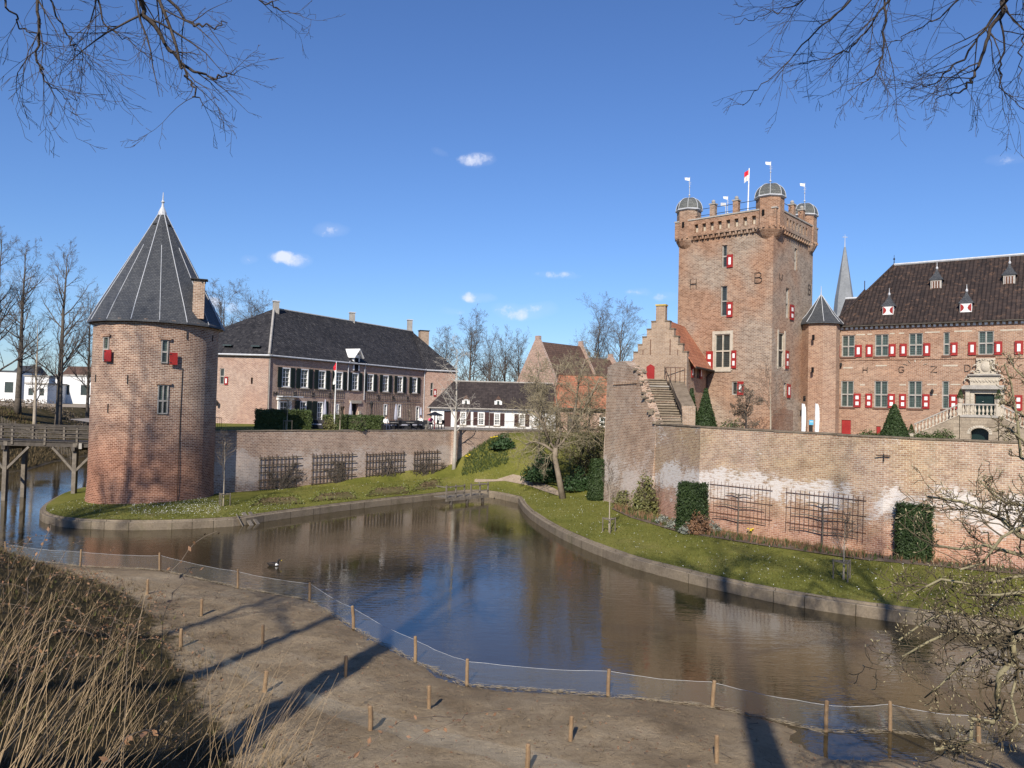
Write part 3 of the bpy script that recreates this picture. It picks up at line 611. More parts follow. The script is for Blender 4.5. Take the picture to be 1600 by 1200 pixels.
# ---------------------------------------------------------------- building parts
def glyph(ch):
    G_ = {'H': [[(0,0),(0,1)],[(.6,0),(.6,1)],[(0,.5),(.6,.5)]], 'B': [[(0,0),(0,1),(.4,1),(.55,.88),(.55,.65),(.4,.53),(0,.53)],[(.4,.53),(.62,.4),(.62,.15),(.45,0),(0,0)]],
          'U': [[(0,1),(0,.12),(.15,0),(.45,0),(.6,.12),(.6,1)]], 'G': [[(.62,.85),(.45,1),(.15,1),(0,.8),(0,.2),(.15,0),(.45,0),(.62,.15),(.62,.45),(.35,.45)]],
          'Z': [[(0,1),(.65,1),(0,0),(.65,0)]], 'D': [[(0,0),(0,1),(.35,1),(.6,.75),(.6,.25),(.35,0),(0,0)]], 'M': [[(0,0),(.05,1),(.35,.45),(.65,1),(.7,0)]],
          '2': [[(0,.8),(.15,1),(.45,1),(.6,.8),(.55,.6),(0,0),(.62,0)]], '8': [[(.3,.52),(.05,.65),(.05,.9),(.2,1),(.4,1),(.55,.9),(.55,.65),(.3,.52),(0,.35),(0,.12),(.15,0),(.45,0),(.6,.12),(.6,.35),(.3,.52)]], '5': [[(.55,1),(.05,1),(.02,.55),(.4,.6),(.6,.4),(.6,.15),(.4,0),(0,.05)]]}
    return G_[ch]
def letter(parent, fac, ch, rc, r=.035):
    a0, a1, z0, z1 = rc; mb = MB()
    for st_ in glyph(ch): mb.tube([fac.P(a0+(a1-a0)*x/.65, z0+(z1-z0)*y, .05) for x, y in st_], r, 5)
    o = mb.build('wall_anchor_letter', M['iron'], parent); o['label'] = 'black iron wall anchor shaped like the character '+ch; return o
def lead_window(parent, fac, rc, cols=2, transom=.52, dep=.16, frame=None, glass=None, grid=.17, red=False):
    """cross window: frame, mullions and transom, a pane of leaded glass in each light"""
    a0, a1, z0, z1 = rc; fr = frame or M['stone_grey']; gl = glass or M['glass_green']; b = .075
    mb = MB(); fac.box(mb, a0, a0+b, z0, z1, -dep-.1, -dep+.09); fac.box(mb, a1-b, a1, z0, z1, -dep-.1, -dep+.09)
    fac.box(mb, a0+b, a1-b, z0, z0+b, -dep-.1, -dep+.087); fac.box(mb, a0+b, a1-b, z1-b, z1, -dep-.1, -dep+.087)
    xs = [a0+b]+[a0+b+(a1-a0-2*b)*i/cols for i in range(1, cols)]+[a1-b]; zt = z0+(z1-z0)*transom
    for x in xs[1:-1]: fac.box(mb, x-.045, x+.045, z0+b, z1-b, -dep-.1, -dep+.083)
    for i in range(cols): fac.box(mb, xs[i]+.045*(i > 0), xs[i+1]-.045*(i < cols-1), zt-.055, zt+.055, -dep-.1, -dep+.078)
    win = mb.build('window', fr, parent)
    for i in range(cols):
        for (p, q) in ((z0+b, zt-.055), (zt+.055, z1-b)):
            x0, x1 = xs[i]+(.045 if i else 0), xs[i+1]-(.045 if i < cols-1 else 0); m = MB()
            fac.box(m, x0-.01, x1+.01, p-.01, q+.01, -dep-.07, -dep-.03+random.uniform(-.004, .004)); o = m.build('pane', gl if p > zt or not red else M['glass'], win)
            m = MB(); nx = max(2, round((x1-x0)/grid)); nz = max(2, round((q-p)/grid))
            for k in range(1, nx): x = x0+(x1-x0)*k/nx; fac.box(m, x-.009, x+.009, p, q, -dep-.029, -dep-.012)
            for k in range(1, nz): z = p+(q-p)*k/nz; fac.box(m, x0, x1, z-.009, z+.009, -dep-.029, -dep-.009)
            m.build('glazing_bars', M['iron'], win)
    return win
def shutter(parent, fac, rc, panels=1, mt=None, pm=None, d=.04, th=.055):
    a0, a1, z0, z1 = rc; m = MB(); fac.box(m, a0, a1, z0, z1, d, d+th); sh = m.build('shutter', mt or M['red_paint'], parent)
    w, h = a1-a0, z1-z0
    if panels == 1: R = [(a0+.3*w, a1-.3*w, z0+.22*h, z1-.22*h)]
    elif panels == 2: R = [(a0+.28*w, a1-.28*w, z0+.16*h, z0+.41*h), (a0+.28*w, a1-.28*w, z0+.58*h, z0+.83*h)]
    else: R = []
    for r in R: m = MB(); fac.box(m, *r, d+th, d+th+.014); m.build('panel', pm or M['white_paint'], sh)
    if panels == 'louvre':
        m = MB(); k = 12
        for i in range(k):
            z = z0+.08*h+(.86*h)*i/k; fac.box(m, a0+.12*w, a1-.12*w, z, z+.035, d+th, d+th+.018)
        m.build('louvre', mt, sh)
    for zz in (z0+.15*h, z1-.15*h): m = MB(); fac.box(m, a0-.03, a0+.25*w, zz-.02, zz+.02, d+th, d+th+.01); m.build('hinge', M['iron'], sh)
    return sh
def sash_window(parent, fac, rc, cols=2, rows=4, dep=.10, frame=None, glass=None):
    a0, a1, z0, z1 = rc; mb = MB(); b = .12; fr = frame or M['white_paint']
    for q in ((a0, a0+b, z0, z1), (a1-b, a1, z0, z1)): fac.box(mb, *q, -dep-.1, .035)
    for q in ((a0+b, a1-b, z0, z0+b), (a0+b, a1-b, z1-b, z1)): fac.box(mb, *q, -dep-.1, .032)
    zm = (z0+z1)/2; fac.box(mb, a0+b, a1-b, zm-.035, zm+.035, -dep-.1, -dep+.05)
    for k in range(1, cols): x = a0+b+(a1-a0-2*b)*k/cols; fac.box(mb, x-.02, x+.02, z0+b, z1-b, -dep-.1, -dep+.045)
    for k in range(1, rows):
        if k*2 == rows: continue
        z = z0+b+(z1-z0-2*b)*k/rows; fac.box(mb, a0+b, a1-b, z-.018, z+.018, -dep-.1, -dep+.04)
    win = mb.build('window', fr, parent)
    for (p, q) in ((z0+b, zm-.035), (zm+.035, z1-b)): m = MB(); fac.box(m, a0+b-.01, a1-b+.01, p-.01, q+.01, -dep-.08, -dep-.03); m.build('pane', glass or M['glass'], win)
    m = MB(); fac.box(m, a0-.08, a1+.08, z0-.1, z0-.002, -.05, .12); m.build('sill', M['stone'], win); return win
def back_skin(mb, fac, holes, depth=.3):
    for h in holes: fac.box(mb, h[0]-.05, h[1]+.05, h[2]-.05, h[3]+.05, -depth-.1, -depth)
def grow(rc, k=.0): return (rc[0]-k, rc[1]+k, rc[2]-k, rc[3]+k)
# ---------------------------------------------------------------- round tower
def round_tower():
    cx, cy, R = -25.45, 54.9, 4.08; t = thing('round_tower', 'round brick tower with tall conical slate roof standing on the lawn tongue', 'tower', (cx, cy, .8))
    zb, zt = .6, 13.15; al = math.atan2(-cy, -cx)   # angle of the side facing the viewer
    rad = lambda z: R+(.10*max(0, (2.2-z)/1.6)**1.5 if z < 2.2 else 0)
    def P(a, z, d=0.0): th = al+a/R; r = rad(z)+d; return Vector((cx+r*math.cos(th), cy+r*math.sin(th), z))
    def cyl(u, v):
        d = ray(u, v); ox, oy = -cx, -cy; A = d.x**2+d.y**2; B = 2*(d.x*ox+d.y*oy); Cc = ox*ox+oy*oy-R*R; D_ = max(0, B*B-4*A*Cc)
        k = (-B-math.sqrt(D_))/(2*A); p = EYE+d*k; th = math.atan2(p.y-cy, p.x-cx)-al
        th = (th+math.pi) % (2*math.pi)-math.pi; return th*R, p.z
    class CF(Fac):
        def __init__(s): pass
        def P(s, a, z, d=0.0): return P(a, z, d)
        def rect(s, u0, v0, u1, v1):
            vm, um = (v0+v1)/2, (u0+u1)/2; a, b = cyl(u0, vm)[0], cyl(u1, vm)[0]; return (min(a, b), max(a, b), cyl(um, v1)[1], cyl(um, v0)[1])
    f = CF(); W = [f.rect(162.5, 526, 171, 564.5), f.rect(251.5, 531, 262.5, 567.5), f.rect(246, 601, 262.5, 647)]
    # angle runs anticlockwise so s grows to the viewer's right
    half = math.pi*R; cuts = list(np.linspace(-half, half, 73)); mb = MB()
    zz = [zb, 1.0, 1.5, 2.2]
    for i in range(3): f.wall(mb, -half, half, zz[i], zz[i+1], (), .3, cuts=cuts)
    f.wall(mb, -half, half, 2.2, zt, W, .32, cuts=cuts)
    mb.build('wall', M['brick_round'], t, uvc=(cx, cy, R))
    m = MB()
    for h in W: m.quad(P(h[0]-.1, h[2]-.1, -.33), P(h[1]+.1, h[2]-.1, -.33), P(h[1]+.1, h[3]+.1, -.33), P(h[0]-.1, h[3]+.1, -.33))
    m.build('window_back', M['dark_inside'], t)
    for i, h in enumerate(W): lead_window(t, f, h, 1 if i < 2 else 2, .48 if i < 2 else .45, .16, M['stone_grey'], M['glass_green'], .16, red=True)
    for h in W:   # flat brick arch over each window
        m = MB(); f.box(m, h[0]-.14, h[1]+.14, h[3]+.002, h[3]+.2, -.05, .018); m.build('window_arch', M['brick_palace'], t)
    shutter(t, f, f.rect(168, 547, 178, 565), 0); shutter(t, f, f.rect(264, 551, 275.5, 570), 0)
    for u, v0, v1 in [(150.5, 585, 597), (200, 586, 600), (169.5, 631, 645), (292, 517, 530), (326, 576, 587), (332, 524, 533)]:
        a, z1 = cyl(u, v0); _, z0 = cyl(u, v1); m = MB(); m.bar(P(a, z0, .04), P(a, z1, .04), .05, .05); m.build('wall_anchor', M['iron'], t)
    m = MB(); m.tube([P(*cyl(285, 575), .03), P(*cyl(281, 660), .03), P(cyl(276, 780)[0], 1.0, .06)], .022, 5); m.build('lightning_cable', M['iron'], t)
    # dentils under the eave
    for i in range(64):
        a = -half+2*half*i/64; m = MB(); f.box(m, a, a+.2, zt-.2, zt-.02, -.04, .13); m.build('dentil', M['brick_round'], t)
    # roof: 16 facets, flared eave, lead rolls
    n = 16; a0 = al+math.radians(1.0)
    m = MB(); m.lathe([(4.48, 12.95), (4.48, 13.05), (3.95, 14.15), (.12, 21.4)], (cx, cy, 0), n, a0); roof = m.build('roof', M['slate'], t)
    for k in range(n):
        th = a0+2*math.pi*k/n; top = 21.2 if k % 2 else 18.6
        pt = lambda z: (cx+math.cos(th)*rr(z), cy+math.sin(th)*rr(z), z+.015)
        rr = lambda z: 3.95+(4.48-3.95)*(14.15-z)/(14.15-13.05) if z < 14.15 else 3.95+(.12-3.95)*(z-14.15)/(21.4-14.15)
        m = MB(); m.tube([pt(13.06), pt(14.15), pt(top)], .026 if k % 2 else .02, 5); m.build('lead_roll', M['lead'], roof)
    m = MB(); m.lathe([(.34, 20.95), (.28, 21.25), (.10, 21.65), (.06, 21.9), (.13, 22.0), (.05, 22.12), (.02, 22.7)], (cx, cy, 0), 10); m.build('finial', M['lead'], roof)
    for q in (-2, 2):
        th = al+q*.35; m = MB(); m.box((cx+math.cos(th)*.62, cy+math.sin(th)*.62, 20.25), (.35, .25, .1), th); m.build('roof_hatch', M['iron'], roof)
    p = hit(309, 500, (cx, cy-1.75, 0), Vector((0, 1, 0))); m = MB()
    m.box((p.x+.02, p.y, 14.8), (.74, .66, 2.7), .35); m.build('chimney', M['brick_bastion'], t)
    m = MB(); m.box((p.x+.02, p.y, 16.17), (1.1, 1.0, .06), .35)
    for i, j in ((-1, -1), (1, 1), (-1, 1), (1, -1)): m.box((p.x+.02+i*.3, p.y+j*.3, 16.06), (.06, .06, .2), .35)
    m.build('chimney_cap', M['iron'], t)
    m = MB(); m.bar((p.x-.42, p.y-.42, 13.42), (p.x-.36, p.y-.02, 14.6), .06, .10); m.build('chimney_flashing', M['lead'], t)
round_tower()
# ---------------------------------------------------------------- long inn building on the terrace
def long_house():
    c0 = Vector((-25.1, 79.0, 0)); td = Vector((math.sin(math.radians(27.8)), math.cos(math.radians(27.8)), 0)); L = 28.2
    t = thing('long_house', 'long two storey brick house with dark hipped roof and black green shutters', 'building', (c0.x, c0.y, 5.42))
    f = Fac(c0, td); fl = Fac((-36, 79.0), (1, 0)); e1 = c0+td*L; fr = Fac(e1, (.9, .44)); e2 = e1+Vector((.9, .44, 0))*4.6
    z0, ze = 5.3, 12.62
    wc = []
    for (x0, x1, y0, y1) in [(478,536,545,672),(595,648,555,677),(706,757,562,683),(816,862,568,689),(916,962,577,691),(1010,1057,583,696),(1106,1152,590,699),(1196,1242,597,704),(1288,1332,600,707)]:
        u0, u1, v0, v1 = 320+x0/4, 320+x1/4, 440+y0/4, 440+y1/4; s = f.px((u0+u1)/2, (v0+v1)/2)[0]; wc.append(s)
    zs0, zs1 = 9.35, 11.42; ww = .62; upper = [(s-ww, s+ww, zs0, zs1) for s in wc]
    g = lambda x0, x1, y0, y1: f.rect(420+x0/13.33, 600+y0/13.33, 420+x1/13.33, 600+y1/13.33)
    lo = []
    q = g(215, 400, 420, 720); lo.append((q[0], q[1], 5.45, 7.85)); q = g(640, 780, 350, 700); lo.append((q[0], q[1], 5.45, 7.9)); q = g(1000, 1130, 350, 720); lo.append((q[0], q[1], 5.45, 7.9))
    q = g(1400, 1460, 390, 590); lo.append((q[0], q[1], 6.3, 7.7))
    h2 = lambda x0, x1: (f.px(540+x0/11.43, 650)[0], f.px(540+x1/11.43, 650)[0])
    arch = [(*h2(110, 215), 5.45, 7.75), (*h2(675, 735), 6.1, 7.8), (*h2(925, 985), 6.1, 7.8), (*h2(1250, 1310), 5.45, 7.6), (*h2(-95, -20), 5.45, 7.4)]
    mb = MB(); f.wall(mb, 0, L, z0, ze, upper+lo+arch, .3)
    lwn = [fl.rect(343.5, 575.5, 350.5, 600.5), fl.rect(392, 590, 395, 600)]
    fl.wall(mb, 0, 10.9, z0, ze, lwn, .3); rwn = [fr.rect(672.5, 598, 677, 619), fr.rect(671, 634, 676, 644)]
    fr.wall(mb, 0, 4.6, z0, ze, rwn, .3)
    back = [(-36, 79, 0), (-40, 96, 0), (-20, 122, 0), (e2.x, e2.y, 0)]
    pts = [(-36, 79.0), (-40, 96), (-20, 122), (e2.x, e2.y)]
    for a, b in zip(pts[:-1], pts[1:]): mb.quad((*b, z0), (*a, z0), (*a, ze), (*b, ze))
    mb.build('wall', M['brick_house'], t)
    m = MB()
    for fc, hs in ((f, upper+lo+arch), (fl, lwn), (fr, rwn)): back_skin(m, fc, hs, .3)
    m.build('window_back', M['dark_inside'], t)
    for s in wc:
        sash_window(t, f, (s-ww, s+ww, zs0, zs1), 2, 4)
        shutter(t, f, (s-ww-.62, s-ww-.03, zs0-.05, zs1+.02), 'louvre', M['green_paint'], d=.05); shutter(t, f, (s+ww+.03, s+ww+.62, zs0-.05, zs1+.02), 'louvre', M['green_paint'], d=.05)
    for h in lo: sash_window(t, f, (h[0], h[1], h[2]+.02, h[3]), 2, 4)
    for h in arch[1:4]: sash_window(t, f, (h[0], h[1], h[2]+.02, h[3]), 1, 4)
    for i in (1, 2):
        h = lo[i]; shutter(t, f, (h[0]-.75, h[0]-.04, 5.5, 7.95), 'louvre', M['green_paint'], d=.05); shutter(t, f, (h[1]+.04, h[1]+.75, 5.5, 7.95), 'louvre', M['green_paint'], d=.05)
    h = lo[0]; m = MB(); f.box(m, h[0]-.3, h[0]-.02, 5.4, 8.0, .003, .12); f.box(m, h[1]+.02, h[1]+.42, 5.4, 8.0, .003, .12); f.box(m, h[0]-.45, h[1]+.55, 8.0, 8.22, .003, .3); m.build('door_surround', M['white_paint'], t)
    m = MB(); f.box(m, h[0]-.45, h[1]+1.3, 8.3, 8.42, .05, .9); m.build('door_canopy', M['lead'], t)
    h = arch[0]; m = MB(); f.box(m, h[0]-.45, h[0]-.02, 5.4, 6.9, .003, .16); f.box(m, h[1]+.02, h[1]+.45, 5.4, 6.9, .003, .16); f.box(m, h[0]-.5, h[1]+.5, 7.8, 8.15, .003, .14); m.build('stone_surround', M['stone'], t)
    lead_window(t, fl, lwn[0], 1, .5, .15, M['stone_grey'], M['glass']); shutter(t, fl, fl.rect(350.8, 588.5, 356.5, 601.5), 1)
    lead_window(t, fr, rwn[0], 1, .5, .15, M['stone_grey'], M['glass']); shutter(t, fr, fr.rect(677.2, 608, 681.5, 619.5), 1)
    # trellis over the lower facade
    def lattice(s0, s1, za, zb_, st=.36, skip=()):
        m = MB(); s = s0
        while s < s1:
            if not any(a-.1 < s < b+.1 for a, b, *_ in skip): f.box(m, s, s+.04, za, zb_, .05, .075)
            s += st
        for z in (za+.12, zb_-.12): f.box(m, s0, s1, z-.025, z+.025, .077, .095)
        m.build('trellis', M['wood_grey'], t)
    a, b = f.px(433, 620)[0], f.px(536, 630)[0]; lattice(a, b, 8.45, 9.22)
    c, d_ = f.px(572, 625)[0], f.px(655, 640)[0]; lattice(c, d_, 8.25, 9.2); lattice(c, d_, 5.8, 8.15, skip=[(x[0]-.15, x[1]+.15) for x in arch]); lattice(f.px(514, 640)[0], f.px(536, 640)[0], 5.8, 8.2, skip=lo)
    for ch, x0, x1, y0, y1 in [('M',92,158,158,240),('G',515,575,170,245),('Z',885,940,185,262),('D',1250,1300,195,275)]:
        letter(t, f, ch, f.rect(420+x0/13.33, 600+y0/13.33, 420+x1/13.33, 600+y1/13.33), .045)
    for ch, x0, x1, y0, y1 in [('2',560,605,205,270),('8',830,870,225,285),('5',1085,1125,235,290)]:
        letter(t, f, ch, f.rect(540+x0/11.43, 600+y0/11.43, 540+x1/11.43, 600+y1/11.43), .045)
    # roof
    ov = .24; E0 = f.P(-.2, ze, ov); E0l = fl.P(0, ze, ov); E1 = f.P(L+.1, ze, ov); E2 = fr.P(4.9, ze, ov)
    rp = f.P(0, 0, -6.2); R0 = hit(428, 482.5, rp, f.n); R1 = hit(645, 508, rp, f.n); R1.z = R0.z
    E0l.x -= .5; BL = Vector((-40.5, 96, ze)); BR = Vector((-20, 122.6, ze)); mb = MB()
    P_ = [E0l, E0, E1, E2, BR, BL, R0, R1]
    mb.add(P_, ((1, 2, 7, 6), (2, 3, 7), (0, 1, 6), (3, 4, 7), (4, 5, 6, 7), (5, 0, 6)))
    roof = mb.build('roof', M['roof_dark'], t)
    m = MB(); m.tube([E0+Vector((0, 0, .05)), R0+Vector((0, 0, .08))], .14, 6); m.tube([R0+Vector((0, 0, .06)), R1+Vector((0, 0, .06))], .12, 6); m.build('ridge_tiles', M['stone_grey'], roof); m = MB(); m.tube([E1+Vector((0, 0, .04)), R1+Vector((0, 0, .06))], .09, 6); m.build('hip_tiles', M['roof_dark'], roof)
    m = MB(); G_ = Vector((0, 0, -.09)); m.tube([E0l+G_, E0+G_], .1, 6); m.tube([E0+G_, E1+G_, E2+G_], .1, 6); m.build('gutter', M['lead'], t)
    m = MB(); 
    for A_, B_ in ((E0l, E0), (E0, E1), (E1, E2)):
        n_ = Vector((0, 0, -.22)); d3 = (B_-A_).normalized(); inn = Vector((-d3.y, d3.x, 0))*.22
        m.hexa([A_+n_, B_+n_, B_+inn+n_, A_+inn+n_, A_+n_*.2, B_+n_*.2, B_+inn+n_*.2, A_+inn+n_*.2])
    m.build('eaves_board', M['wood_dark'], t)
    for u, v0, v1 in [(419, 556, 668), (543, 566, 610), (568.5, 570, 625), (661.5, 578, 668)]:
        s = f.px(u, (v0+v1)/2)[0]; z1 = f.px(u, v0)[1]; zb_ = max(5.45, f.px(u, v1)[1]); m = MB(); m.tube([f.P(s, zb_, .1), f.P(s, z1-.2, .1), f.P(s, z1+.15, .35)], .05, 6); m.build('downpipe', M['lead'] if u > 420 else M['stone_grey'], t)
    fn = (R0-E0).cross(E1-E0).normalized()
    for u, v, hh in [(431, 483, .95), (550, 498, .9), (640, 512, 1.2)]:
        p = hit(u, v+3, E0, fn); m = MB(); m.box((p.x, p.y, p.z+hh*.2), (.62, .62, hh*1.9), .5); m.build('chimney', M['stone_grey'], t)
        m = MB(); m.box((p.x, p.y, p.z+hh*1.17), (.78, .78, .12), .5); m.build('chimney_cap', M['lead'], t)
    p = D(662, 524, 112); m = MB(); m.box((p.x, p.y, p.z-1.6), (1.3, 1.1, 4.4), .4); m.build('chimney', M['brick_gable'], t); m = MB(); m.box((p.x, p.y, p.z+.66), (1.5, 1.3, .1), .4); m.build('chimney_cap', M['iron'], t)
    # hoist dormer breaking the eave
    s = f.px(556, 570)[0]; m = MB(); f.box(m, s-.55, s+.55, 11.7, 13.6, -1.5, .1); dm = m.build('dormer', M['white_paint'], t)
    m = MB(); f.box(m, s-.34, s+.34, 11.62, 13.2, .1, .13); m.build('dormer_door', M['dark_inside'], dm)
    m = MB(); z = 13.55; A = [f.P(s-.85, z-.25, .55), f.P(s, z+.75, .6), f.P(s+.85, z-.25, .55)]; Bk = [p-f.n*2.6 for p in A]
    m.add(A+Bk+[p+Vector((0, 0, -.12)) for p in A+Bk], ((0, 1, 4, 3), (1, 2, 5, 4), (6, 9, 10, 7), (7, 10, 11, 8), (0, 6, 7, 1), (1, 7, 8, 2), (0, 3, 9, 6), (2, 8, 11, 5))); m.build('dormer_roof', M['white_paint'], dm)
    for x, y in ((357, 541.5), (401, 543)):
        p = hit(x, y, E0, (R0-E0l).cross(E0-E0l).normalized()); m = MB(); m.box(p+Vector((0, -.1, .12)), (.9, .7, .12)); m.build('skylight', M['glass'], t)
    p = fl.P(*fl.px(341, 632), .35); m = MB(); m.tube([fl.P(fl.px(338, 626)[0], p.z+.45, 0), p+Vector((0, 0, .42))], .02, 5); m.lathe([(.03, .4), (.16, .25), (.11, -.1), (.02, -.16)], p, 8); m.build('wall_lantern', M['iron'], t)
long_house()
# ---------------------------------------------------------------- hipped cottage builder
def hip_roof(mb, x0, x1, y0, y1, ze, zr, hl, hr, ov=.35):
    ym = (y0+y1)/2; P_ = [(x0-ov, y0-ov, ze), (x1+ov, y0-ov, ze), (x1+ov, y1+ov, ze), (x0-ov, y1+ov, ze), (x0+hl, ym, zr), (x1-hr, ym, zr)]
    Q_ = [(p[0], p[1], p[2]-.14) for p in P_[:4]]
    mb.add(P_+Q_, ((0, 1, 5, 4), (1, 2, 5), (2, 3, 4, 5), (3, 0, 4), (0, 6, 7, 1), (1, 7, 8, 2), (2, 8, 9, 3), (3, 9, 6, 0), (6, 9, 8, 7)))
def white_house():
    x0, x1, y0, y1 = -9.2, 5.1, 88.0, 95.5; t = thing('white_cottage', 'low white limewashed cottage with dark roof and brown shutters', 'building', (x0, y0, 5.3))
    f = Fac((x0, y0), (1, 0)); g = lambda a, b, c, d: f.rect(640+a/6.667, 600+c/6.667, 640+b/6.667, 600+d/6.667)
    W = [g(275, 345, 300, 405), g(528, 588, 290, 425), g(710, 780, 295, 430), g(880, 940, 305, 435), g(1138, 1200, 315, 450), g(1290, 1345, 325, 450)]
    W = [(a, b, max(5.7, c), d) for a, b, c, d in W]
    Dr = [(g(385, 400, 322, 420)[0]-.3, g(385, 400, 322, 420)[0]+.5, 5.35, 7.2)]
    mb = MB(); f.wall(mb, 0, x1-x0, 5.0, 7.62, W+Dr, .25); mb.quad((x0, y1, 5), (x0, y0, 5), (x0, y0, 7.62), (x0, y1, 7.62)); mb.quad((x1, y0, 5), (x1, y1, 5), (x1, y1, 7.62), (x1, y0, 7.62)); mb.quad((x1, y1, 5), (x0, y1, 5), (x0, y1, 7.62), (x1, y1, 7.62)); mb.build('wall', M['white_wall'], t)
    m = MB(); back_skin(m, f, W+Dr, .25); m.build('window_back', M['dark_inside'], t)
    brown = mat('brown_shutter_paint', (.05, .022, .02), .6)
    for i, h in enumerate(W):
        sash_window(t, f, h, 3, 6, .06)
        if 0 < i < 5:
            for r in ((h[0]-.52, h[0]-.03), (h[1]+.03, h[1]+.52)): shutter(t, f, (*r, h[2]-.02, h[3]+.02), 'louvre', brown, d=.04)
    m = MB(); h = Dr[0]; f.box(m, h[0]+.02, h[1]-.02, h[2], h[3]-.02, -.2, -.14); m.build('door', brown, t)
    m = MB(); hip_roof(m, x0, x1, y0, y1, 7.62, 10.75, 2.2, .2); roof = m.build('roof', M['roof_cottage'], t)
    m = MB(); m.tube([(x0+2.2, (y0+y1)/2, 10.78), (x1-.2, (y0+y1)/2, 10.78)], .1, 6); m.build('ridge_tiles', M['stone_grey'], roof)
    m = MB(); m.tube([(x0-.4, y0-.4, 7.55), (x1+.3, y0-.4, 7.55)], .08, 6); m.build('gutter', M['stone_grey'], t)
    n = Vector((0, -(10.75-7.62), (y1-y0)/2+.35)).normalized()
    for u, v in ((728, 630), (778.5, 631)):
        p = hit(u, v, (0, y0-.35, 7.62), n); m = MB(); m.box((p.x, p.y+.35, p.z+.1), (.5, .9, .75)); dm = m.build('dormer', M['white_paint'], t)
        m = MB(); m.box((p.x, p.y-.11, p.z+.12), (.26, .03, .4)); m.build('pane', M['glass'], dm)
        m = MB(); m.lathe([(.5, .45), (.02, .95)], (p.x, p.y+.2, p.z), 4, math.pi/4); m.build('dormer_roof', M['roof_brown'], dm)
        for sx in (-1, 1): m = MB(); m.box((p.x+sx*.33, p.y-.13, p.z+.12), (.2, .03, .42)); m.build('shutter', M['white_paint'], dm)
    m = MB(); s = f.px(765, 650)[0]; m.tube([f.P(s, 5.4, .06), f.P(s, 7.5, .06)], .035, 5); m.build('downpipe', M['stone_grey'], t)
white_house()
def red_house():
    x0, x1, y0, y1 = 5.3, 13.2, 86.0, 93; t = thing('red_roof_barn', 'low brick outbuilding under a bright red tiled hip roof', 'building', (x0, y0, 5.2))
    f = Fac((x0, y0), (1, 0)); hs = [(1.0, 2.4, 5.2, 7.2), (4.6, 5.5, 5.9, 7.0)]
    mb = MB(); f.wall(mb, 0, x1-x0, 4.9, 8.0, hs, .25); mb.quad((x0, y1, 4.9), (x0, y0, 4.9), (x0, y0, 8), (x0, y1, 8)); mb.quad((x1, y0, 4.9), (x1, y1, 4.9), (x1, y1, 8), (x1, y0, 8)); mb.quad((x1, y1, 4.9), (x0, y1, 4.9), (x0, y1, 8), (x1, y1, 8)); mb.build('wall', M['brick_house'], t)
    m = MB(); back_skin(m, f, hs, .25); m.build('window_back', M['dark_inside'], t); m = MB(); f.box(m, 1.02, 2.38, 5.2, 7.18, -.2, -.14); m.build('door', M['wood_dark'], t); sash_window(t, f, hs[1], 2, 2, .06)
    m = MB(); hip_roof(m, x0, x1, y0, y1, 7.98, 11.75, .15, 2.6, .5); roof = m.build('roof', M['roof_red'], t)
    m = MB(); m.tube([(x1+.5, y0-.5, 8.0), (x1-2.6, (y0+y1)/2, 11.8)], .13, 6); m.tube([(x0, (y0+y1)/2, 11.8), (x1-2.6, (y0+y1)/2, 11.8)], .12, 6); m.build('ridge_tiles', M['roof_brown'], roof)
    m = MB(); m.box(((x0+x1)/2, y0-.45, 7.86), (x1-x0+1, .14, .16)); m.build('gutter', M['iron'], t)
red_house()
def gate_house():
    gd = Vector((.73, -.68, 0)).normalized(); rd = Vector((.68, .73, 0)).normalized(); apx = D(839, 533, 105); hw = 3.9; ze = 10.6; za = apx.z; O = Vector((apx.x, apx.y, 0)); bk = rd
    t = thing('gatehouse', 'steep gabled brick gatehouse with brown tiled roof behind the cottages', 'building', (O.x, O.y, 5.3))
    def gable(o, hw_, ze_, za_, th, name='gable', lip=.25, mt=None):
        m = MB(); pr = [(-hw_, 5.0), (hw_, 5.0), (hw_, ze_+lip), (.35, za_+lip), (.35, za_+.75), (-.35, za_+.75), (-.35, za_+lip), (-hw_, ze_+lip)]
        fr = [o+gd*a+Vector((0, 0, z)) for a, z in pr]; n = len(pr); b = [p+bk*th for p in fr]
        m.add(fr+b, [tuple(range(n)), tuple(range(2*n-1, n-1, -1))]+[(i, n+i, n+(i+1) % n, (i+1) % n) for i in range(n)]); return m.build(name, mt or M['brick_house'], t)
    gable(O, hw, ze, za, .5)
    def body(L0, L1, hw_, ze_, za_):
        m = MB(); A, B = O+bk*L0, O+bk*L1
        for sg in (-1, 1):
            a, b = A+gd*hw_*sg, B+gd*hw_*sg; m.quad(a+Vector((0, 0, 5)), b+Vector((0, 0, 5)), b+Vector((0, 0, ze_)), a+Vector((0, 0, ze_)))
        m.build('wall', M['brick_house'], t); m = MB(); k = 1.06
        for sg in (-1, 1):
            a, b = A+gd*hw_*sg*k, B+gd*hw_*sg*k; z2 = ze_-(za_-ze_)*.06
            m.quad(a+Vector((0, 0, z2)), b+Vector((0, 0, z2)), B+Vector((0, 0, za_)), A+Vector((0, 0, za_)))
        m.build('roof', M['roof_brown'], t)
    body(.5, 9.7, hw, ze, za); body(9.75, 17, hw*.95, ze-.3, za-1.5); gable(O+bk*9.6, hw, ze, za, .3, 'gable'); gable(O+bk*17, hw*.95, ze-.2, za-1.4, .5, 'gable', .35)
    p = O+gd*-1.2+Vector((0, 0, 11)); m = MB(); m.box(p-bk*.02, (.5, .1, .8), math.atan2(gd.y, gd.x)); m.build('window', M['dark_inside'], t)
gate_house()
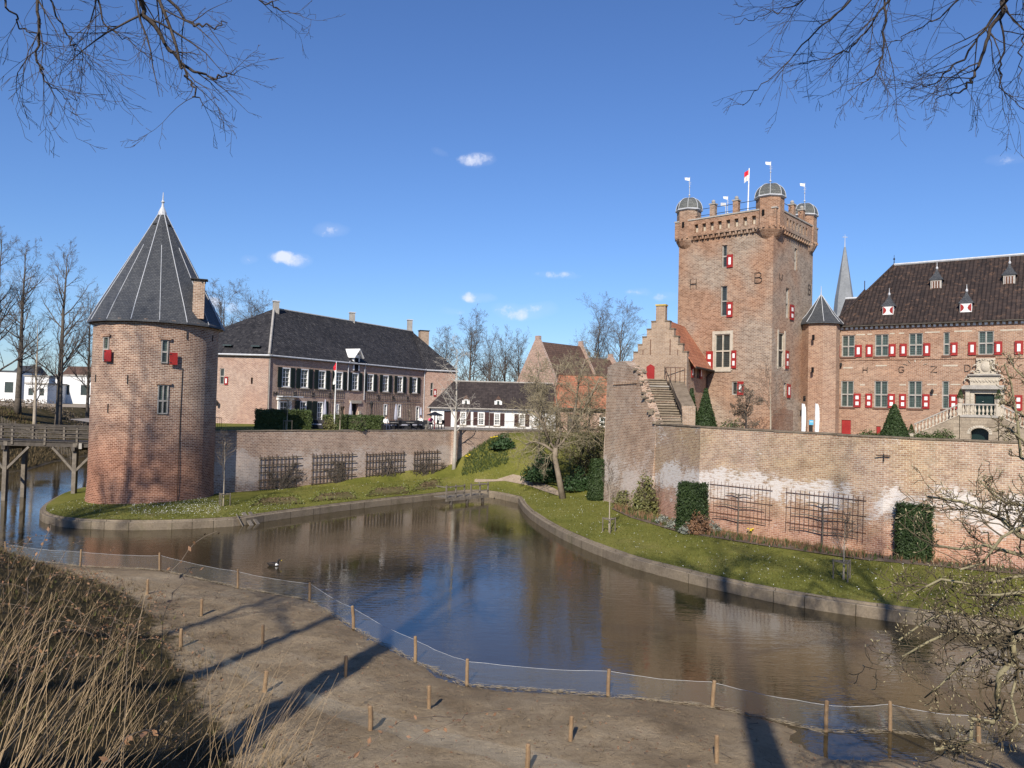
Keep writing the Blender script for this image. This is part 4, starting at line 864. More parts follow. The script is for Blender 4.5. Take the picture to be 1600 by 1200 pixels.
# ---------------------------------------------------------------- great tower
def great_tower():
    Yc = 60.0; c = D(1205, 600, Yc); C0 = Vector((c.x, c.y, 0)); tf = Vector((.752, -.659, 0)).normalized(); tr = Vector((.659, .752, 0)).normalized(); Lf, Lr = 8.3, 8.5
    t = thing('great_tower', 'square brick castle keep with four domed corner turrets and red white shutters', 'tower', (C0.x, C0.y, 6.3))
    A = C0-tf*Lf; ff = Fac(A, tf); fr = Fac(C0, tr); z0, zc, zp = 6.1, 22.65, 24.0
    Wf = {'a': ff.rect(1128, 383, 1136, 418), 'b': ff.rect(1126, 447, 1136, 494), 'c': ff.rect(1117, 522, 1141, 575), 'd': ff.rect(1143.5, 596, 1152, 617)}
    Wr = {'a': fr.rect(1241.5, 388, 1245.5, 423), 'b': fr.rect(1228, 450, 1233, 497), 'c': fr.rect(1216, 520, 1225, 575), 'd': fr.rect(1224.5, 598, 1228.5, 620)}
    mb = MB(); ff.wall(mb, 0, Lf, z0, zc, list(Wf.values()), .35); fr.wall(mb, 0, Lr, z0, zc, list(Wr.values()), .35)
    B = A+tr*Lr; E_ = C0+tr*Lr
    for p, q in ((B, A), (E_, B)): mb.quad((p.x, p.y, z0), (q.x, q.y, z0), (q.x, q.y, zc), (p.x, p.y, zc))
    mb.build('wall', M['brick_tower'], t)
    m = MB(); back_skin(m, ff, Wf.values(), .35); back_skin(m, fr, Wr.values(), .35); m.build('window_back', M['dark_inside'], t)
    for k in 'ab': lead_window(t, ff, Wf[k], 1, .5, .18, M['stone_grey'], M['glass'], .15)
    lead_window(t, ff, Wf['c'], 2, .5, .12, M['stone'], M['glass'], .15); lead_window(t, ff, Wf['d'], 1, .99, .15, M['stone_grey'], M['glass'], .12)
    for k in 'abd': lead_window(t, fr, Wr[k], 1, .5, .18, M['stone_grey'], M['glass'], .15)
    lead_window(t, fr, Wr['c'], 1, .5, .12, M['stone'], M['glass'], .15)
    w = Wf['c']; m = MB()
    for q in ((w[0]-.22, w[0]-.002, w[2]-.2, w[3]+.25), (w[1]+.002, w[1]+.22, w[2]-.2, w[3]+.25)): ff.box(m, *q, -.1, .05)
    ff.box(m, w[0], w[1], w[3]+.002, w[3]+.24, -.1, .047); ff.box(m, w[0]-.1, w[1]+.1, w[2]-.3, w[2]-.002, -.1, .1); m.build('window_surround', M['stone'], t)
    w = Wr['c']; m = MB(); 
    for q in ((w[0]-.2, w[0]-.002, w[2]-.1, w[3]+.2), (w[1]+.002, w[1]+.2, w[2]-.1, w[3]+.2)): fr.box(m, *q, -.1, .05)
    m.build('window_surround', M['stone'], t)
    shutter(t, ff, ff.rect(1136.2, 398, 1145.6, 418), 1); shutter(t, ff, ff.rect(1136, 472, 1145.2, 495.6), 2); shutter(t, ff, ff.rect(1104, 549, 1114.5, 577.5), 2, d=.06); shutter(t, ff, ff.rect(1143.3, 547.6, 1151, 575.6), 2, d=.06); shutter(t, ff, ff.rect(1152.6, 596, 1162.4, 617.5), 1)
    shutter(t, fr, fr.rect(1233.4, 476.6, 1239.5, 500), 2); shutter(t, fr, fr.rect(1226, 548, 1231, 576), 2, d=.06); shutter(t, fr, fr.rect(1228.8, 600, 1234, 621.6), 1)
    letter(t, ff, 'H', ff.rect(1079, 436, 1089, 452), .026); letter(t, ff, 'B', ff.rect(1180, 426, 1191, 442), .026); letter(t, fr, 'U', fr.rect(1217, 428, 1222, 436), .022); letter(t, fr, 'B', fr.rect(1262, 445, 1266, 460), .022)
    # corbelled parapet with openings
    for f, L, us in ((ff, Lf, [1088, 1100, 1112, 1124.4, 1137.6, 1150.4, 1164, 1177.6]), (fr, Lr, [1231, 1236, 1241, 1246, 1251, 1256, 1261])):
        m = MB(); hs = []
        for u in us: s = f.px(u, 345, .3)[0]; w = .17 if f is ff else .16; hs.append((s-w, s+w, 22.95, 23.62))
        f2 = Fac(f.O+f.n*.28, f.t); f2.wall(m, -.28, L+.28, zc, zp, hs, .3); f.box(m, -.28, L+.28, zp-.02, zp, -.25, .275)
        m.quad(f.P(-.28, zc, .28), f.P(L+.28, zc, .28), f.P(L, zc, -.01), f.P(0, zc, -.01)); m.quad(f.P(-.28, zc, -.05), f.P(L+.28, zc, -.05), f.P(L+.28, zp, -.05), f.P(-.28, zp, -.05))
        m.build('parapet', M['brick_tower'], t)
        m = MB(); f.box(m, -.3, L+.3, zp+.003, zp+.12, -.3, .34); m.build('parapet_coping', M['stone_grey'], t)
        k = int(L/.24)
        for i in range(k): m = MB(); s = L*(i+.2)/k; f.box(m, s, s+.14, zc-.3, zc-.01, -.05, .16+.1*(i % 2)); m.build('dentil', M['brick_tower'], t)
        m = MB(); 
        for h in hs: f.box(m, h[0]-.05, h[1]+.05, 22.9, 23.7, -.047, -.03)
        m.build('opening_back', M['stone'], t)
    for p, q, inn in ((B, A, tf), (E_, B, -tr)):
        m = MB(); a, b = Vector((p.x, p.y, zc)), Vector((q.x, q.y, zc)); w = inn*.4; up = Vector((0, 0, zp-zc)); m.hexa([a, b, b+w, a+w, a+up, b+up, b+w+up, a+w+up]); m.build('parapet', M['brick_tower'], t)
    m = MB(); m.add([(p.x, p.y, zc+.2) for p in (A, C0, E_, B)], ((0, 1, 2, 3),)); m.build('roof_deck', M['lead'], t)
    # corner turrets
    for i, (p, s) in enumerate(((C0, 1.06), (A, 1.0), (E_, 1.0), (B, 1.0))):
        ofs = (p-(A+E_)*.5).normalized(); q = p-ofs*.82; n = 8; a0 = math.pi/8+math.atan2(tf.y, tf.x); r = 1.02*s
        m = MB(); m.lathe([(.12, 21.3), (.45, 21.55), (.8, 21.95), (r+.02, 22.4), (r+.02, 22.6)], (q.x, q.y, 0), 16, a0); m.build('turret_corbel', M['brick_tower'], t, uvc=(q.x, q.y, r))
        m = MB(); m.lathe([(r, 22.6), (r, 25.05)], (q.x, q.y, 0), n, a0); tu = m.build('turret', M['brick_tower'], t, uvc=(q.x, q.y, r))
        for k in range(16): th = a0+2*math.pi*k/16; m = MB(); m.box((q.x+math.cos(th)*(r+.05), q.y+math.sin(th)*(r+.05), 22.62), (.14, .16, .18), th); m.build('dentil', M['brick_tower'], tu)
        m = MB(); m.lathe([(r+.02, 24.95), (r+.16, 25.05), (r+.16, 25.12), (r, 25.2)], (q.x, q.y, 0), n, a0); m.build('turret_cornice', M['lead'], tu)
        pr = [((r+.08)*math.cos(x)**.8 if x < 1.5 else .06, 25.14+1.08*math.sin(x)) for x in np.linspace(0, 1.5, 9)]; m = MB(); m.lathe(pr, (q.x, q.y, 0), n, a0); m.build('turret_dome', M['slate_dome'], tu)
        for k in range(n):
            th = a0+2*math.pi*k/n; m = MB(); m.tube([(q.x+math.cos(th)*(rr+.02), q.y+math.sin(th)*(rr+.02), z+.01) for rr, z in pr], .022, 5); m.build('lead_rib', M['lead'], tu)
        m = MB(); m.tube([(q.x, q.y, 26.2), (q.x, q.y, 28.05)], .025, 6); m.lathe([(.02, 0), (.10, .1), (.02, .22)], (q.x, q.y, 26.35), 8); m.lathe([(.02, 0), (.07, .07), (.02, .14)], (q.x, q.y, 27.1), 8)
        for zz in (27.45, 27.6): m.bar((q.x-.13, q.y, zz), (q.x+.13, q.y, zz), .02)
        va = m.build('weather_vane', M['lead'], tu); m = MB(); m.hexa([(q.x-.4, q.y-.01, 27.78), (q.x-.02, q.y-.01, 27.72), (q.x-.02, q.y+.01, 27.72), (q.x-.4, q.y+.01, 27.78), (q.x-.44, q.y-.01, 28.0), (q.x-.02, q.y-.01, 27.98), (q.x-.02, q.y+.01, 27.98), (q.x-.44, q.y+.01, 28.0)]); m.build('vane_flag', M['white_paint'], t)
        for dth in (-.5, .35): th = math.atan2(-q.y, -q.x)+dth; m = MB(); m.box((q.x+math.cos(th)*(r-.02), q.y+math.sin(th)*(r-.02), 23.75), (.12, .16, .42), th); m.build('loophole', M['dark_inside'], tu)
    # piers with stone balls, rails, flagpole
    prs = []
    for f, u in ((ff, 1114.5), (ff, 1150.5), (fr, 1238), (fr, 1253)):
        s = f.px(u, 325, -.1)[0]; p = f.P(s, 0, -.12); prs.append((p, f)); m = MB(); m.box((p.x, p.y, 24.63), (.44, .44, 1.0), math.atan2(f.t.y, f.t.x)); pi_ = m.build('parapet_pier', M['brick_tower'], t)
        m = MB(); m.box((p.x, p.y, 25.19), (.56, .56, .1), math.atan2(f.t.y, f.t.x)); m.lathe([(.06, 25.24), (.13, 25.3), (.17, 25.41), (.13, 25.52), (.03, 25.58)], (p.x, p.y, 0), 10); m.build('ball_finial', M['stone_grey'], pi_)
    m = MB()
    for z in (24.4, 24.95):
        m.tube([ff.P(1.2, z, -.1), ff.P(Lf-1.0, z, -.1)], .025, 5); m.tube([fr.P(1.0, z, -.1), fr.P(Lr-1.0, z, -.1)], .025, 5)
    m.build('roof_railing', M['iron'], t)
    p = D(1168, 330, 64.5); q = D(1172.5, 263, 64.5); m = MB(); m.tube([(p.x, p.y, 22.8), (p.x+.08, p.y, q.z)], [.07, .045], 8); fp = m.build('flagpole', M['white_paint'], t)
    for z0_, z1_, mt_, nm in ((q.z-.5, q.z-.1, M['orange_paint'], 'flag'), (q.z-.95, q.z-.5, M['white_paint'], 'flag')):
        m = MB(); n = 6; vs = []
        for i in range(n+1):
            f_ = i/n; x = p.x+.08-.42*f_; y = p.y+.12*math.sin(f_*6); vs += [(x, y, z0_-.35*f_), (x, y, z1_-.3*f_)]
        m.add(vs, [(i*2, i*2+2, i*2+3, i*2+1) for i in range(n)]); m.build(nm, mt_, t)
    p = D(1134, 325, 66); m = MB(); m.tube([(p.x, p.y, 22.8), (p.x, p.y, p.z+.4)], .03, 5); m.bar((p.x-.45, p.y, p.z+.3), (p.x, p.y, p.z+.3), .02, .3); m.lathe([(.5, 22.8), (.45, 24.2), (.02, 24.9)], (p.x, p.y, 0), 8); m.build('stair_cap', M['lead'], t)
    return A, C0, E_, tf, tr
TA, TC, TE, ttf, ttr = great_tower()
# ---------------------------------------------------------------- stepped gable house against the tower
def step_house():
    O = Vector((9.45, 60.05, 0)); tg = Vector((.88, -.47, 0)).normalized(); bk = Vector((.47, .88, 0)).normalized(); W = 4.25; f = Fac(O, tg)
    t = thing('step_gable_house', 'yellow brick house with stepped gable and steep red tiled roof against the keep', 'building', (O.x, O.y, 6.3))
    ze, za, zt = 12.1, 15.0, 16.0; n = 5; pr = [(0, 5.0), (W, 5.0), (W, ze+.35)]
    hw = (W-.75)/2
    for i in range(n):
        x = W-hw*(i+1)/n; z = ze+.35+(za-ze)*(i+1)/n; pr += [(x+(hw/n), z), (x, z)]
    pr = [(0, 5.0), (W, 5.0)]
    for i in range(n): z = ze+.3+(za-ze)*(i)/n*1.02; x1 = W-hw*i/n; x0 = W-hw*(i+1)/n; pr += [(x1, z), (x0, z)]
    pr += [(W/2+.37, zt), (W/2-.37, zt)]
    for i in range(n-1, -1, -1): z = ze+.3+(za-ze)*(i)/n*1.02; x1 = hw*i/n; x0 = hw*(i+1)/n; pr += [(x0, z), (x1, z)]
    fr_ = [f.P(a, z, .02) for a, z in pr]; b = [p+bk*.5 for p in fr_]; k = len(pr); m = MB()
    m.add(fr_+b, [tuple(range(k)), tuple(range(2*k-1, k-1, -1))]+[(i, k+i, k+(i+1) % k, (i+1) % k) for i in range(k)]); gb = m.build('gable', M['brick_gable'], t)
    # brick cap on every step
    for i in range(n):
        z = ze+.3+(za-ze)*i/n*1.02
        for x0, x1 in ((W-hw*(i+1)/n, W-hw*i/n), (hw*i/n, hw*(i+1)/n)): m = MB(); f.box(m, x0-.02, x1+.03, z+.003, z+.09, -.54, .07); m.build('step_cap', M['rubble'], gb)
    m = MB(); f.box(m, W/2-.42, W/2+.42, zt+.003, zt+.12, -.54, .08); m.build('gable_cap', mottle('lichen_stone', (.45, .33, .09), (.55, .42, .14), 2), gb)
    fs = Fac(O+tg*W, bk); fs.n = Vector((tg.x, tg.y, 0)); Ls = 6.3
    hs = [fs.rect(1082.5, 574, 1085.8, 590), fs.rect(1089, 574, 1092, 591)]; m = MB(); fs.wall(m, .5, Ls, 5.5, ze, hs, .2); m.quad(f.P(0, 5.5, -.5), f.P(0, 5.5, -Ls), f.P(0, ze, -Ls), f.P(0, ze, -.5)); m.build('wall', M['brick_palace'], t)
    m = MB(); back_skin(m, fs, hs, .2); m.build('window_back', M['dark_inside'], t); shutter(t, fs, fs.rect(1079.3, 572.5, 1082.4, 590), 1); shutter(t, fs, fs.rect(1092.3, 574, 1096, 592), 1)
    m = MB(); e = .55; mid = W/2; R0 = f.P(mid, za+.1, -.4); R1 = f.P(mid, za+.1, -Ls-1.2); sl = (za+.1-ze)/(W/2)
    for sg in (-1, 1):
        x = mid+sg*(W/2+e); z = ze-sl*e; a, b_ = f.P(x, z, -.4), f.P(x, z, -Ls); dn = Vector((0, 0, -.12)); m.hexa([a+dn, b_+dn, R1+dn, R0+dn, a, b_, R1, R0])
    m.build('roof', M['roof_red'], t)
    m = MB(); x = W+e; z = ze-sl*e; m.tube([f.P(x+.05, z-.05, -.4), f.P(x+.05, z-.05, -Ls+.2)], .09, 6); m.tube([f.P(x, z-.1, -Ls+.5), f.P(W+.1, z-.5, -Ls+.5), f.P(W+.1, 6.4, -Ls+.5)], .05, 6); m.build('gutter', M['iron'], t)
    r = f.rect(1010.5, 569, 1023, 592); m = MB(); q = [(r[0], 10.35), (r[1], 10.35), (r[1], r[3]-.2), ((r[0]+r[1])/2, r[3]), (r[0], r[3]-.2)]
    a = [f.P(x, z, .08) for x, z in q]; b = [f.P(x, z, .025) for x, z in q]; k = 5; m.add(a+b, [tuple(range(k)), tuple(range(2*k-1, k-1, -1))]+[(i, k+i, k+(i+1) % k, (i+1) % k) for i in range(k)]); m.build('door', M['red_paint'], t)
    for s in (.75, 1.35, 2.9, 3.5): m = MB(); f.box(m, s, s+.06, 12.2, 13.4 if 1 < s < 3 else 12.6, .02, .045); m.build('wall_anchor', M['rust'], t)
step_house()
# ---------------------------------------------------------------- palace wing
pc = D(1306, 560, 64.6); tp = Vector((.8025, -.5967, 0)); FP = Fac(pc, tp)
def palace():
    f = FP; L = 26.0; z0, ze = 6.1, 15.35; t = thing('castle_palace', 'long brick castle wing with dark tiled roof and rows of red white shutters', 'building', (pc.x, pc.y, 6.3))
    U = [(1315.4,524,1335.6,557.7),(1367,521.8,1388.5,557),(1420,520,1442,556),(1474,519,1484,554.4),(1528.5,517,1553,554.4)]
    Lw = [(1314,595,1334,635.4),(1366,595,1387.4,637),(1419,595,1441,638),(1472,595,1483,638.8)]
    up = [f.rect(*r) for r in U]; lo = [f.rect(*r) for r in Lw]; zu = (sum(r[2] for r in up)/5, sum(r[3] for r in up)/5); zl = (sum(r[2] for r in lo)/4, sum(r[3] for r in lo)/4)
    up = [(a, b, *zu) for a, b, c, d in up]; lo = [(a, b, *zl) for a, b, c, d in lo]
    st_ = up[4][0]-up[2][0]; up += [(up[4][0]+3.7, up[4][1]+3.7, *zu), (up[4][0]+8.2, up[4][1]+8.2, *zu)]; lo += [(up[5][0], up[5][1], *zl), (up[6][0], up[6][1], *zl)]
    dr = f.rect(1523.3, 615.3, 1554, 643); zd0 = 8.15; door = (dr[0], dr[1], zd0, dr[3])
    bs = [f.rect(1314.7, 656, 1329.5, 678), f.rect(1369, 666, 1376, 676)]; bs = [(bs[0][0], bs[0][1], 6.32, bs[0][3]), (bs[1][0], bs[1][1], 6.32, bs[1][3])]
    mb = MB(); f.wall(mb, 0, L, z0, ze, up+lo+[door]+bs, .3)
    Q = f.P(0, 0, -11.2); R_ = f.P(L, 0, -11.2); S_ = f.P(L, 0); mb.quad((Q.x, Q.y, z0), (f.O.x, f.O.y, z0), (f.O.x, f.O.y, ze), (Q.x, Q.y, ze)); mb.quad((R_.x, R_.y, z0), (Q.x, Q.y, z0), (Q.x, Q.y, ze), (R_.x, R_.y, ze)); mb.quad((S_.x, S_.y, z0), (R_.x, R_.y, z0), (R_.x, R_.y, ze), (S_.x, S_.y, ze))
    mb.build('wall', M['brick_palace'], t)
    m = MB(); back_skin(m, f, up+lo+[door]+bs, .3); m.build('window_back', M['dark_inside'], t)
    for i, r in enumerate(up+lo): lead_window(t, f, r, 1 if r[1]-r[0] < .8 else 2, .48, .15, M['stone_grey'], M['glass_green'], .14)
    for r in up+lo: m = MB(); f.box(m, r[0]-.1, r[1]+.1, r[2]-.14, r[2]-.002, -.08, .07); m.build('sill', M['rust'], t)
    def sh(x0, x1, y0, y1, n, oy): r = f.rect(1240+x0*.225, oy+y0*.225, 1240+x1*.225, oy+y1*.225); return r
    for x0, x1, y0, y1 in [(278,325,720,793),(427,475,715,788),(503,550,713,788),(662,710,708,785),(738,787,706,785),(902,950,700,783),(1090,1140,700,780),(1213,1268,698,780),(1395,1450,695,780),(1535,1595,693,778)]:
        r = sh(x0, x1, y0, y1, 1, 380); shutter(t, f, (r[0], r[1], zu[0]-.02, zu[0]+.98), 1)
    for x0, x1, y0, y1 in [(270,317,250,340),(418,467,250,342),(500,547,250,343),(655,705,253,348),(735,782,253,350),(895,945,255,352),(1083,1138,255,357),(1533,1590,272,370)]:
        r = sh(x0, x1, y0, y1, 2, 560); shutter(t, f, (r[0], r[1], zl[0]-.02, zl[0]+1.13), 2)
    for h in bs: m = MB(); f.box(m, h[0]+.02, h[1]-.02, h[2], h[3]-.02, -.16, -.06); m.build('cellar_door', M['red_paint'], t)
    for ch, x0, x1, y0, y1 in [('H',483,515,60,100),('G',733,768,58,98),('Z',953,998,55,97),('D',1190,1230,45,90)]: letter(t, f, ch, f.rect(1240+x0*.225, 560+y0*.225, 1240+x1*.225, 560+y1*.225), .024)
    # sandstone strips set in the brick
    for x0, x1, y, oy in [(435,497,635,380),(512,545,632,380),(668,702,627,380),(732,768,625,380),(912,1015,618,380),(1115,1240,610,380),(1435,1590,603,380),(345,410,65,560),(570,650,50,560),(1035,1140,50,560),(460,495,183,560),(735,780,183,560),(925,995,181,560),(1090,1160,181,560),(925,995,251,560),(680,700,247,560)]:
        r = f.rect(1240+x0*.225, oy+(y-5)*.225, 1240+x1*.225, oy+(y+5)*.225); m = MB(); f.box(m, r[0], r[1], r[2], r[3], -.02, .012); m.build('sandstone_block', M['stone'], t)
    c = f.px(1240+845*.225, 560+50*.225)
    for k in range(5): th = math.pi*(.14+.18*k); m = MB(); p = f.P(c[0]+math.cos(th)*.62, c[1]-.1+math.sin(th)*.38, .01); q = f.P(c[0]+math.cos(th)*.95, c[1]-.1+math.sin(th)*.62, .01); m.bar(p, q, .13, .02); m.build('sandstone_block', M['stone'], t)
    # string course, eaves dentils, gutter
    zs = zu[0]-.22; m = MB(); f.box(m, 0, L, zs-.09, zs, -.02, .06); m.build('string_course', M['brick_palace'], t)
    k = int(L/.38)
    for i in range(k):
        m = MB(); f.box(m, L*i/k, L*i/k+.19, ze-.28, ze-.08, -.03, .13); m.build('dentil', M['white_paint'], t)
    m = MB(); f.box(m, -.2, L, ze-.06, ze+.07, -.05, .42); m.build('gutter', M['wood_dark'], t)
    s = f.px(1305.5, 560)[0]; m = MB(); m.tube([f.P(s+.04, 6.3, .12), f.P(s+.04, ze-.3, .12), f.P(s+.04, ze, .3)], .055, 6); m.build('downpipe', M['rust'], t)
    # roof with hip towards the keep
    hd = 5.6; rp = f.P(0, 0, -hd); R0 = hit(1397, 414.5, rp, f.n); zr = R0.z; s0 = (R0-f.O).dot(f.t)
    E0, E1 = f.P(-.35, ze+.05, .45), f.P(L+.3, ze+.05, .45); B0_, B1_ = f.P(-.35, ze+.05, -11.6), f.P(L+.3, ze+.05, -11.6); R1 = f.P(L+.3, zr, -hd); R0 = f.P(s0, zr, -hd)
    m = MB(); m.add([E0, E1, B1_, B0_, R0, R1], ((0, 1, 5, 4), (1, 2, 5), (2, 3, 4, 5), (3, 0, 4))); roof = m.build('roof', M['roof_palace'], t)
    m = MB(); m.tube([R0+Vector((0, 0, .05)), R1+Vector((0, 0, .05))], .11, 6); m.build('ridge_tiles', M['lead'], roof); m = MB(); m.tube([E0+Vector((0, 0, .03)), R0+Vector((0, 0, .05))], .09, 6); m.build('hip_tiles', M['roof_palace'], roof)
    m = MB(); m.tube([R0, R0+Vector((0, 0, .9))], [.05, .015], 6); m.lathe([(.02, .45), (.1, .55), (.02, .65)], R0, 8); m.build('finial', M['iron'], roof)
    fn = (E1-E0).cross(R0-E0).normalized(); ang = math.atan2(f.t.y, f.t.x)
    for u0, u1, v0, v1, kind in [(1379.5,1395,479,492,1),(1500,1518,473,488,1),(1455,1469.5,438,451,0),(1567,1586.5,430,444,0)]:
        p = hit((u0+u1)/2, v1, E0, fn); w = .40; zt = p.z+.72; q = p-f.n*.05
        m = MB(); m.box((q.x-f.n.x*.5, q.y-f.n.y*.5, p.z+.3), (2*w, 1.05, .9), ang); dm = m.build('dormer', M['white_paint'] if kind else M['stone_grey'], t)
        fd = Fac(q+f.n*.025, f.t); x = 0.0
        if kind:
            for sg in (-1, 1):
                m = MB(); zc = p.z+.38; pts = [(sg*w*.92, zc-.3), (sg*w*.92, zc+.3), (sg*w*.45, zc+.16), (sg*w*.3, zc), (sg*w*.45, zc-.16)]; a = [fd.P(x_, z_, .03) for x_, z_ in pts]; b = [fd.P(x_, z_, 0) for x_, z_ in pts]; m.add(a+b, [tuple(range(5)), (9, 8, 7, 6, 5)]+[(i, 5+i, 5+(i+1) % 5, (i+1) % 5) for i in range(5)]); m.build('painted_panel', M['red_paint'], dm)
        else:
            m = MB(); fd.box(m, -w*.8, w*.8, p.z+.02, p.z+.62, 0, .03); m.build('dormer_hatch', M['rust'], dm)
            m = MB()
            for k in range(4): fd.box(m, -w*.7+k*.19, -w*.7+k*.19+.03, p.z+.05, p.z+.6, .03, .05)
            m.build('hatch_bars', M['white_paint'], dm)
        m = MB(); c_ = q-f.n*.45; m.lathe([(.75, 0), (.72, .06), (.42, .38), (.16, .72), (.06, 1.0)], (c_.x, c_.y, zt), 4, ang+math.pi/4); cp = m.build('dormer_roof', M['slate'], dm)
        m = MB(); m.lathe([(.07, .95), (.1, 1.05), (.03, 1.2), (.015, 1.55)], (c_.x, c_.y, zt), 8); m.build('dormer_finial', M['lead'], dm)
    # rear roofs seen between the keep and the wing
    m = MB(); a = f.P(-1.5, 15.3, -5); b = f.P(9, 15.3, -5); c = f.P(9, 15.3, -17); d = f.P(-1.5, 15.3, -17); 
    zz = D(1310, 469, 76).z; r0, r1 = f.P(-2, zz, -11.5), f.P(9, zz, -11.5); a.z = b.z = c.z = d.z = 15.2; m.add([a, b, c, d, r0, r1], ((0, 1, 5, 4), (2, 3, 4, 5), (3, 0, 4), (1, 2, 5))); m.build('rear_roof', M['roof_palace'], t)
    m = MB(); m.tube([r0, r1], .14, 6); m.build('ridge_tiles', M['lead'], t)
    p = D(1351, 452, 72); m = MB(); m.lathe([(3.3, -3.6), (.05, 0)], (p.x, p.y, p.z), 4, ang+math.pi/4); m.tube([p, p+Vector((0, 0, .8))], .04, 5); m.build('rear_roof', M['roof_palace'], t)
    for x, y in ((332, 45), (965, 230)):
        c_ = f.px(1240+x*.225, 560+y*.225); m = MB(); p = f.P(c_[0], c_[1], .2); m.tube([f.P(c_[0], c_[1]+.1, 0), p], .02, 5); m.lathe([(.03, .2), (.12, .08), (.09, -.14), (.02, -.2)], p, 8); m.build('wall_lantern', M['iron'], t)
    return door, zl
PDOOR, PZL = palace()
# stair turret between keep and wing
def stair_turret():
    p = D(1281, 600, 64.4); c = Vector((p.x, p.y, 0)); t = thing('stair_turret', 'slim brick stair turret with slate pyramid roof between keep and wing', 'tower', (c.x, c.y, 6.3)); r = 1.52; a0 = math.atan2(tp.y, tp.x)+math.pi/8
    m = MB(); m.lathe([(r, 6.1), (r, 15.55)], (c.x, c.y, 0), 8, a0); m.build('wall', M['brick_palace'], t)
    zt = D(1277, 467, 64.4).z; m = MB(); m.lathe([(r+.28, 15.45), (r+.26, 15.55), (r*.75, 16.3), (.05, zt+.3)], (c.x, c.y, 0), 8, a0); rf = m.build('roof', M['slate'], t)
    for k in range(8): th = a0+k*math.pi/4; m = MB(); m.tube([(c.x+math.cos(th)*(q+.02), c.y+math.sin(th)*(q+.02), z+.02) for q, z in ((r+.26, 15.55), (r*.75, 16.3), (.05, zt+.3))], .025, 5); m.build('lead_roll', M['lead'], rf)
    m = MB(); m.tube([(c.x, c.y, zt+.2), (c.x, c.y, zt+1.1)], [.06, .015], 6); m.build('finial', M['lead'], rf)
    for x, y, oy in ((137, 655, 380), (132, 880, 380), (75, 280, 560)):
        q = D(1240+x*.225, oy+y*.225, 62.95); m = MB(); m.box((q.x, q.y, q.z), (.16, .12, .44), a0+.4); m.build('loophole', M['dark_inside'], t)
    q = D(1302, 600, 63.9); m = MB(); m.bar((q.x-.2, q.y-.3, 6.4), (q.x-.2, q.y-.3, 8.4), .03); m.build('hook_rail', M['iron'], t)
stair_turret()
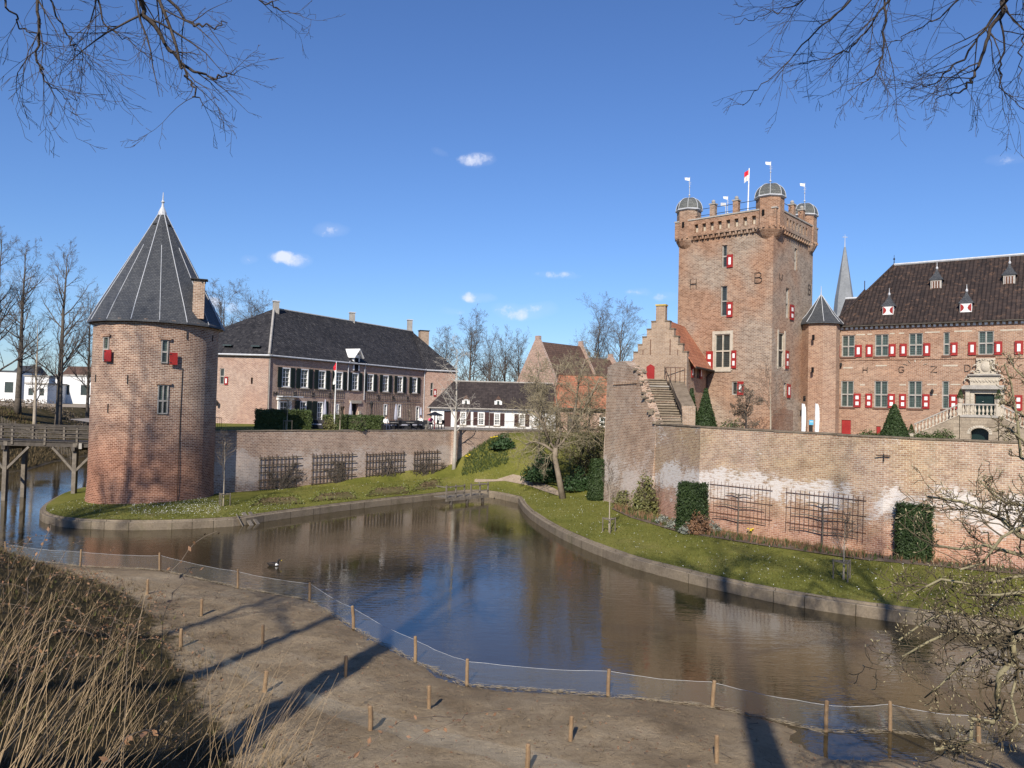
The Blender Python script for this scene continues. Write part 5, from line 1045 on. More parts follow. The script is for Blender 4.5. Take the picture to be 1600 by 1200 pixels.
# ---------------------------------------------------------------- portal and double stair
def portal():
    f = FP; d0, d1, z0, zt = PDOOR; t = thing('entrance_portal', 'ornate pale sandstone portal around a dark green double door', 'portal', (f.P((d0+d1)/2, 8.15)[0], f.P((d0+d1)/2, 8.15)[1], 8.15)); mid = (d0+d1)/2
    for sg in (-1, 1):
        m = MB(); a, b = (d0+.03, mid-.006) if sg < 0 else (mid+.006, d1-.03); f.box(m, a, b, z0, zt-.03, -.2, -.12); dr = m.build('door_leaf', M['door_green'], t)
        for q in range(3): m = MB(); h = (zt-z0)/3; f.box(m, a+.12, b-.12, z0+h*q+.12, z0+h*q+h-.08, -.12, -.10); m.build('door_panel', M['door_green'], dr)
    m = MB(); m.lathe([(.01, 0), (.045, .03), (.01, .06)], f.P(mid-.12, z0+1.05, -.08), 8); m.build('door_knob', M['white_paint'], t)
    S = lambda u, v=620: f.px(u, v)[0]; Z = lambda v: f.px(1538, v)[1]
    zc0, zc1 = Z(608.5), Z(604)
    for a, b in ((S(1509), S(1516)), (S(1516.3), d0-.02), (d1+.02, S(1561.5)), (S(1561.8), S(1570))):
        pr = .22 if (a < d0-.5 or b > d1+.5) else .12
        m = MB(); f.box(m, a, b-.012, z0+.25, zc0-.02, .003, pr); pl = m.build('pilaster', M['stone'], t); m = MB(); f.box(m, a-.04, b+.02, z0, z0+.25, .003, pr+.05); f.box(m, a-.03, b+.02, zc0-.2, zc0-.02, .003, pr+.045); m.build('pilaster_base', M['stone'], pl)
        m = MB(); n = 6
        for q in range(n): zz = z0+.4+(zc0-z0-.75)*q/n; f.box(m, a+.05, b-.06, zz, zz+(zc0-z0-.75)/n*.75, pr, pr+.018)
        m.build('carved_blocks', M['stone'], pl)
    m = MB(); f.box(m, d0-.02, d1+.02, zt+.003, zc0-.02, -.1, .14); m.build('lintel', M['stone'], t)
    m = MB(); f.box(m, S(1503.5), S(1573), zc0, zc1, .003, .5); f.box(m, S(1506), S(1570), zc1+.001, zc1+.09, .003, .4); m.build('cornice', M['stone_grey'], t)
    za = Z(587); m = MB(); f.box(m, S(1516), S(1561), zc1+.09, za, .003, .2); m.build('attic', M['stone'], t)
    m = MB(); f.box(m, S(1512.5), S(1564.5), za, za+.1, .003, .38); m.build('cornice', M['stone_grey'], t)
    zb, ztop = za+.1, Z(560); w = (S(1555)-S(1525))/2; cc = (S(1555)+S(1525))/2
    m = MB(); q = [(cc-w*1.25, zb), (cc+w*1.25, zb), (cc+w*.95, zb+.45), (cc+w, ztop), (cc-w, ztop), (cc-w*.95, zb+.45)]; a = [f.P(x, z, .16) for x, z in q]; b = [f.P(x, z, .003) for x, z in q]; k = 6
    m.add(a+b, [tuple(range(k)), tuple(range(2*k-1, k-1, -1))]+[(i, k+i, k+(i+1) % k, (i+1) % k) for i in range(k)]); m.build('crest_slab', M['stone'], t)
    # carved scrolls, shield and leafage
    def scroll(x, z, r, sg, n=14, tt=.055, d=.22):
        m = MB(); pts = []
        for i in range(n): th = i/n*4.4; rr = r*(1-.75*i/n); pts.append(f.P(x+sg*rr*math.cos(th), z+rr*math.sin(th), d))
        m.tube(pts, [tt*(1-.3*i/n) for i in range(n)], 6); m.build('scroll', M['stone'], t, smooth=True)
    for sg in (-1, 1):
        scroll(cc+sg*w*.72, zb+.22, .20, sg); scroll(cc+sg*w*.6, ztop-.22, .17, sg); scroll(cc+sg*w*1.3, zb+.14, .15, sg); scroll(cc+sg*w*1.0, zb+.62, .16, sg)
        scroll(S(1510 if sg < 0 else 1567), zc1+.42, .26, -sg, d=.2); scroll(S(1513.5 if sg < 0 else 1563.5), zc1+.68, .17, sg, d=.2)
    m = MB(); q = f.P(cc, zb+.6, .17); rings = []
    n = 14; prof = [(1, 0), (.85, .07), (.5, .12), (.05, .14)]; vs = []
    for r_, dd in prof: vs += [f.P(cc+.34*r_*math.cos(2*math.pi*i/n), zb+.56+.42*r_*math.sin(2*math.pi*i/n), .16+dd) for i in range(n)]
    m.add(vs, [(i*n+k, i*n+(k+1) % n, (i+1)*n+(k+1) % n, (i+1)*n+k) for i in range(3) for k in range(n)]+[tuple(3*n+k for k in range(n))]); m.build('shield', M['stone'], t, smooth=True)
    for i in range(40):
        x = cc+random.uniform(-w*.95, w*.95); z = random.uniform(zb+.1, ztop-.05)
        if abs(x-cc) < .34 and abs(z-zb-.56) < .42: continue
        m = MB(); p = f.P(x, z, .16); m.lathe([(.02, -.04), (.075, 0), (.05, .05), (.01, .09)], p, 6); m.build('carved_leaf', M['stone'], t, smooth=True)
    for i in range(26):
        x = S(1519)+(S(1558)-S(1519))*i/25; m = MB(); p = f.P(x, (zc1+za)/2+.06*math.sin(i*1.9), .2); m.lathe([(.02, -.07), (.07, 0), (.05, .06), (.01, .1)], p, 6); m.build('carved_leaf', M['stone'], t, smooth=True)
portal()
def stairs():
    f = FP; dp = 2.3; t = thing('double_staircase', 'sandstone double staircase with bulging balusters below the portal', 'staircase', f.P((PDOOR[0]+PDOOR[1])/2, 6.3))
    S = lambda u, v=645: f.px(u, v, dp)[0]; l0, l1 = S(1500), S(1560); mid = (l0+l1)/2; zl = 8.15
    a0, a1 = S(1516.7, 677), S(1544.7, 677); ff = Fac(f.O+f.n*dp, f.t); zarch = f.px(1530, 669, dp)[1]
    # landing with arched cellar opening
    m = MB(); n = 12; ac = (a0+a1)/2; ar = (a1-a0)/2; spr = zarch-.35
    top = [(ac-ar*math.cos(math.pi*i/n), spr+.35*math.sin(math.pi*i/n)) for i in range(n+1)]
    for i in range(n): m.quad(ff.P(top[i][0], top[i][1]), ff.P(top[i+1][0], top[i+1][1]), ff.P(top[i+1][0], zl-.12), ff.P(top[i][0], zl-.12)); m.quad(ff.P(*top[i]), ff.P(top[i][0], top[i][1], -.6), ff.P(top[i+1][0], top[i+1][1], -.6), ff.P(*top[i+1]))
    for x0, x1 in ((l0, a0), (a1, l1)): m.quad(ff.P(x0, 6.25), ff.P(x1, 6.25), ff.P(x1, zl-.12), ff.P(x0, zl-.12))
    for x in (a0, a1): m.quad(ff.P(x, 6.25), ff.P(x, spr), ff.P(x, spr, -.6), ff.P(x, 6.25, -.6))
    m.build('landing_wall', M['ashlar'], t); m = MB(); ff.box(m, a0-.1, a1+.1, 6.25, zarch+.05, -.7, -.6); m.build('cellar_grille', M['door_green'], t)
    for i in range(n+1): th = math.pi*i/n; m = MB(); p = ff.P(ac-(ar+.12)*math.cos(th), spr+(.35+.12)*math.sin(th), .005); m.box(p, (.2, .05, .17), math.atan2(f.t.y, f.t.x)); m.build('arch_stone', M['stone'], t)
    m = MB(); f.box(m, l0, l1, zl-.12, zl, .3, dp+.06); m.build('landing_slab', M['stone_grey'], t)
    # flights: left and right
    def bal(x, zb, h, d=dp-.12):
        m = MB(); p = f.P(x, zb, d); pr = [(.085, 0), (.085, .05), (.045, .09), (.05, .14), (.105, .27), (.095, .36), (.055, .5), (.04, .6), (.06, .66), (.085, .70), (.085, .76)]
        m.lathe([(r, z*h/.76) for r, z in pr], p, 8); m.build('baluster', M['stone'], t, smooth=True)
    def rail(pts, w=.26, h=.1, nm='handrail', d=dp-.12, mt=None):
        m = MB()
        for (x0, z0), (x1, z1) in zip(pts[:-1], pts[1:]):
            q = [f.P(x0, 0, d+w/2), f.P(x1, 0, d+w/2), f.P(x1, 0, d-w/2), f.P(x0, 0, d-w/2)]; zz = [z0, z1, z1, z0]
            m.hexa([Vector((p.x, p.y, z)) for p, z in zip(q, zz)]+[Vector((p.x, p.y, z+h)) for p, z in zip(q, zz)])
        m.build(nm, mt or M['stone_grey'], t)
    hb = .72; ls = S(1428, 672); rs = l1+(l0-ls)
    rail([(l0-.05, zl+.06+hb), (l1+.05, zl+.06+hb)]); rail([(l0-.05, zl), (l1+.05, zl)], .24, .06, 'plinth')
    sl = (l0-ls); drop = zl-6.55
    for (xa, xb) in ((l0-.05, ls), (l1+.05, rs)):
        rail([(xa, zl+.06+hb), (xb, zl+.06+hb-drop)]); rail([(xa, zl), (xb, zl-drop)], .24, .06, 'plinth', mt=M['stone'])
        m = MB(); q0, q1, q2 = ff.P(xa, zl-.02, -.05), ff.P(xb, zl-drop-.02, -.05), ff.P(xb, 6.2, -.05); q3 = ff.P(xa, 6.2, -.05)
        bk = [p-f.n*.35 for p in (q0, q1, q2, q3)]; m.add([q0, q1, q2, q3]+bk, ((0, 1, 2, 3), (7, 6, 5, 4), (0, 4, 5, 1), (2, 6, 7, 3), (1, 5, 6, 2), (0, 3, 7, 4))); m.build('flight_wall', M['ashlar'], t)
        k = 13
        for i in range(k):
            x = xa+(xb-xa)*(i+.5)/k; bal(x, zl+.05-drop*(i+.5)/k, hb)
            w = abs(xb-xa)/k; m = MB(); zz = zl-drop*(i+.9)/k; f.box(m, x-w/2, x+w/2, max(6.2, zz-.5), zz, .35, dp-.42); m.build('tread', M['step_stone'], t)
    k = 9
    for i in range(k): bal(l0+.2+(l1-l0-.4)*i/(k-1), zl+.06, hb)
    for x in (l0, l1): m = MB(); f.box(m, x-.14, x+.14, zl, zl+.9, dp-.27, dp+.03); m.build('newel', M['stone'], t)
    return f, l0, l1, zl, dp, ls
ST = stairs()
# ---------------------------------------------------------------- church spire far behind
def church():
    Y = 230; t = thing('church', 'distant church spire of pale grey slate behind the castle roofs', 'church', (D(1321, 600, Y).x, Y, 6)); p = D(1319, 467, Y); tip = D(1322.5, 386, Y); r = (D(1333, 467, Y).x-D(1306, 467, Y).x)/2
    m = MB(); m.lathe([(r*1.25, p.z-7), (r*1.02, p.z), (r*.1, tip.z)], (p.x, Y, 0), 8, .5); m.build('spire', mottle('pale_spire_slate', (.20, .21, .22), (.28, .29, .30), .4, .6), t)
    m = MB(); m.tube([(p.x, Y, tip.z-.5), (p.x, Y, tip.z+3.8)], [.16, .05], 6); m.bar((p.x-.7, Y, tip.z+3), (p.x+.7, Y, tip.z+3), .16); m.build('cross', M['lead'], t)
    m = MB(); m.box((p.x, Y, (6+p.z-7)/2), (r*2.4, r*2.4, p.z-13), .5); m.build('belfry', M['brick_house'], t)
church()
# ---------------------------------------------------------------- timber bridge by the round tower
def bridge():
    t = thing('timber_bridge', 'weathered timber footbridge on trestles crossing the moat beside the round tower', 'bridge', (-38, 57.5, 0)); ya, yb = 57.3, 59.5; x0, x1 = -54, -29.0; zd = 4.45
    for y in (ya, yb): m = MB(); m.box(((x0+x1)/2, y, zd-.2), (x1-x0, .22, .34)); m.build('beam', M['wood_dark'], t)
    k = int((x1-x0)/.24)
    for i in range(k): m = MB(); m.box((x0+(i+.5)*(x1-x0)/k, (ya+yb)/2, zd+random.uniform(-.006, .006)), ((x1-x0)/k-.02, yb-ya+.4, .06)); m.build('deck_plank', M['wood_dark'], t)
    ux = [D(u, 690, ya).x for u in (21, 72, 122)]; sp = ux[1]-ux[0]; posts = [ux[0]-sp*i for i in range(7, 0, -1)]+ux; posts = [p for p in posts if p > x0]
    for y in (ya-.12, yb+.12):
        for x in posts: m = MB(); m.box((x, y, zd+.42), (.15, .15, 1.35)); m.build('rail_post', M['wood_grey'], t)
        for z in (.35, .66, .96): m = MB(); m.box(((x0+x1)/2, y-.09 if y < 58 else y+.09, zd+z), (x1-x0, .05, .10)); m.build('rail', M['wood_dark'], t)
        m = MB(); m.box(((x0+x1)/2, y-.02, zd+1.13), (x1-x0, .22, .07)); m.build('rail_cap', M['wood_dark'], t)
    for x in (ux[2]-.15, ux[0]-.5, ux[0]-.5-2*sp*1.6):
        for y in (ya, yb): m = MB(); m.box((x, y, 1.9), (.30, .30, 5.0)); m.build('trestle_post', M['wood_grey'], t)
        m = MB(); m.box((x, (ya+yb)/2, zd-.5), (.28, yb-ya+.8, .28)); m.build('trestle_cap', M['wood_dark'], t)
        for sg in (-1, 1): m = MB(); m.bar((x, ya-.02, zd-2.2), (x+sg*1.7, ya-.02, zd-.42), .17); m.build('brace', M['wood_grey'], t)
    p = D(126, 697, ya-.25); m = MB(); m.box(p, (.22, .12, .42)); m.build('flood_lamp', M['stone_grey'], t)
bridge()
# ---------------------------------------------------------------- branches
def rnd(a, b): return random.uniform(a, b)
def jit(d, k): return (d+Vector((random.gauss(0, k), random.gauss(0, k), random.gauss(0, k)))).normalized()
def side_dir(d, ang):
    a = Vector((random.gauss(0, 1), random.gauss(0, 1), random.gauss(0, 1))); t = a-d*a.dot(d)
    if t.length < 1e-6: t = Vector((1, 0, 0))
    return (d*math.cos(ang)+t.normalized()*math.sin(ang)).normalized()
def branch(p, d, L, r, lvl, out, pr, tips=None):
    n = pr['n'][min(lvl, len(pr['n'])-1)]; st_ = L/n; mx = pr['max']; r0 = r
    for i in range(n):
        d = jit(d, pr['wob']); d = (d+Vector((0, 0, pr['up'][min(lvl, len(pr['up'])-1)]))).normalized()
        q = p+d*st_; r1 = max(pr['rmin'], r0*(1-(i+1)/n*.8)); out.append((p, q, r, r1)); f = (i+1)/n
        if lvl < mx and f > pr.get('bare', .12):
            for _ in range(pr['kids'][min(lvl, len(pr['kids'])-1)]):
                if random.random() < pr['prob']:
                    branch(q, side_dir(d, rnd(*pr['ang'])), L*rnd(*pr['len'])*(1-.45*f), max(pr['rmin'], r1*rnd(.5, .75)), lvl+1, out, pr, tips)
        p, r = q, r1
    if tips is not None: tips.append((p, d))
def seg_mesh(name, segs, mat_, parent, k=4):
    if not segs: return None
    A = np.array([s[0][:] for s in segs]); B = np.array([s[1][:] for s in segs]); ra = np.array([s[2] for s in segs]); rb = np.array([s[3] for s in segs])
    d = B-A; d /= np.maximum(np.linalg.norm(d, axis=1), 1e-9)[:, None]; ref = np.where(np.abs(d[:, 2:3]) < .9, np.array([[0, 0, 1.]]), np.array([[1., 0, 0]]))
    t = np.cross(d, ref); t /= np.linalg.norm(t, axis=1)[:, None]; b = np.cross(d, t); V = []
    for P_, r in ((A, ra), (B, rb)):
        for j in range(k): a = 2*math.pi*j/k; V.append(P_+(t*math.cos(a)+b*math.sin(a))*r[:, None])
    V = np.stack(V, 1).reshape(-1, 3); n = len(segs); base = np.arange(n)[:, None]*2*k
    F_ = np.concatenate([np.concatenate([base+j, base+(j+1) % k, base+k+(j+1) % k, base+k+j], 1) for j in range(k)])
    return np_mesh(name, V, F_, mat_, parent, smooth=True)
SPEC = {
 'tall': dict(n=[7, 5, 4, 3], up=[.10, .10, .05, .03], wob=.10, kids=[2, 2, 1], prob=.62, ang=(.5, .95), len=(.40, .58), rmin=.008, max=3),
 'wide': dict(n=[6, 5, 4, 3], up=[.06, .05, .03, .02], wob=.16, kids=[2, 2, 1], prob=.74, ang=(.45, 1.0), len=(.42, .64), rmin=.008, max=3),
 'birch': dict(n=[6, 5, 4], up=[.02, -.06, -.1], wob=.14, kids=[1, 1, 1], prob=.75, ang=(.5, .9), len=(.45, .7), rmin=.010, max=2),
 'twist': dict(n=[6, 5, 5, 4], up=[.05, .02, -.02, -.03], wob=.30, kids=[2, 2, 2], prob=.72, ang=(.5, 1.2), len=(.42, .66), rmin=.0085, max=3),
 'small': dict(n=[5, 4, 4], up=[.08, .06, .04], wob=.18, kids=[1, 1, 1], prob=.85, ang=(.5, 1.0), len=(.5, .75), rmin=.007, max=2),
 'hang': dict(n=[8, 7, 4, 3], up=[-.02, -.03, -.03, -.02], wob=.10, kids=[1, 1, 1], prob=.62, ang=(.4, .9), len=(.38, .6), rmin=.0026, max=3),
}
def tree(name, label, base, h, spec, mt, mc, group=None, r=.3, f0=.35, limbs=14, llen=.35, lean=(0, 0), wob=.02, lang=(.6, 1.1), k=4, fork=0, seed=0, topfade=.75, sub=None):
    random.seed(seed*31+5); base = Vector(base); t = thing(name, label, 'tree', base, group); pts = []; rad = []; n = 12
    off = Vector((0, 0, 0))
    for i in range(n+1):
        f = i/n; off += Vector((random.gauss(0, wob), random.gauss(0, wob), 0))*h/n*3
        pts.append(base+Vector((lean[0]*f*h, lean[1]*f*h, f*h-.25*(i == 0)))+off*f); rad.append(max(.02, r*(1.25 if i == 0 else 1)*(1-f*.93)))
    m = MB(); m.tube(pts, rad, 9); m.build('trunk', mt, t, smooth=True); segs = []; pr = dict(SPEC[spec])
    if sub: pr.update(sub)
    for i in range(limbs):
        f = f0+(1-f0)*(i+rnd(0, .9))/limbs; x = f*n; j = min(n-1, int(x)); p = pts[j].lerp(pts[j+1], x-j); rr = rad[j]*(1-(x-j))+rad[j+1]*(x-j)
        d = side_dir(Vector((0, 0, 1)), rnd(*lang)); L = h*llen*rnd(.7, 1.15)*(1-topfade*max(0, f-f0)/(1-f0))
        branch(p, d, L, min(rr*.6, L*.017+.01), 0, segs, pr)
    seg_mesh('crown', segs, mc, t, k); return t
def leaf_mesh(name, P_, N_, size, mat_, parent=None, kind=None, asp=1.7, spread=.8, base=None):
    n = len(P_); P_ = np.asarray(P_); N_ = np.asarray(N_)+RNG.normal(0, spread, (n, 3)); N_ /= np.maximum(np.linalg.norm(N_, axis=1), 1e-6)[:, None]
    a = RNG.normal(0, 1, (n, 3)); t = a-N_*np.sum(a*N_, 1)[:, None]; t /= np.linalg.norm(t, axis=1)[:, None]; b = np.cross(N_, t); s = size*RNG.uniform(.6, 1.35, n)[:, None]
    V = np.stack([P_-t*s*.5*asp, P_+b*s*.38+t*s*.05, P_+t*s*.5*asp, P_-b*s*.38+t*s*.05], 1).reshape(-1, 3); F_ = np.arange(4*n).reshape(n, 4)
    o = np_mesh(name, V, F_, mat_, parent, base=base)
    if kind: o['kind'] = kind
    return o
def box_pts(n, c, sz, a, jitr=.07):
    w, d, h = sz; A = np.array([w*h, w*h, d*h, d*h, w*d]); f = RNG.choice(5, n, p=A/A.sum()); U = RNG.uniform(-.5, .5, n); V = RNG.uniform(-.5, .5, n); P_ = np.zeros((n, 3)); N_ = np.zeros((n, 3))
    for i, (ax, sg) in enumerate(((1, -1), (1, 1), (0, -1), (0, 1), (2, 1))):
        m = f == i
        if ax == 1: P_[m] = np.stack((U[m]*w, np.full(m.sum(), sg*d/2), V[m]*h+h/2), 1)
        if ax == 0: P_[m] = np.stack((np.full(m.sum(), sg*w/2), U[m]*d, V[m]*h+h/2), 1)
        if ax == 2: P_[m] = np.stack((U[m]*w, V[m]*d, np.full(m.sum(), h)), 1)
        N_[m, ax] = sg
    P_ += RNG.normal(0, jitr, P_.shape)+N_*(np.sin(P_[:, :1]*5+P_[:, 2:]*4)*.025); ca, sa = math.cos(a), math.sin(a); R = np.array([[ca, -sa, 0], [sa, ca, 0], [0, 0, 1]])
    return P_@R.T+np.array(c), N_@R.T
def hedge_box(name, label, c, sz, a, mt, nleaf, size, group=None, cat='hedge', taper=0.0):
    t = thing(name, label, cat, c, group); m = MB(); m.box((c[0], c[1], c[2]+sz[2]/2-.04), (sz[0]-.16, sz[1]-.16, sz[2]-.1), a); m.build('branch_core', M['bark_dark'] if False else mt, t)
    P_, N_ = box_pts(nleaf, c, sz, a)
    if taper: f = 1+taper*(1-(P_[:, 2]-c[2])/sz[2])[:, None]; P_[:, :2] = np.array(c[:2])+(P_[:, :2]-np.array(c[:2]))*f
    leaf_mesh('foliage', P_, N_, size, mt, t); return t
def cone_yew(name, label, c, r, h, mt, nleaf, size, group=None, flat=.04, k=1.0):
    t = thing(name, label, 'topiary', c, group); z = RNG.uniform(0, 1, nleaf)**1.3; th = RNG.uniform(0, 2*math.pi, nleaf); prof = lambda z: r*((1-z)**k*(1-flat)+flat)*np.minimum(1, .8+z*3)
    R = prof(z)*(1+.05*np.sin(th*3+z*7))+RNG.normal(0, .04, nleaf); P_ = np.stack((c[0]+R*np.cos(th), c[1]+R*np.sin(th), c[2]+z*h), 1); N_ = np.stack((np.cos(th), np.sin(th), np.full(nleaf, .35)), 1)
    leaf_mesh('foliage', P_, N_, size, mt, t); m = MB(); m.lathe([(.86*float(prof(np.array(q))), q*h) for q in (0.02, .1, .25, .45, .65, .85, .97)], c, 12); m.build('inner_foliage', mt, t); m = MB(); m.tube([(c[0], c[1], c[2]-.1), (c[0], c[1], c[2]+h*.5)], .08, 6); m.build('trunk', M['bark'], t); return t
def shrub(name, label, c, sz, mt, nleaf, size, group=None, stems=14, cat='shrub', mstem=None, fill=.55):
    t = thing(name, label, cat, c, group); u = RNG.normal(0, 1, (nleaf, 3)); u /= np.linalg.norm(u, axis=1)[:, None]; u[:, 2] = np.abs(u[:, 2]) if True else u[:, 2]; rr = RNG.uniform(fill, 1.0, nleaf)[:, None]
    lump = 1+.22*np.sin(u[:, :1]*5.3+u[:, 1:2]*3.1+2*u[:, 2:])+.12*np.sin(u[:, 1:2]*9+u[:, 2:]*7); P_ = np.array(c)+u*rr*lump*np.array(sz)*np.array([.5, .5, .95])+np.array([0, 0, .04]); leaf_mesh('foliage', P_, u, size, mt, t)
    segs = []; base = Vector(c)
    for i in range(stems): d = side_dir(Vector((0, 0, 1)), rnd(.1, .8)); branch(base+Vector((rnd(-.1, .1), rnd(-.1, .1), -.05)), d, sz[2]*rnd(.6, .95), .02, 0, segs, SPEC['small'])
    seg_mesh('stems', segs, mstem or M['twig'], t, 3); return t
# ---------------------------------------------------------------- trees of the place
LT = 'bare trees beyond the moat'
for i, (u, v, vt, Y, r, lab, mt) in enumerate([(28, 629, 388, 104, .42, 'tall bare tree with forked crown behind the paling fence, left of the pale thin tree', 'bark'), (92, 628, 397, 104, .46, 'tallest bare tree in front of the white flat roofed house', 'bark'), (55, 630, 500, 100, .24, 'thin pale trunked bare tree between two tall dark trees', 'bark_pale'), (137, 628, 460, 112, .26, 'slender bare tree half hidden by the round tower edge', 'bark'), (-8, 630, 372, 98, .42, 'bare tree cut by the picture edge behind the timber bridge', 'bark')]):
    b = D(u, v, Y); top = D(u, vt, Y); b.z = gz(b.x, b.y); tree('bare_tree', lab, b, top.z-b.z, 'tall', M[mt], M['twig_far'], LT, r, .22, 26 if i != 2 else 14, .34, seed=i+1, wob=.012, lang=(.55, 1.0), k=3, topfade=.72)
BT = 'bare trees behind the castle'
for i, (u, vt, Y, h, lab, sp) in enumerate([(735, 512, 118, 15, 'broad bare tree rising behind the white cottage roof beside the long house', 'wide'), (700, 535, 126, 13, 'bare tree partly hidden by the long house hip', 'wide'), (768, 540, 135, 13, 'bare tree in the gap behind the white cottage', 'tall'), (790, 538, 140, 14, 'upright bare tree nearest the gatehouse gable', 'tall'), (812, 540, 140, 13, 'bare tree against the gatehouse gable slope', 'tall'), (932, 497, 128, 17, 'large bare tree behind the brown gatehouse roof', 'wide'), (968, 492, 132, 18, 'large bare tree between gatehouse and stepped gable', 'wide'), (350, 468, 120, 16, 'bare tree between the conical roof and the long house', 'wide'), (395, 474, 128, 16, 'bare tree above the hip of the long house roof', 'wide')]):
    top = D(u, vt, Y); tree('bare_tree', lab, (top.x, top.y, top.z-h), h, sp, M['bark'], M['twig_far'], BT, .3, .25, 24, .42, seed=20+i, wob=.02, lang=(.4, 1.0), k=3, topfade=.45)
p = G(709, 744, 1.1); p.z = lz(p.x, p.y); tree('birch_tree', 'slim white barked birch in front of the terrace wall end', p, D(716, 545, p.y).z-p.z, 'birch', M['bark_birch'], M['bark_birch'], None, .19, .30, 15, .24, lean=(.012, 0), seed=41, wob=.012, lang=(.5, .95), topfade=.3)
def leaning_tree():
    p = G(880, 773, 1.1); p.z = lz(p.x, p.y); t = thing('leaning_tree', 'leaning bare tree with pale trunk and dense twisting twigs on the lawn', 'tree', p); Y = p.y; random.seed(77)
    path = [(880, 778), (873, 745), (867, 715), (868, 700)]; pts = [D(u, v, Y) for u, v in path]; pts[0].z = p.z-.2
    m = MB(); m.tube(pts, [.29, .22, .20, .19], 9); m.build('trunk', M['bark_mid'], t, smooth=True); segs = []; m = MB()
    for pp, dy in (([(868, 702), (858, 690), (853, 668), (850, 640)], .6), ([(868, 702), (880, 690), (893, 670), (905, 655), (925, 640)], -.8), ([(866, 706), (850, 695), (835, 690), (822, 695)], 1.2), ([(868, 702), (876, 675), (872, 640), (866, 605), (872, 570)], -.3), ([(893, 670), (900, 630), (905, 590), (915, 560)], .5), ([(905, 655), (925, 615), (938, 590)], -.4), ([(858, 690), (842, 640), (838, 600), (845, 565)], .4), ([(893, 670), (915, 668), (935, 672)], .9), ([(858, 690), (846, 660), (835, 640)], -.9)):
        q = [D(u, v, Y+dy*j/len(pp)) for j, (u, v) in enumerate(pp)]; m.tube(q, [.125*(1-.9*j/len(q)) for j in range(len(q))], 7)
        for a, b in zip(q[:-1], q[1:]):
            for k in range(5):
                s = a.lerp(b, (k+rnd(0, 1))/5); branch(s, side_dir((b-a).normalized(), rnd(.5, 1.3)), rnd(1.3, 2.8), .045, 1, segs, SPEC['twist'])
    m.build('limbs', M['bark_mid'], t, smooth=True); seg_mesh('crown', segs, mottle('ochre_twig', (.24, .20, .13), (.34, .29, .19), 3, wpos=False), t, 3)
leaning_tree()
ochre = bpy.data.materials['ochre_twig']
for u, v, vt, lab, s_ in [(918, 733, 560, 'dense ochre twigged bare tree in front of the red roofed outbuilding', 3), (842, 722, 580, 'bare ochre twigged tree in front of the white cottage end', 4), (948, 742, 640, 'bare ochre twigged bush pressed against the bastion corner', 5)]:
    g = Lhit(u, v); tree('bare_bush_tree', lab, g, D(u, vt, g.y).z-g.z, 'twist', M['bark'], ochre, 'bare trees on the grass slope', .12, .15, 11, .38, seed=150+s_, wob=.03, lang=(.35, 1.0), k=3, topfade=.35, sub=dict(rmin=.007, prob=.66))
# shrubbery under it
for (u, v, w, h, mt, n, s, lab, st_) in [(850, 752, 3.2, 2.2, 'laurel', 6500, .16, 'dark glossy laurel bush beside the leaning tree', 10), (905, 765, 2.6, 1.7, 'laurel', 2600, .16, 'low dark evergreen bush behind the leaning trunk', 10), (788, 700, 2.4, 1.0, 'laurel', 2600, .18, 'dark ground ivy clump against the terrace wall', 6), (917, 735, 3.6, 3.6, 'shrub_mixed', 2600, .14, 'loose olive shrub below the red roofed outbuilding', 26), (942, 745, 2.2, 4.2, 'shrub_mixed', 1800, .14, 'loose yellowish shrub against the bastion flank', 24), (1008, 803, 1.9, 2.4, 'shrub_mixed', 2600, .13, 'tall rounded mottled shrub in front of the bastion', 12), (974, 791, 1.6, 1.1, 'shrub_mixed', 1100, .12, 'low mottled shrub at the foot of the bastion', 8), (1092, 824, 1.5, 1.05, 'shrub_brown', 2000, .09, 'round rusty brown shrub in front of the clipped hedge block', 16)]:
    g = Lhit(u, v)
    if u > 1080: g = D(u, v, 44.1); g.z = lz(g.x, g.y)
    shrub('garden_shrub', lab, g, (w, w*.8, h), M[mt], n, s, None, st_)
cone_z = G(933, 778, 1.1); cone_z.z = lz(cone_z.x, cone_z.y); cone_yew('yew_column', 'dark clipped yew column beside the bastion corner', cone_z, .78, D(933, 717, cone_z.y).z-cone_z.z, M['yew'], 5200, .09, flat=.62, k=.9)
def hb(u0, u1, vb, vt, z, name, lab, mt, dep, n, s, a, taper=0.0):
    p0, p1 = G(u0, vb, z), G(u1, vb, z); c = (p0+p1)/2; c.z = lz(c.x, c.y); w = (p1-p0).length; h = D((u0+u1)/2, vt, c.y).z-c.z; return hedge_box(name, lab, c, (w, dep, h), a, M[mt], n, s, taper=taper)
c_ = D(1081, 820, 45.2); c_.z = lz(c_.x, c_.y); hedge_box('clipped_hedge_block', 'clipped yew hedge block beside the rusty brown shrub', c_, (1.45, 1.1, D(1081, 757, 45.2).z-c_.z), -.35, M['yew'], 9000, .075, taper=.10)
hb(1407, 1448, 874, 790, 1.0, 'clipped_hedge_block', 'clipped yew hedge block behind the magnolia branches', 'yew', 1.1, 9500, .07, -.42, .04)
for lab, u, vb, vt, r, Y in [('cone shaped dark yew beside the stone stair end', 1102, 668, 607, .88, 53.5), ('narrow yew half hidden behind a dark cone yew', 1080, 666, 607, .62, 55.5), ('broad cone yew in front of the castle cellar doors', 1397, 686, 632, 1.0, 50.5)]:
    p = D(u, vb, Y); top = D(u, vt, Y).z; p.z = 6.3; cone_yew('cone_yew', lab, p, r, top-6.3, M['yew'], 6500, .085, 'cone yews along the castle court')
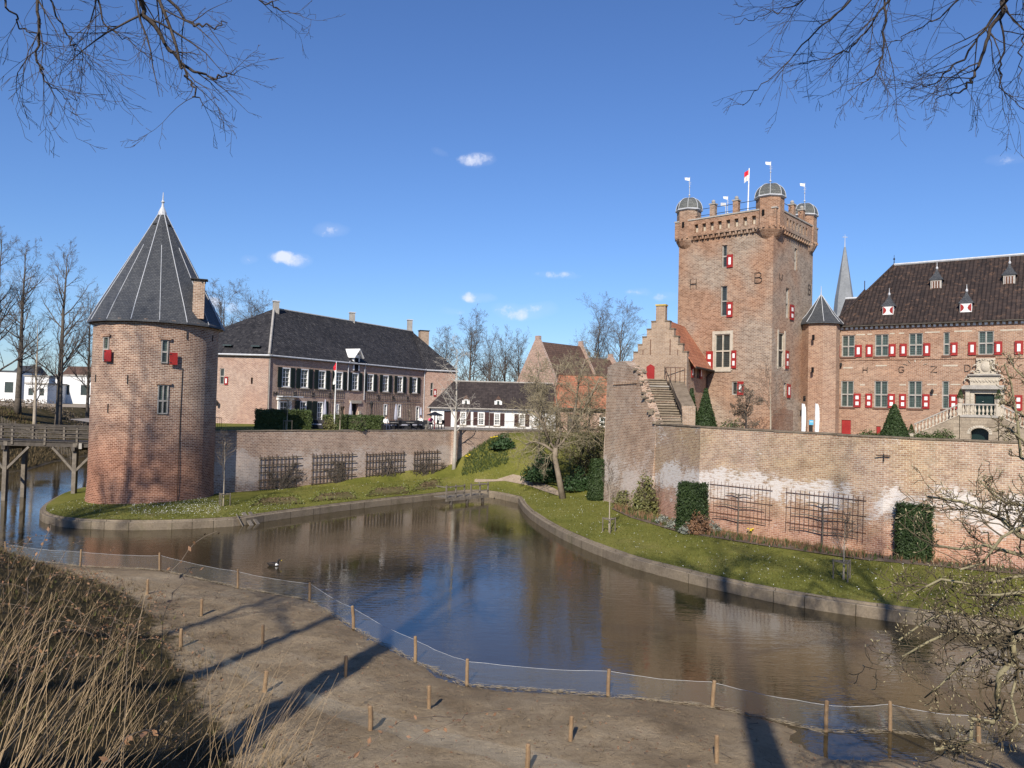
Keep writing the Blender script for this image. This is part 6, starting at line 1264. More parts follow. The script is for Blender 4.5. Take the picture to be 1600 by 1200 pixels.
for lab, u0, u1, vt in [('long clipped hedge on the terrace lawn near the tower end', 400, 484, 642), ('lower clipped hedge on the terrace beside the lounge seats', 506, 598, 650.5)]:
    p0, p1 = G(u0, 670, 5.45), G(u1, 671, 5.45); c = (p0+p1)/2; c.z = 5.45; hedge_box('terrace_hedge', lab, c, ((p1-p0).length, 1.0, max(1.0, D((u0+u1)/2, vt, c.y).z-5.45)), math.atan2(p1.y-p0.y, p1.x-p0.x), M['hedge'], 9000, .10, 'clipped hedges on the terrace')
for u, Y, w, h, lab in [(517, 66.5, 1.1, 1.3, 'pale loose shrub in front of the lower terrace hedge'), (561, 66.8, 1.2, 1.25, 'leafy green shrub in front of the lower terrace hedge')]:
    p = D(u, 660, Y); p.z = 5.45; shrub('garden_shrub', lab, p, (w, w, h), M['shrub_mixed'] if u < 530 else M['hedge'], 700, .1, None, 10)
# court plants
for lab, u, Y, h, w, f0, sp, mt in [('young tree trained upright against the keep wall', 1204, 55.5, 4.2, .07, .35, 'small', 'bark_pale'), ('low gnarled bare fruit tree in front of the keep', 1166, 54, 2.7, .12, .12, 'twist', 'bark_dark')]:
    p = D(u, 672, Y); p.z = 6.25; tree('court_tree', lab, p, h, sp, M[mt], M['twig'], 'bare trees in the castle court', w, f0, 11, .55, seed=61+int(u), wob=.03, topfade=.2)
for lab, u, v, w, h in [('low green shrub beside the dark cone yew', 1142, 672, 2.4, 1.1), ('small green shrub at the foot of the stone staircase', 1473, 690, 1.8, .8), ('low shrub beside the broad cone yew', 1360, 684, 2.2, .6), ('small shrub near the staircase newel', 1442, 688, 1.6, .6)]:
    p = D(u, v, 52); p.z = 6.3; shrub('garden_shrub', lab, p, (w, w*.7, h), M['hedge'], 900, .09, None, 8)
# saplings with stakes on the lawns
def sapling(lab, u, v, vt, z, spec='small', cage=True, on=None, group='staked saplings'):
    p = G(u, v, z); p.z = on if on is not None else lz(p.x, p.y); h = D(u, vt, p.y).z-p.z; t = tree('sapling', lab, p, h, spec, M['bark_pale'], M['twig'], group, .05, .38, 9, .42, seed=int(u), wob=.012, topfade=.4, lang=(.25, .6))
    if cage:
        for k in range(3):
            a = k*2.1+.5; q = p+Vector((math.cos(a)*.42, math.sin(a)*.42, -.1)); m = MB(); m.tube([q, q+Vector((0, 0, .95))], .035, 6); m.build('stake', M['wood_grey'], t)
        for k in range(3):
            a, b = k*2.1+.5, (k+1)*2.1+.5; m = MB(); m.bar(p+Vector((math.cos(a)*.42, math.sin(a)*.42, .78)), p+Vector((math.cos(b)*.42, math.sin(b)*.42, .78)), .03, .07); m.build('stake_rail', M['wood_grey'], t)
sapling('staked young tree in the shadow of the round tower', 349, 790, 690, .8); sapling('staked young tree on the open lawn below the bastion', 952, 827, 740, .9); sapling('staked young tree below the iron trellis and clipped hedge', 1318, 905, 815, .8)
sapling('tiny staked tree on the terrace lawn by the long hedge', 448, 672, 622, 5.45, on=5.45); sapling('small young tree in front of the lower terrace hedge', 531, 671, 640, 5.45, cage=False, on=5.45); sapling('small young tree among the terrace tables', 639, 671, 640, 5.42, cage=False, on=5.42)
# ---------------------------------------------------------------- trellises and espaliers
lf = Fac(W0, (W1[0]-W0[0], W1[1]-W0[1]))
def wall_trellis(fac, u0, v0, u1, v1, lab, grp, mt, st_, hz, w, esp, d=.08):
    a0, a1, z0, z1 = fac.rect(u0, v0, u1, v1); t = thing('wall_trellis', lab, 'trellis', fac.P((a0+a1)/2, z0), grp); s = a0
    while s <= a1+.01:
        m = MB(); fac.box(m, s-w/2, s+w/2, z0+rnd(-.12, .12), z1+rnd(-.1, .12), d, d+.03); m.build('slat', mt, t); s += st_*rnd(.94, 1.06)
    for k in range(hz):
        z = z0+(z1-z0)*(k+.3)/(hz-.4) if hz > 1 else (z0+z1)/2; m = MB(); fac.box(m, a0-.12, a1+.12, z-w*.7, z+w*.7, d+.031, d+.06); m.build('cross_slat', mt, t)
    t2 = thing('espalier', esp, 'plant', fac.P((a0+a1)/2, z0-.3, .25), 'wall trained shrubs'); segs = []; random.seed(int(u0)); b = fac.P((a0+a1)/2+rnd(-.3, .3), z0-.5, .2); 
    pr = dict(SPEC['twist'], max=2, n=[7, 5, 4], wob=.22, rmin=.012)
    for k in range(4):
        dr = (fac.t*rnd(-1, 1)+Vector((0, 0, 1))).normalized(); sg = []; branch(b, dr, (z1-z0)*rnd(.7, 1.05), .05, 0, sg, pr)
        for A_, B_, r1, r2 in sg:   # keep flat to the wall
            f_ = lambda p: fac.P((p-fac.O).dot(fac.t), max(p.z, .9), .16+.1*math.tanh((p-fac.O).dot(fac.n)-.16)); segs.append((f_(A_), f_(B_), r1, r2))
    seg_mesh('stems', segs, M['bark'], t2, 4)
for i, (r, lab) in enumerate([((405, 711, 467, 763), 'dark wooden wall trellis nearest the round tower shadow'), ((487, 708, 553, 757), 'second dark wooden wall trellis from the round tower'), ((571, 706, 630, 752), 'third dark wooden wall trellis from the round tower'), ((646, 703, 685, 747), 'dark wooden wall trellis nearest the birch')]):
    wall_trellis(lf, *r, lab, 'trellises on the terrace wall', M['trellis'], .36, 5, .05, 'climbing shrub trained on the '+lab)
rf = Fac(P2, (P3[0]-P2[0], P3[1]-P2[1]))
def iron_trellis(u0, v0, u1, v1, lab, esp):
    s0, zt0 = rf.px(u0, v0); s1, zt1 = rf.px(u1, v1); t = thing('iron_trellis', lab, 'trellis', rf.P((s0+s1)/2, 1.2), 'iron trellises on the curtain wall'); z0, z1 = 1.75, 3.85; k = 17
    for i in range(k): s = s0+(s1-s0)*i/(k-1); m = MB(); m.tube([rf.P(s, z0-rnd(0, .25), .24), rf.P(s, z1+rnd(0, .1), .17)], .011, 5); m.build('bar', M['rust'], t)
    for z in (z0+.25, z0+1.1, z1-.2): m = MB(); rf.box(m, s0-.1, s1+.1, z-.013, z+.013, .10, .13); m.build('cross_bar', M['rust'], t)
    t2 = thing('espalier', esp, 'plant', rf.P((s0+s1)/2, 1.1, .3), 'wall trained shrubs'); m = MB(); c = (s0+s1)/2; m.tube([rf.P(c, .95, .32), rf.P(c+.03, 2.2, .3), rf.P(c, 3.3, .28)], [.05, .04, .025], 6)
    for z, w in ((1.75, 1.0), (2.5, .95), (3.2, .5)):
        for sg in (-1, 1): m.tube([rf.P(c, z, .3), rf.P(c+sg*(s1-s0)*.22*w, z+.08, .28), rf.P(c+sg*(s1-s0)*.45*w, z+.03, .27)], [.035, .028, .015], 5)
    m.build('stems', M['bark'], t2)
iron_trellis(1113, 768, 1206, 785, 'iron bar trellis beside the clipped hedge block and rusty shrub', 'trained fruit tree on the iron trellis beside the rusty shrub'); iron_trellis(1232, 775, 1352, 795, 'iron bar trellis below the white lime bloom', 'trained fruit tree on the iron trellis below the lime bloom')
for pt, nm in (((1385, 712), 'a'),):
    s, z = rf.px(*pt); s = math.dist(P2, P3); m = MB(); q = Vector((*P3, z))+Vector((-.35, -.55, 0)).normalized()*.12
    m.bar(q-Vector((.3, -.2, 0)), q+Vector((.25, -.16, 0)), .04, .045); m.bar(q-Vector((0, 0, .3)), q+Vector((0, 0, .1)), .035, .035); m.build('wall_anchor', M['iron'], rw)
# beds along the walls
BED = [(8.0,57.2),(8.9,53.6),(9.6,50.0),(11.3,45.9),(14.9,42.1),(18.2,38.8),(22,37.0),(30,33.2),(29.4,32.0),(21.6,35.4),(17.2,37.3),(13.4,40.6),(9.9,44.4),(7.9,49.8),(7.2,54)]
sheet('flower_bed', BED, lambda X, Y: lawn_h(X, Y)+.045, mottle('bed_soil', (.09, .065, .045), (.17, .13, .095), 2.0, .95, (.22, .19, .10), .6, 12), .6)
def strip_pts(n, line_a, line_b):
    k = len(line_a); i = RNG.integers(0, k-1, n); f = RNG.uniform(0, 1, n); g = RNG.uniform(0.05, .95, n); A = np.array(line_a); B = np.array(line_b)
    P_ = (A[i]*(1-f)[:, None]+A[i+1]*f[:, None])*(1-g)[:, None]+(B[i]*(1-f)[:, None]+B[i+1]*f[:, None])*g[:, None]; return np.stack((P_[:, 0], P_[:, 1], lawn_h(P_[:, 0], P_[:, 1])+.05), 1)
ia, ib = [(8.0,57.2),(9.2,50.6),(11.3,45.9),(14.9,42.1),(18.2,38.8),(30,33.2)], [(7.2,54),(8.0,49.8),(10,44.4),(13.4,40.6),(17.2,37.3),(29.4,32.0)]
def tufts(name, P_, h, w, mt, lab, n=5, cat='plants', lean=.35):
    k = len(P_); V = []; 
    for j in range(n):
        a = RNG.uniform(0, 6.283, k); l = RNG.uniform(.05, lean, k)[:, None]; hh = (h*RNG.uniform(.5, 1.2, k))[:, None]; dr = np.stack((np.cos(a), np.sin(a), 0*a), 1); sd = np.stack((-np.sin(a), np.cos(a), 0*a), 1)*w; b = P_+dr*.02
        V.append(np.stack([b-sd, b+sd, b+dr*l*hh+np.array([0, 0, 1])*hh], 1))
    V = np.concatenate(V).reshape(-1, 3); o = np_mesh(name, V, np.arange(len(V)).reshape(-1, 3), mt); return tag(o, lab, cat, None, 'stuff')
tufts('bed_plants', strip_pts(700, ia, ib), .22, .02, M['hedge'], 'low green leafy plants growing in the wall bed', 6)
tufts('dead_stems', strip_pts(900, ia, ib), .35, .012, M['shrub_brown'], 'brown dead stems standing in the wall bed', 4)
for i, (u, v, lab) in enumerate([(1037, 815, 'grey lavender clump beside the rounded mottled shrub'), (1055, 822, 'grey lavender clump in front of the clipped hedge block'), (1075, 830, 'grey lavender clump left of the rusty shrub'), (1115, 828, 'grey lavender clump right of the rusty shrub')]):
    p = Lhit(u, v+3); shrub('lavender_clump', lab, p, (1.0, .9, .5), M['lavender'], 500, .10, 'lavender clumps in the wall bed', 10)
def daffodils():
    P_ = [G(u, v, .95) for u, v in [(1153, 832), (1155, 833), (1180, 834), (1183, 836), (1194, 836), (1200, 837), (1214, 839), (1217, 838), (1172, 838), (1240, 846), (1262, 850), (1282, 853), (1190, 834), (1225, 843)]]; P_ += [G(772, 697, 4), G(768, 700, 4), G(776, 692, 4), G(734, 714, 3), G(729, 717, 3)]
    for i, p in enumerate(P_):
        if i >= 14: p = D([772, 768, 776, 734, 729][i-14], [697, 700, 692, 714, 717][i-14], 77 if i < 17 else 75)
        p.z = lz(p.x, p.y); t = thing('daffodil', 'yellow daffodils flowering in the bed below the curtain wall' if i < 14 else 'yellow daffodils flowering on the grass slope under the terrace wall', 'flower', p, 'daffodils by the curtain wall' if i < 14 else 'daffodils on the slope')
        m = MB()
        for k in range(7): a = rnd(0, 6); r = rnd(.03, .16); q = p+Vector((math.cos(a)*r, math.sin(a)*r, 0)); m.bar(q, q+Vector((rnd(-.05, .05), rnd(-.05, .05), rnd(.25, .4))), .02, .006)
        m.build('leaves', M['grass_blade'], t)
        for k in range(5):
            a = rnd(0, 6); r = rnd(.0, .16); q = p+Vector((math.cos(a)*r, math.sin(a)*r-.05, rnd(.3, .42))); m = MB(); m.lathe([(.012, -.03), (.075, .0), (.03, .012), (.03, .05)], q, 6); m.build('blossom', M['daffodil'], t)
daffodils()
# knot beds on the long lawn
for i, (u0, u1, v0, v1, lab) in enumerate([(391, 470, 778, 787, 'planted bed edged with low clipped box nearest the round tower'), (487, 556, 770, 779, 'second planted lawn bed from the round tower'), (572, 640, 762, 771, 'third planted lawn bed from the round tower'), (645, 690, 754, 763, 'planted lawn bed nearest the little jetty')]):
    c = [G(u0, v1, .9), G(u1, v1-5, .9), G(u1-6, v0-4, .9), G(u0+14, v0, .9)]; ctr = sum(c, Vector())/4; t = thing('lawn_bed', lab, 'flower bed', (ctr.x, ctr.y, lz(ctr.x, ctr.y)), 'beds on the long lawn'); m = MB(); m.prism([(p.x, p.y) for p in c], .8, [lz(p.x, p.y)+.03 for p in c]); m.build('soil', M['rough_grass'], t)
    pts = []
    for a, b in zip(c, c[1:]+c[:1]): f = RNG.uniform(0, 1, 260)[:, None]; pts.append(np.array(a)*(1-f)+np.array(b)*f)
    P_ = np.concatenate(pts)+RNG.normal(0, .13, (1040, 3)); P_[:, 2] = lawn_h(P_[:, 0], P_[:, 1])+np.abs(RNG.normal(0, .13, 1040)); leaf_mesh('box_edging', P_[::2], np.zeros((520, 3))+[0, -.4, 1], .10, M['grass_blade'], t, 'stuff')
    f, g = RNG.uniform(0.1, .9, 260)[:, None], RNG.uniform(.1, .9, 260)[:, None]; P_ = (np.array(c[0])*(1-f)+np.array(c[1])*f)*(1-g)+(np.array(c[3])*(1-f)+np.array(c[2])*f)*g; P_[:, 2] = lawn_h(P_[:, 0], P_[:, 1])+.05; leaf_mesh('bed_stems', P_, np.zeros((260, 3))+[0, 0, 1], .13, M['dry_stalk2'], t, 'stuff')
# daisies and grass tufts
def lawn_scatter(n, regions):
    out = []
    while len(out) < n:
        x0, x1, y0, y1 = random.choice(regions); x, y = rnd(x0, x1), rnd(y0, y1)
        if ptin(lawn_poly, x, y) and not ptin(BED, x, y): out.append((x, y))
    a = np.array(out); return np.stack((a[:, 0], a[:, 1], lawn_h(a[:, 0], a[:, 1])), 1)
REG = [(-30, -15, 46, 54), (-18, 0, 49, 72), (2, 14, 34, 58), (8, 28, 28, 38), (-4, 8, 58, 80)]
P_ = lawn_scatter(24000, REG); tufts('lawn_tufts', P_, .07, .018, M['grass_blade'], 'short tufts of grass over the lawns', 3, 'grass', .9)
Q_ = lawn_scatter(1500, [(-4.5, -.2, 72, 78.5)]); Q_ = Q_[(Q_[:, 2] > 1.3)]; tufts('slope_grass', Q_, .26, .025, M['hedge'], 'longer dark green grass on the slope below the terrace wall', 4, 'grass', .8)
P_ = lawn_scatter(1500, REG); P_ = np.concatenate([P_, np.array([(x, y, lz(x, y)) for x, y in [(G(rnd(205, 345), rnd(783, 801)-(.0), .8)).to_2d() for _ in range(900)]])]); P_[:, 2] += .06
o = leaf_mesh('daisies', P_, np.zeros((len(P_), 3))+[0, -.3, 1], .045, M['daisy'], None, 'stuff', 1.0, .3); tag(o, 'white daisies scattered over the lawns', 'flowers')
# ---------------------------------------------------------------- far side of the moat
def far_house(lab, u0, u1, v0, v1, Y, dark=False, name='flat_roof_house'):
    a, b = D(u0, v1, Y), D(u1, v1, Y); zt = D(u0, v0, Y).z; f = Fac(a, (b.x-a.x, b.y-a.y)); L = (b-a).length; z0 = gz(a.x, Y)-.3; t = thing(name, lab, 'house', (a.x, Y, z0)); k = max(2, int(L/6)); hs = [(L*(i+.25)/k, L*(i+.7)/k, z0+1.3+(zt-z0)*.15, z0+1.3+(zt-z0)*.5) for i in range(k)]
    m = MB(); f.wall(m, 0, L, z0, zt, hs, .25); Q = f.P(0, 0, -9); R_ = f.P(L, 0, -9); S_ = f.P(L, 0)
    m.quad((Q.x, Q.y, z0), (f.O.x, f.O.y, z0), (f.O.x, f.O.y, zt), (Q.x, Q.y, zt)); m.quad((S_.x, S_.y, z0), (R_.x, R_.y, z0), (R_.x, R_.y, zt), (S_.x, S_.y, zt)); m.build('wall', M['white_wall'], t)
    for h in hs: m = MB(); f.box(m, h[0]-.03, h[1]+.03, h[2]-.03, h[3]+.03, -.26, -.2); m.build('window', M['glass'], t)
    m = MB(); f.box(m, -.2, L+.2, zt, zt+.35, -9.2, .2); m.build('roof', M['slate'] if dark else M['stone_grey'], t)
far_house('white flat roofed modern house behind the tallest bare tree', 86, 150, 587, 611, 172); far_house('low white modern house wing beside the bare forked tree', 38, 76, 588, 604, 190); far_house('white modern house at the far meadow edge by the timber bridge', -30, 30, 580, 600, 195, True); far_house('low white garden building in front of the modern houses', 40, 74, 600, 611, 165)
def gabled(u0, u1, v0, v1, Y, lab, mt):
    a, b = D(u0, 600, Y), D(u1, 600, Y); z0 = 5.8; ze, za = D(u0, v1, Y).z, D(u0, v0, Y).z; t = thing('gabled_house', lab, 'house', (a.x, Y, z0)); m = MB(); m.prism([(a.x, Y), (b.x, Y), (b.x, Y+8), (a.x, Y+8)], z0, ze); m.build('wall', M['white_wall'], t)
    m = MB(); m.add([(a.x-.4, Y-.4, ze), (b.x+.4, Y-.4, ze), (b.x+.4, Y+8.4, ze), (a.x-.4, Y+8.4, ze), (a.x-.4, Y+4, za), (b.x+.4, Y+4, za)], ((0, 1, 5, 4), (2, 3, 4, 5), (1, 2, 5), (3, 0, 4))); m.build('roof', mt, t)
gabled(17, 46, 570, 586, 215, 'distant white house with slate gable roof behind bare trees', M['slate']); gabled(96, 160, 571, 588, 225, 'distant house with brown gable roof behind the white flat roof', M['roof_brown'])
def treeline():
    V, N_ = [], []; n = 9000; x = RNG.uniform(-330, 60, n); h = 5.0+2.2*np.sin(x*.07)+1.5*np.sin(x*.19+1); P_ = np.stack((x, 260+RNG.normal(0, 5, n), 5.5+RNG.uniform(0, 1, n)*h), 1); o = leaf_mesh('far_woodland', P_, np.zeros((n, 3))+[0, -1, .3], 1.4, M['twig'], None, 'stuff', 1.2, .8); tag(o, 'distant brown leafless woodland along the horizon', 'woodland')
treeline()
def meadow():
    P_ = []
    n = 9000; x = RNG.uniform(-150, -36, n); y = 112+RNG.normal(0, 1.0, n)+.02*(x+80); z = ground_h(x, y); o = leaf_mesh('field_hedge', np.stack((x, y, z+RNG.uniform(0, 1.2, n)), 1), np.zeros((n, 3))+[0, -1, .3], .20, M['twig'], None, 'stuff', 1.3, .8); tag(o, 'brown leafless field hedge behind the tall bare trees', 'hedge')
    sheet('ploughed_field', [(-260, 122), (-40, 122), (-40, 160), (-260, 160)], lambda X, Y: 5.96+0*X, mottle('dry_field_soil', (.30, .235, .16), (.38, .31, .22), .3), 20)
meadow()
def paling():
    t = thing('paling_fence', 'chestnut paling fence with wire along the far bank top', 'fence', (-70, 93, 5.9)); x = -112.0; posts = []
    Yf = lambda x: 95.5+.05*(x+60); pal = MB(); k = 0
    while x < -54:
        y = Yf(x); z = gz(x, y)
        if k % 14 == 0: m = MB(); m.tube([(x, y-.05, z-.2), (x, y-.05, z+1.35)], .07, 6); m.build('post', M['wood_grey'], t)
        m = MB(); m.box((x, y, z+.55), (.05, .03, rnd(1.0, 1.2))); m.build('pale', M['wood_grey'], t); x += .19; k += 1
    m = MB()
    for h in (.3, .85): m.tube([(xx, Yf(xx)+.02, gz(xx, Yf(xx))+h) for xx in np.linspace(-112, -54, 16)], .012, 4)
    m.build('wire', M['iron'], t); m = MB(); u = D(46, 640, 93.5)
    for sg in (-1, 1): m.bar((u.x, u.y, gz(u.x, u.y)+1.7), (u.x+sg*1.7, u.y-.4, gz(u.x, u.y-.4)), .1)
    m.build('brace', M['wood_grey'], t)
paling()
n = 26000; x = RNG.uniform(-100, -46, n); y = RNG.uniform(60, 104, n); z = ground_h(x, y); k = (z > .15); P_ = np.stack((x, y, z), 1)[k]; tufts('bank_grass', P_, .38, .03, M['dry_stalk2'], 'rough dry grass on the far moat bank', 3, 'grass', .7)
P_ = P_[RNG.uniform(0, 1, len(P_)) < .35]; tufts('bank_turf', P_[P_[:, 2] > 2.5], .25, .04, M['grass_blade'], 'green grass on the upper far bank', 4, 'grass', .9)
# ---------------------------------------------------------------- little jetty, duck ramp, duck
def jetty():
    a, b = G(692, 779, .5), G(757, 773, .5); t = thing('jetty', 'small weathered timber landing stage with handrails at the kerb', 'jetty', (a.x, a.y, 0)); d = (b-a); L = d.length; d.normalize(); nrm = Vector((d.y, -d.x, 0)); an = math.atan2(d.y, d.x); k = 15
    for i in range(k): c = a+d*L*(i+.5)/k+nrm*-.35; m = MB(); m.box((c.x, c.y, .56), (L/k-.03, 1.5, .06), an); m.build('deck_board', M['wood_grey'], t)
    m = MB(); c = a+d*L/2+nrm*.42; m.box((c.x, c.y, .42), (L+.1, .12, .22), an); m.build('edge_beam', M['wood_grey'], t)
    for i in (.12, .5, .88): c = a+d*L*i+nrm*.36; m = MB(); m.tube([(c.x, c.y, -1.2), (c.x, c.y, .5)], .13, 8); m.build('pile', M['wood_dark'], t)
    for i in (0, .22, .42, .58, .8, 1.0): c = a+d*L*i+nrm*.4; m = MB(); m.box((c.x, c.y, 1.0), (.10, .10, 1.15), an); m.build('rail_post', M['wood_grey'], t)
    for i0, i1 in ((0, .42), (.58, 1.0)):
        for z in (.95, 1.45): m = MB(); p, q = a+d*L*i0+nrm*.46, a+d*L*i1+nrm*.46; m.bar((p.x, p.y, z), (q.x, q.y, z), .04, .09); m.build('rail', M['wood_grey'], t)
    for e in (0, 1): p = a+d*L*e+nrm*.4; q = p-nrm*1.2; m = MB(); m.bar((p.x, p.y, 1.42), (q.x, q.y, 1.42), .04, .08); m.build('rail', M['wood_grey'], t)
jetty()
def duck_ramp():
    t = thing('duck_ramp', 'three weathered planks leaning from the kerb into the water', 'ramp', G(385, 812, .2))
    for u0, v0, u1, v1 in ((370, 806, 380, 820), (380, 803, 394, 819), (390, 802, 404, 817)):
        p = G(u0, v0-2, .72); q = G(u1, v1+3, -.05); m = MB(); m.bar(p, q, .3, .06); m.build('plank', M['wood_grey'], t)
duck_ramp()
def duck():
    p = G(428, 884, 0); t = thing('duck', 'dark mallard duck with pale breast swimming alone on the moat', 'duck', p); pth = [(-.34, .13), (-.27, .10), (-.18, .06), (-.05, .045), (.08, .05), (.16, .09), (.19, .17), (.20, .24), (.235, .285), (.275, .285), (.31, .27), (.35, .262)]; rd = [.012, .045, .095, .125, .12, .085, .05, .042, .055, .05, .022, .012]
    m = MB(); m.tube([(p.x+a, p.y, z) for a, z in pth], rd, 10); m.build('body', M['iron'], t, smooth=True); m = MB(); m.lathe([(.01, -.02), (.09, .0), (.1, .05), (.03, .11)], (p.x+.13, p.y-.03, .03), 10); m.build('breast', M['white_paint'], t, smooth=True)
    for sg in (-1, 1): m = MB(); m.tube([(p.x+.1, p.y+sg*.1, .09), (p.x-.08, p.y+sg*.12, .12), (p.x-.27, p.y+sg*.05, .13)], [.02, .05, .01], 8); m.build('wing', M['bark_dark'], t, smooth=True)
    m = MB(); m.tube([(p.x+.31, p.y, .268), (p.x+.375, p.y, .258)], [.02, .012], 6); m.build('bill', M['daffodil'], t)
duck()
# ---------------------------------------------------------------- fences on the near bank
def net_fence(name, lab, pts, h, hp, back=None):
    t = thing(name, lab, 'fence', pts[0]); n = len(pts)
    for i, p in enumerate(pts):
        ln = Vector((rnd(-.09, .09), rnd(-.09, .09), 1)); hh = hp*rnd(.9, 1.1); rr = rnd(.042, .058); m = MB(); m.tube([p-Vector((0, 0, .3)), p+ln*hh*.5+Vector((rnd(-.012, .012), 0, 0)), p+ln*hh, p+ln*(hh+.02)], [rr*1.05, rr, rr*.95, rr*.6], 9); m.build('post', M['wood_post'], t)
    for a, b in zip(pts[:-1], pts[1:]):
        m = MB(); k = 8; vs = []
        for i in range(k+1): f = i/k; q = a.lerp(b, f)+Vector((0, .06, 0)); zg = max(gz(q.x, q.y), -.1); sag = .06*math.sin(math.pi*f)+rnd(0, .02); vs += [(q.x, q.y, zg+.01), (q.x+rnd(-.01, .01), q.y+rnd(-.015, .015), q.z+h-sag)]
        m.add(vs, [(i*2, i*2+2, i*2+3, i*2+1) for i in range(k)]); m.build('netting', M['netting'], t)
        if hp < .6: continue
        m = MB(); m.tube([vs[i*2+1] for i in range(k+1)], .0045, 4); m.build('top_wire', M['lead'], t)
    return t
A_ = [(10, 870), (125, 882), (250, 888), (372, 915), (484, 935), (553, 978), (649, 1030), (730, 1066), (950, 1082), (1112, 1100), (1291, 1138), (1391, 1137), (1530, 1160), (1700, 1190)]
P_ = []
for u, v in A_: p = G(u, v, .08); p.z = max(.0, gz(p.x, p.y)); P_.append(p)
net_fence('shore_fence', 'wooden post fence with fine netting along the muddy waterline', P_, .66, .74)
SH = P_
for u, v, lab in [(231, 924, 'dark short stake in the shaded left part of the bare bank'), (315, 957, 'short stake between two thin tree shadows'), (411, 998, 'short stake just above the second thin tree shadow'), (540, 1047, 'short stake between the wide trunk shadow and the waterline fence'), (671, 1096, 'lone stake right of the wide trunk shadow'), (891, 1146, 'lone stake in the open sunlit bank'), (1120, 1182, 'lone stake near the dark right trunk shadow')]:
    p = G(u, v, .45); p.z = gz(p.x, p.y); m = MB(); ln = Vector((rnd(-.05, .05), rnd(-.05, .05), 1)); q = p+ln*.56; m.tube([p-Vector((0, 0, .25)), q, q+ln*.02], [.05, .05, .035], 9); tag(m.build('stake', M['wood_post'], base=p), lab, 'stake', 'stakes on the bare bank')
P2_ = []
for u, v in [(283, 1010), (413, 1075), (579, 1133), (823, 1200), (1080, 1262), (1440, 1330)]: p = G(u, v, .5); p.z = gz(p.x, p.y); P2_.append(p)
net_fence('inner_fence', 'second low post and netting fence across the bare bank', P2_, .44, .52)
def drift():   # straw and folded netting hem washed against the fence foot
    V, Fc = [], []; segs = []
    for a, b in zip(SH[:-1], SH[1:]):
        n = int((b-a).length*38)
        for i in range(n):
            q = a.lerp(b, rnd(0, 1))+Vector((random.gauss(0, .05), random.gauss(-.02, .08), 0)); q.z = max(.0, gz(q.x, q.y))+rnd(.004, .04); d = (b-a).normalized(); d = jit(d, .35); d.z *= .15; segs.append((q, q+d*rnd(.08, .35), .006, .003))
    o = seg_mesh('straw_drift', segs, mottle('grey_straw', (.24, .19, .125), (.36, .30, .21), 8), None, 3); tag(o, 'pale straw washed along the foot of the shore fence', 'straw', None, 'stuff')
drift()
def debris():
    segs = []
    for i in range(2600):
        x, y = rnd(-14, 16), rnd(13, 34); 
        if not -.02 < gz(x, y) < 1.2: continue
        d = Vector((random.gauss(0, 1), random.gauss(0, 1), 0)).normalized(); q = Vector((x, y, gz(x, y)+.012)); segs.append((q, q+d*rnd(.04, .28), rnd(.003, .008), .002))
    o = seg_mesh('twig_litter', segs, M['bark_dark'], None, 3); tag(o, 'small twigs and litter scattered over the bare bank', 'litter', None, 'stuff')
    n = 5000; x = RNG.uniform(-15, 17, n); y = RNG.uniform(13, 34, n); z = ground_h(x, y); k = (z > .0) & (z < 1.3); P_ = np.stack((x, y, z+.008), 1)[k]; o = leaf_mesh('leaf_litter', P_, np.zeros((len(P_), 3))+[0, 0, 1], .05, M['shrub_brown'], None, 'stuff', 1.4, .25); tag(o, 'dead leaves scattered over the bare bank', 'litter')
    V, F_ = [], []
    mb = MB()
    for i in range(1500):
        x, y = rnd(-12, 15), rnd(13, 32); z = gz(x, y)
        if -.05 < z < 1.0: r = rnd(.012, .05)*rnd(.5, 1.2); mb.lathe([(r*.5, -r*.3), (r, 0), (r*.7, r*.5), (r*.15, r*.65)], (x, y, z), 6, rnd(0, 3))
    o = mb.build('clods', M['ground']); tag(o, 'small earth clods and pebbles on the bare bank', 'clods', None, 'stuff')
debris()
n = 2600; x = RNG.uniform(-14, 16, n); y = RNG.uniform(12.5, 31, n); z = ground_h(x, y); k = (z > .12) & (z < 1.4) & (np.sin(x*.9+1.3*np.sin(y*.7))+np.sin(y*1.1) > .35); tufts('bank_tufts', np.stack((x, y, z-.01), 1)[k], .10, .006, M['dry_stalk2'], 'sparse dead grass tufts on the bare bank', 5, 'grass', 1.2)
# dry stalks and brambles in the near left corner
def stalks():
    segs = []; random.seed(3)
    def clump(x, y, n, h, lean):
        for i in range(n):
            px, py = x+random.gauss(0, .28), y+random.gauss(0, .28); p = Vector((px, py, gz(px, py)-.03)); d = Vector((lean+random.gauss(0, .28), random.gauss(.05, .2), 1)).normalized(); L = h*rnd(.35, 1.15); n_ = 6; r = rnd(.0045, .008)
            for j in range(n_): d = (d+Vector((.035+random.gauss(0, .03), random.gauss(0, .03), -.03*j/n_))).normalized(); q = p+d*L/n_; segs.append((p, q, r*(1-.11*j), r*(1-.11*(j+1)))); p = q
    for i in range(56):
        f = random.random(); u = -40+random.random()**1.35*500; v = rnd(1090, 1300) if u > 150 else rnd(1010, 1300); 
        # where the line of sight meets the slope
        d = ray(u, v); p = EYE+d*3
        for k in range(120):
            if p.z < gz(p.x, p.y): break
            p += d*.2
        if p.y < 3 or p.y > 17: continue
        clump(p.x, p.y, random.randrange(4, 11), rnd(1.1, 2.2)*min(1.3, .45+p.y/11), rnd(.15, .6))
    o = seg_mesh('dry_stalks', segs, M['dry_stalk'], None, 3); tag(o, 'tall dry straw coloured stalks leaning over the near bank', 'grass', None, 'stuff')
stalks()
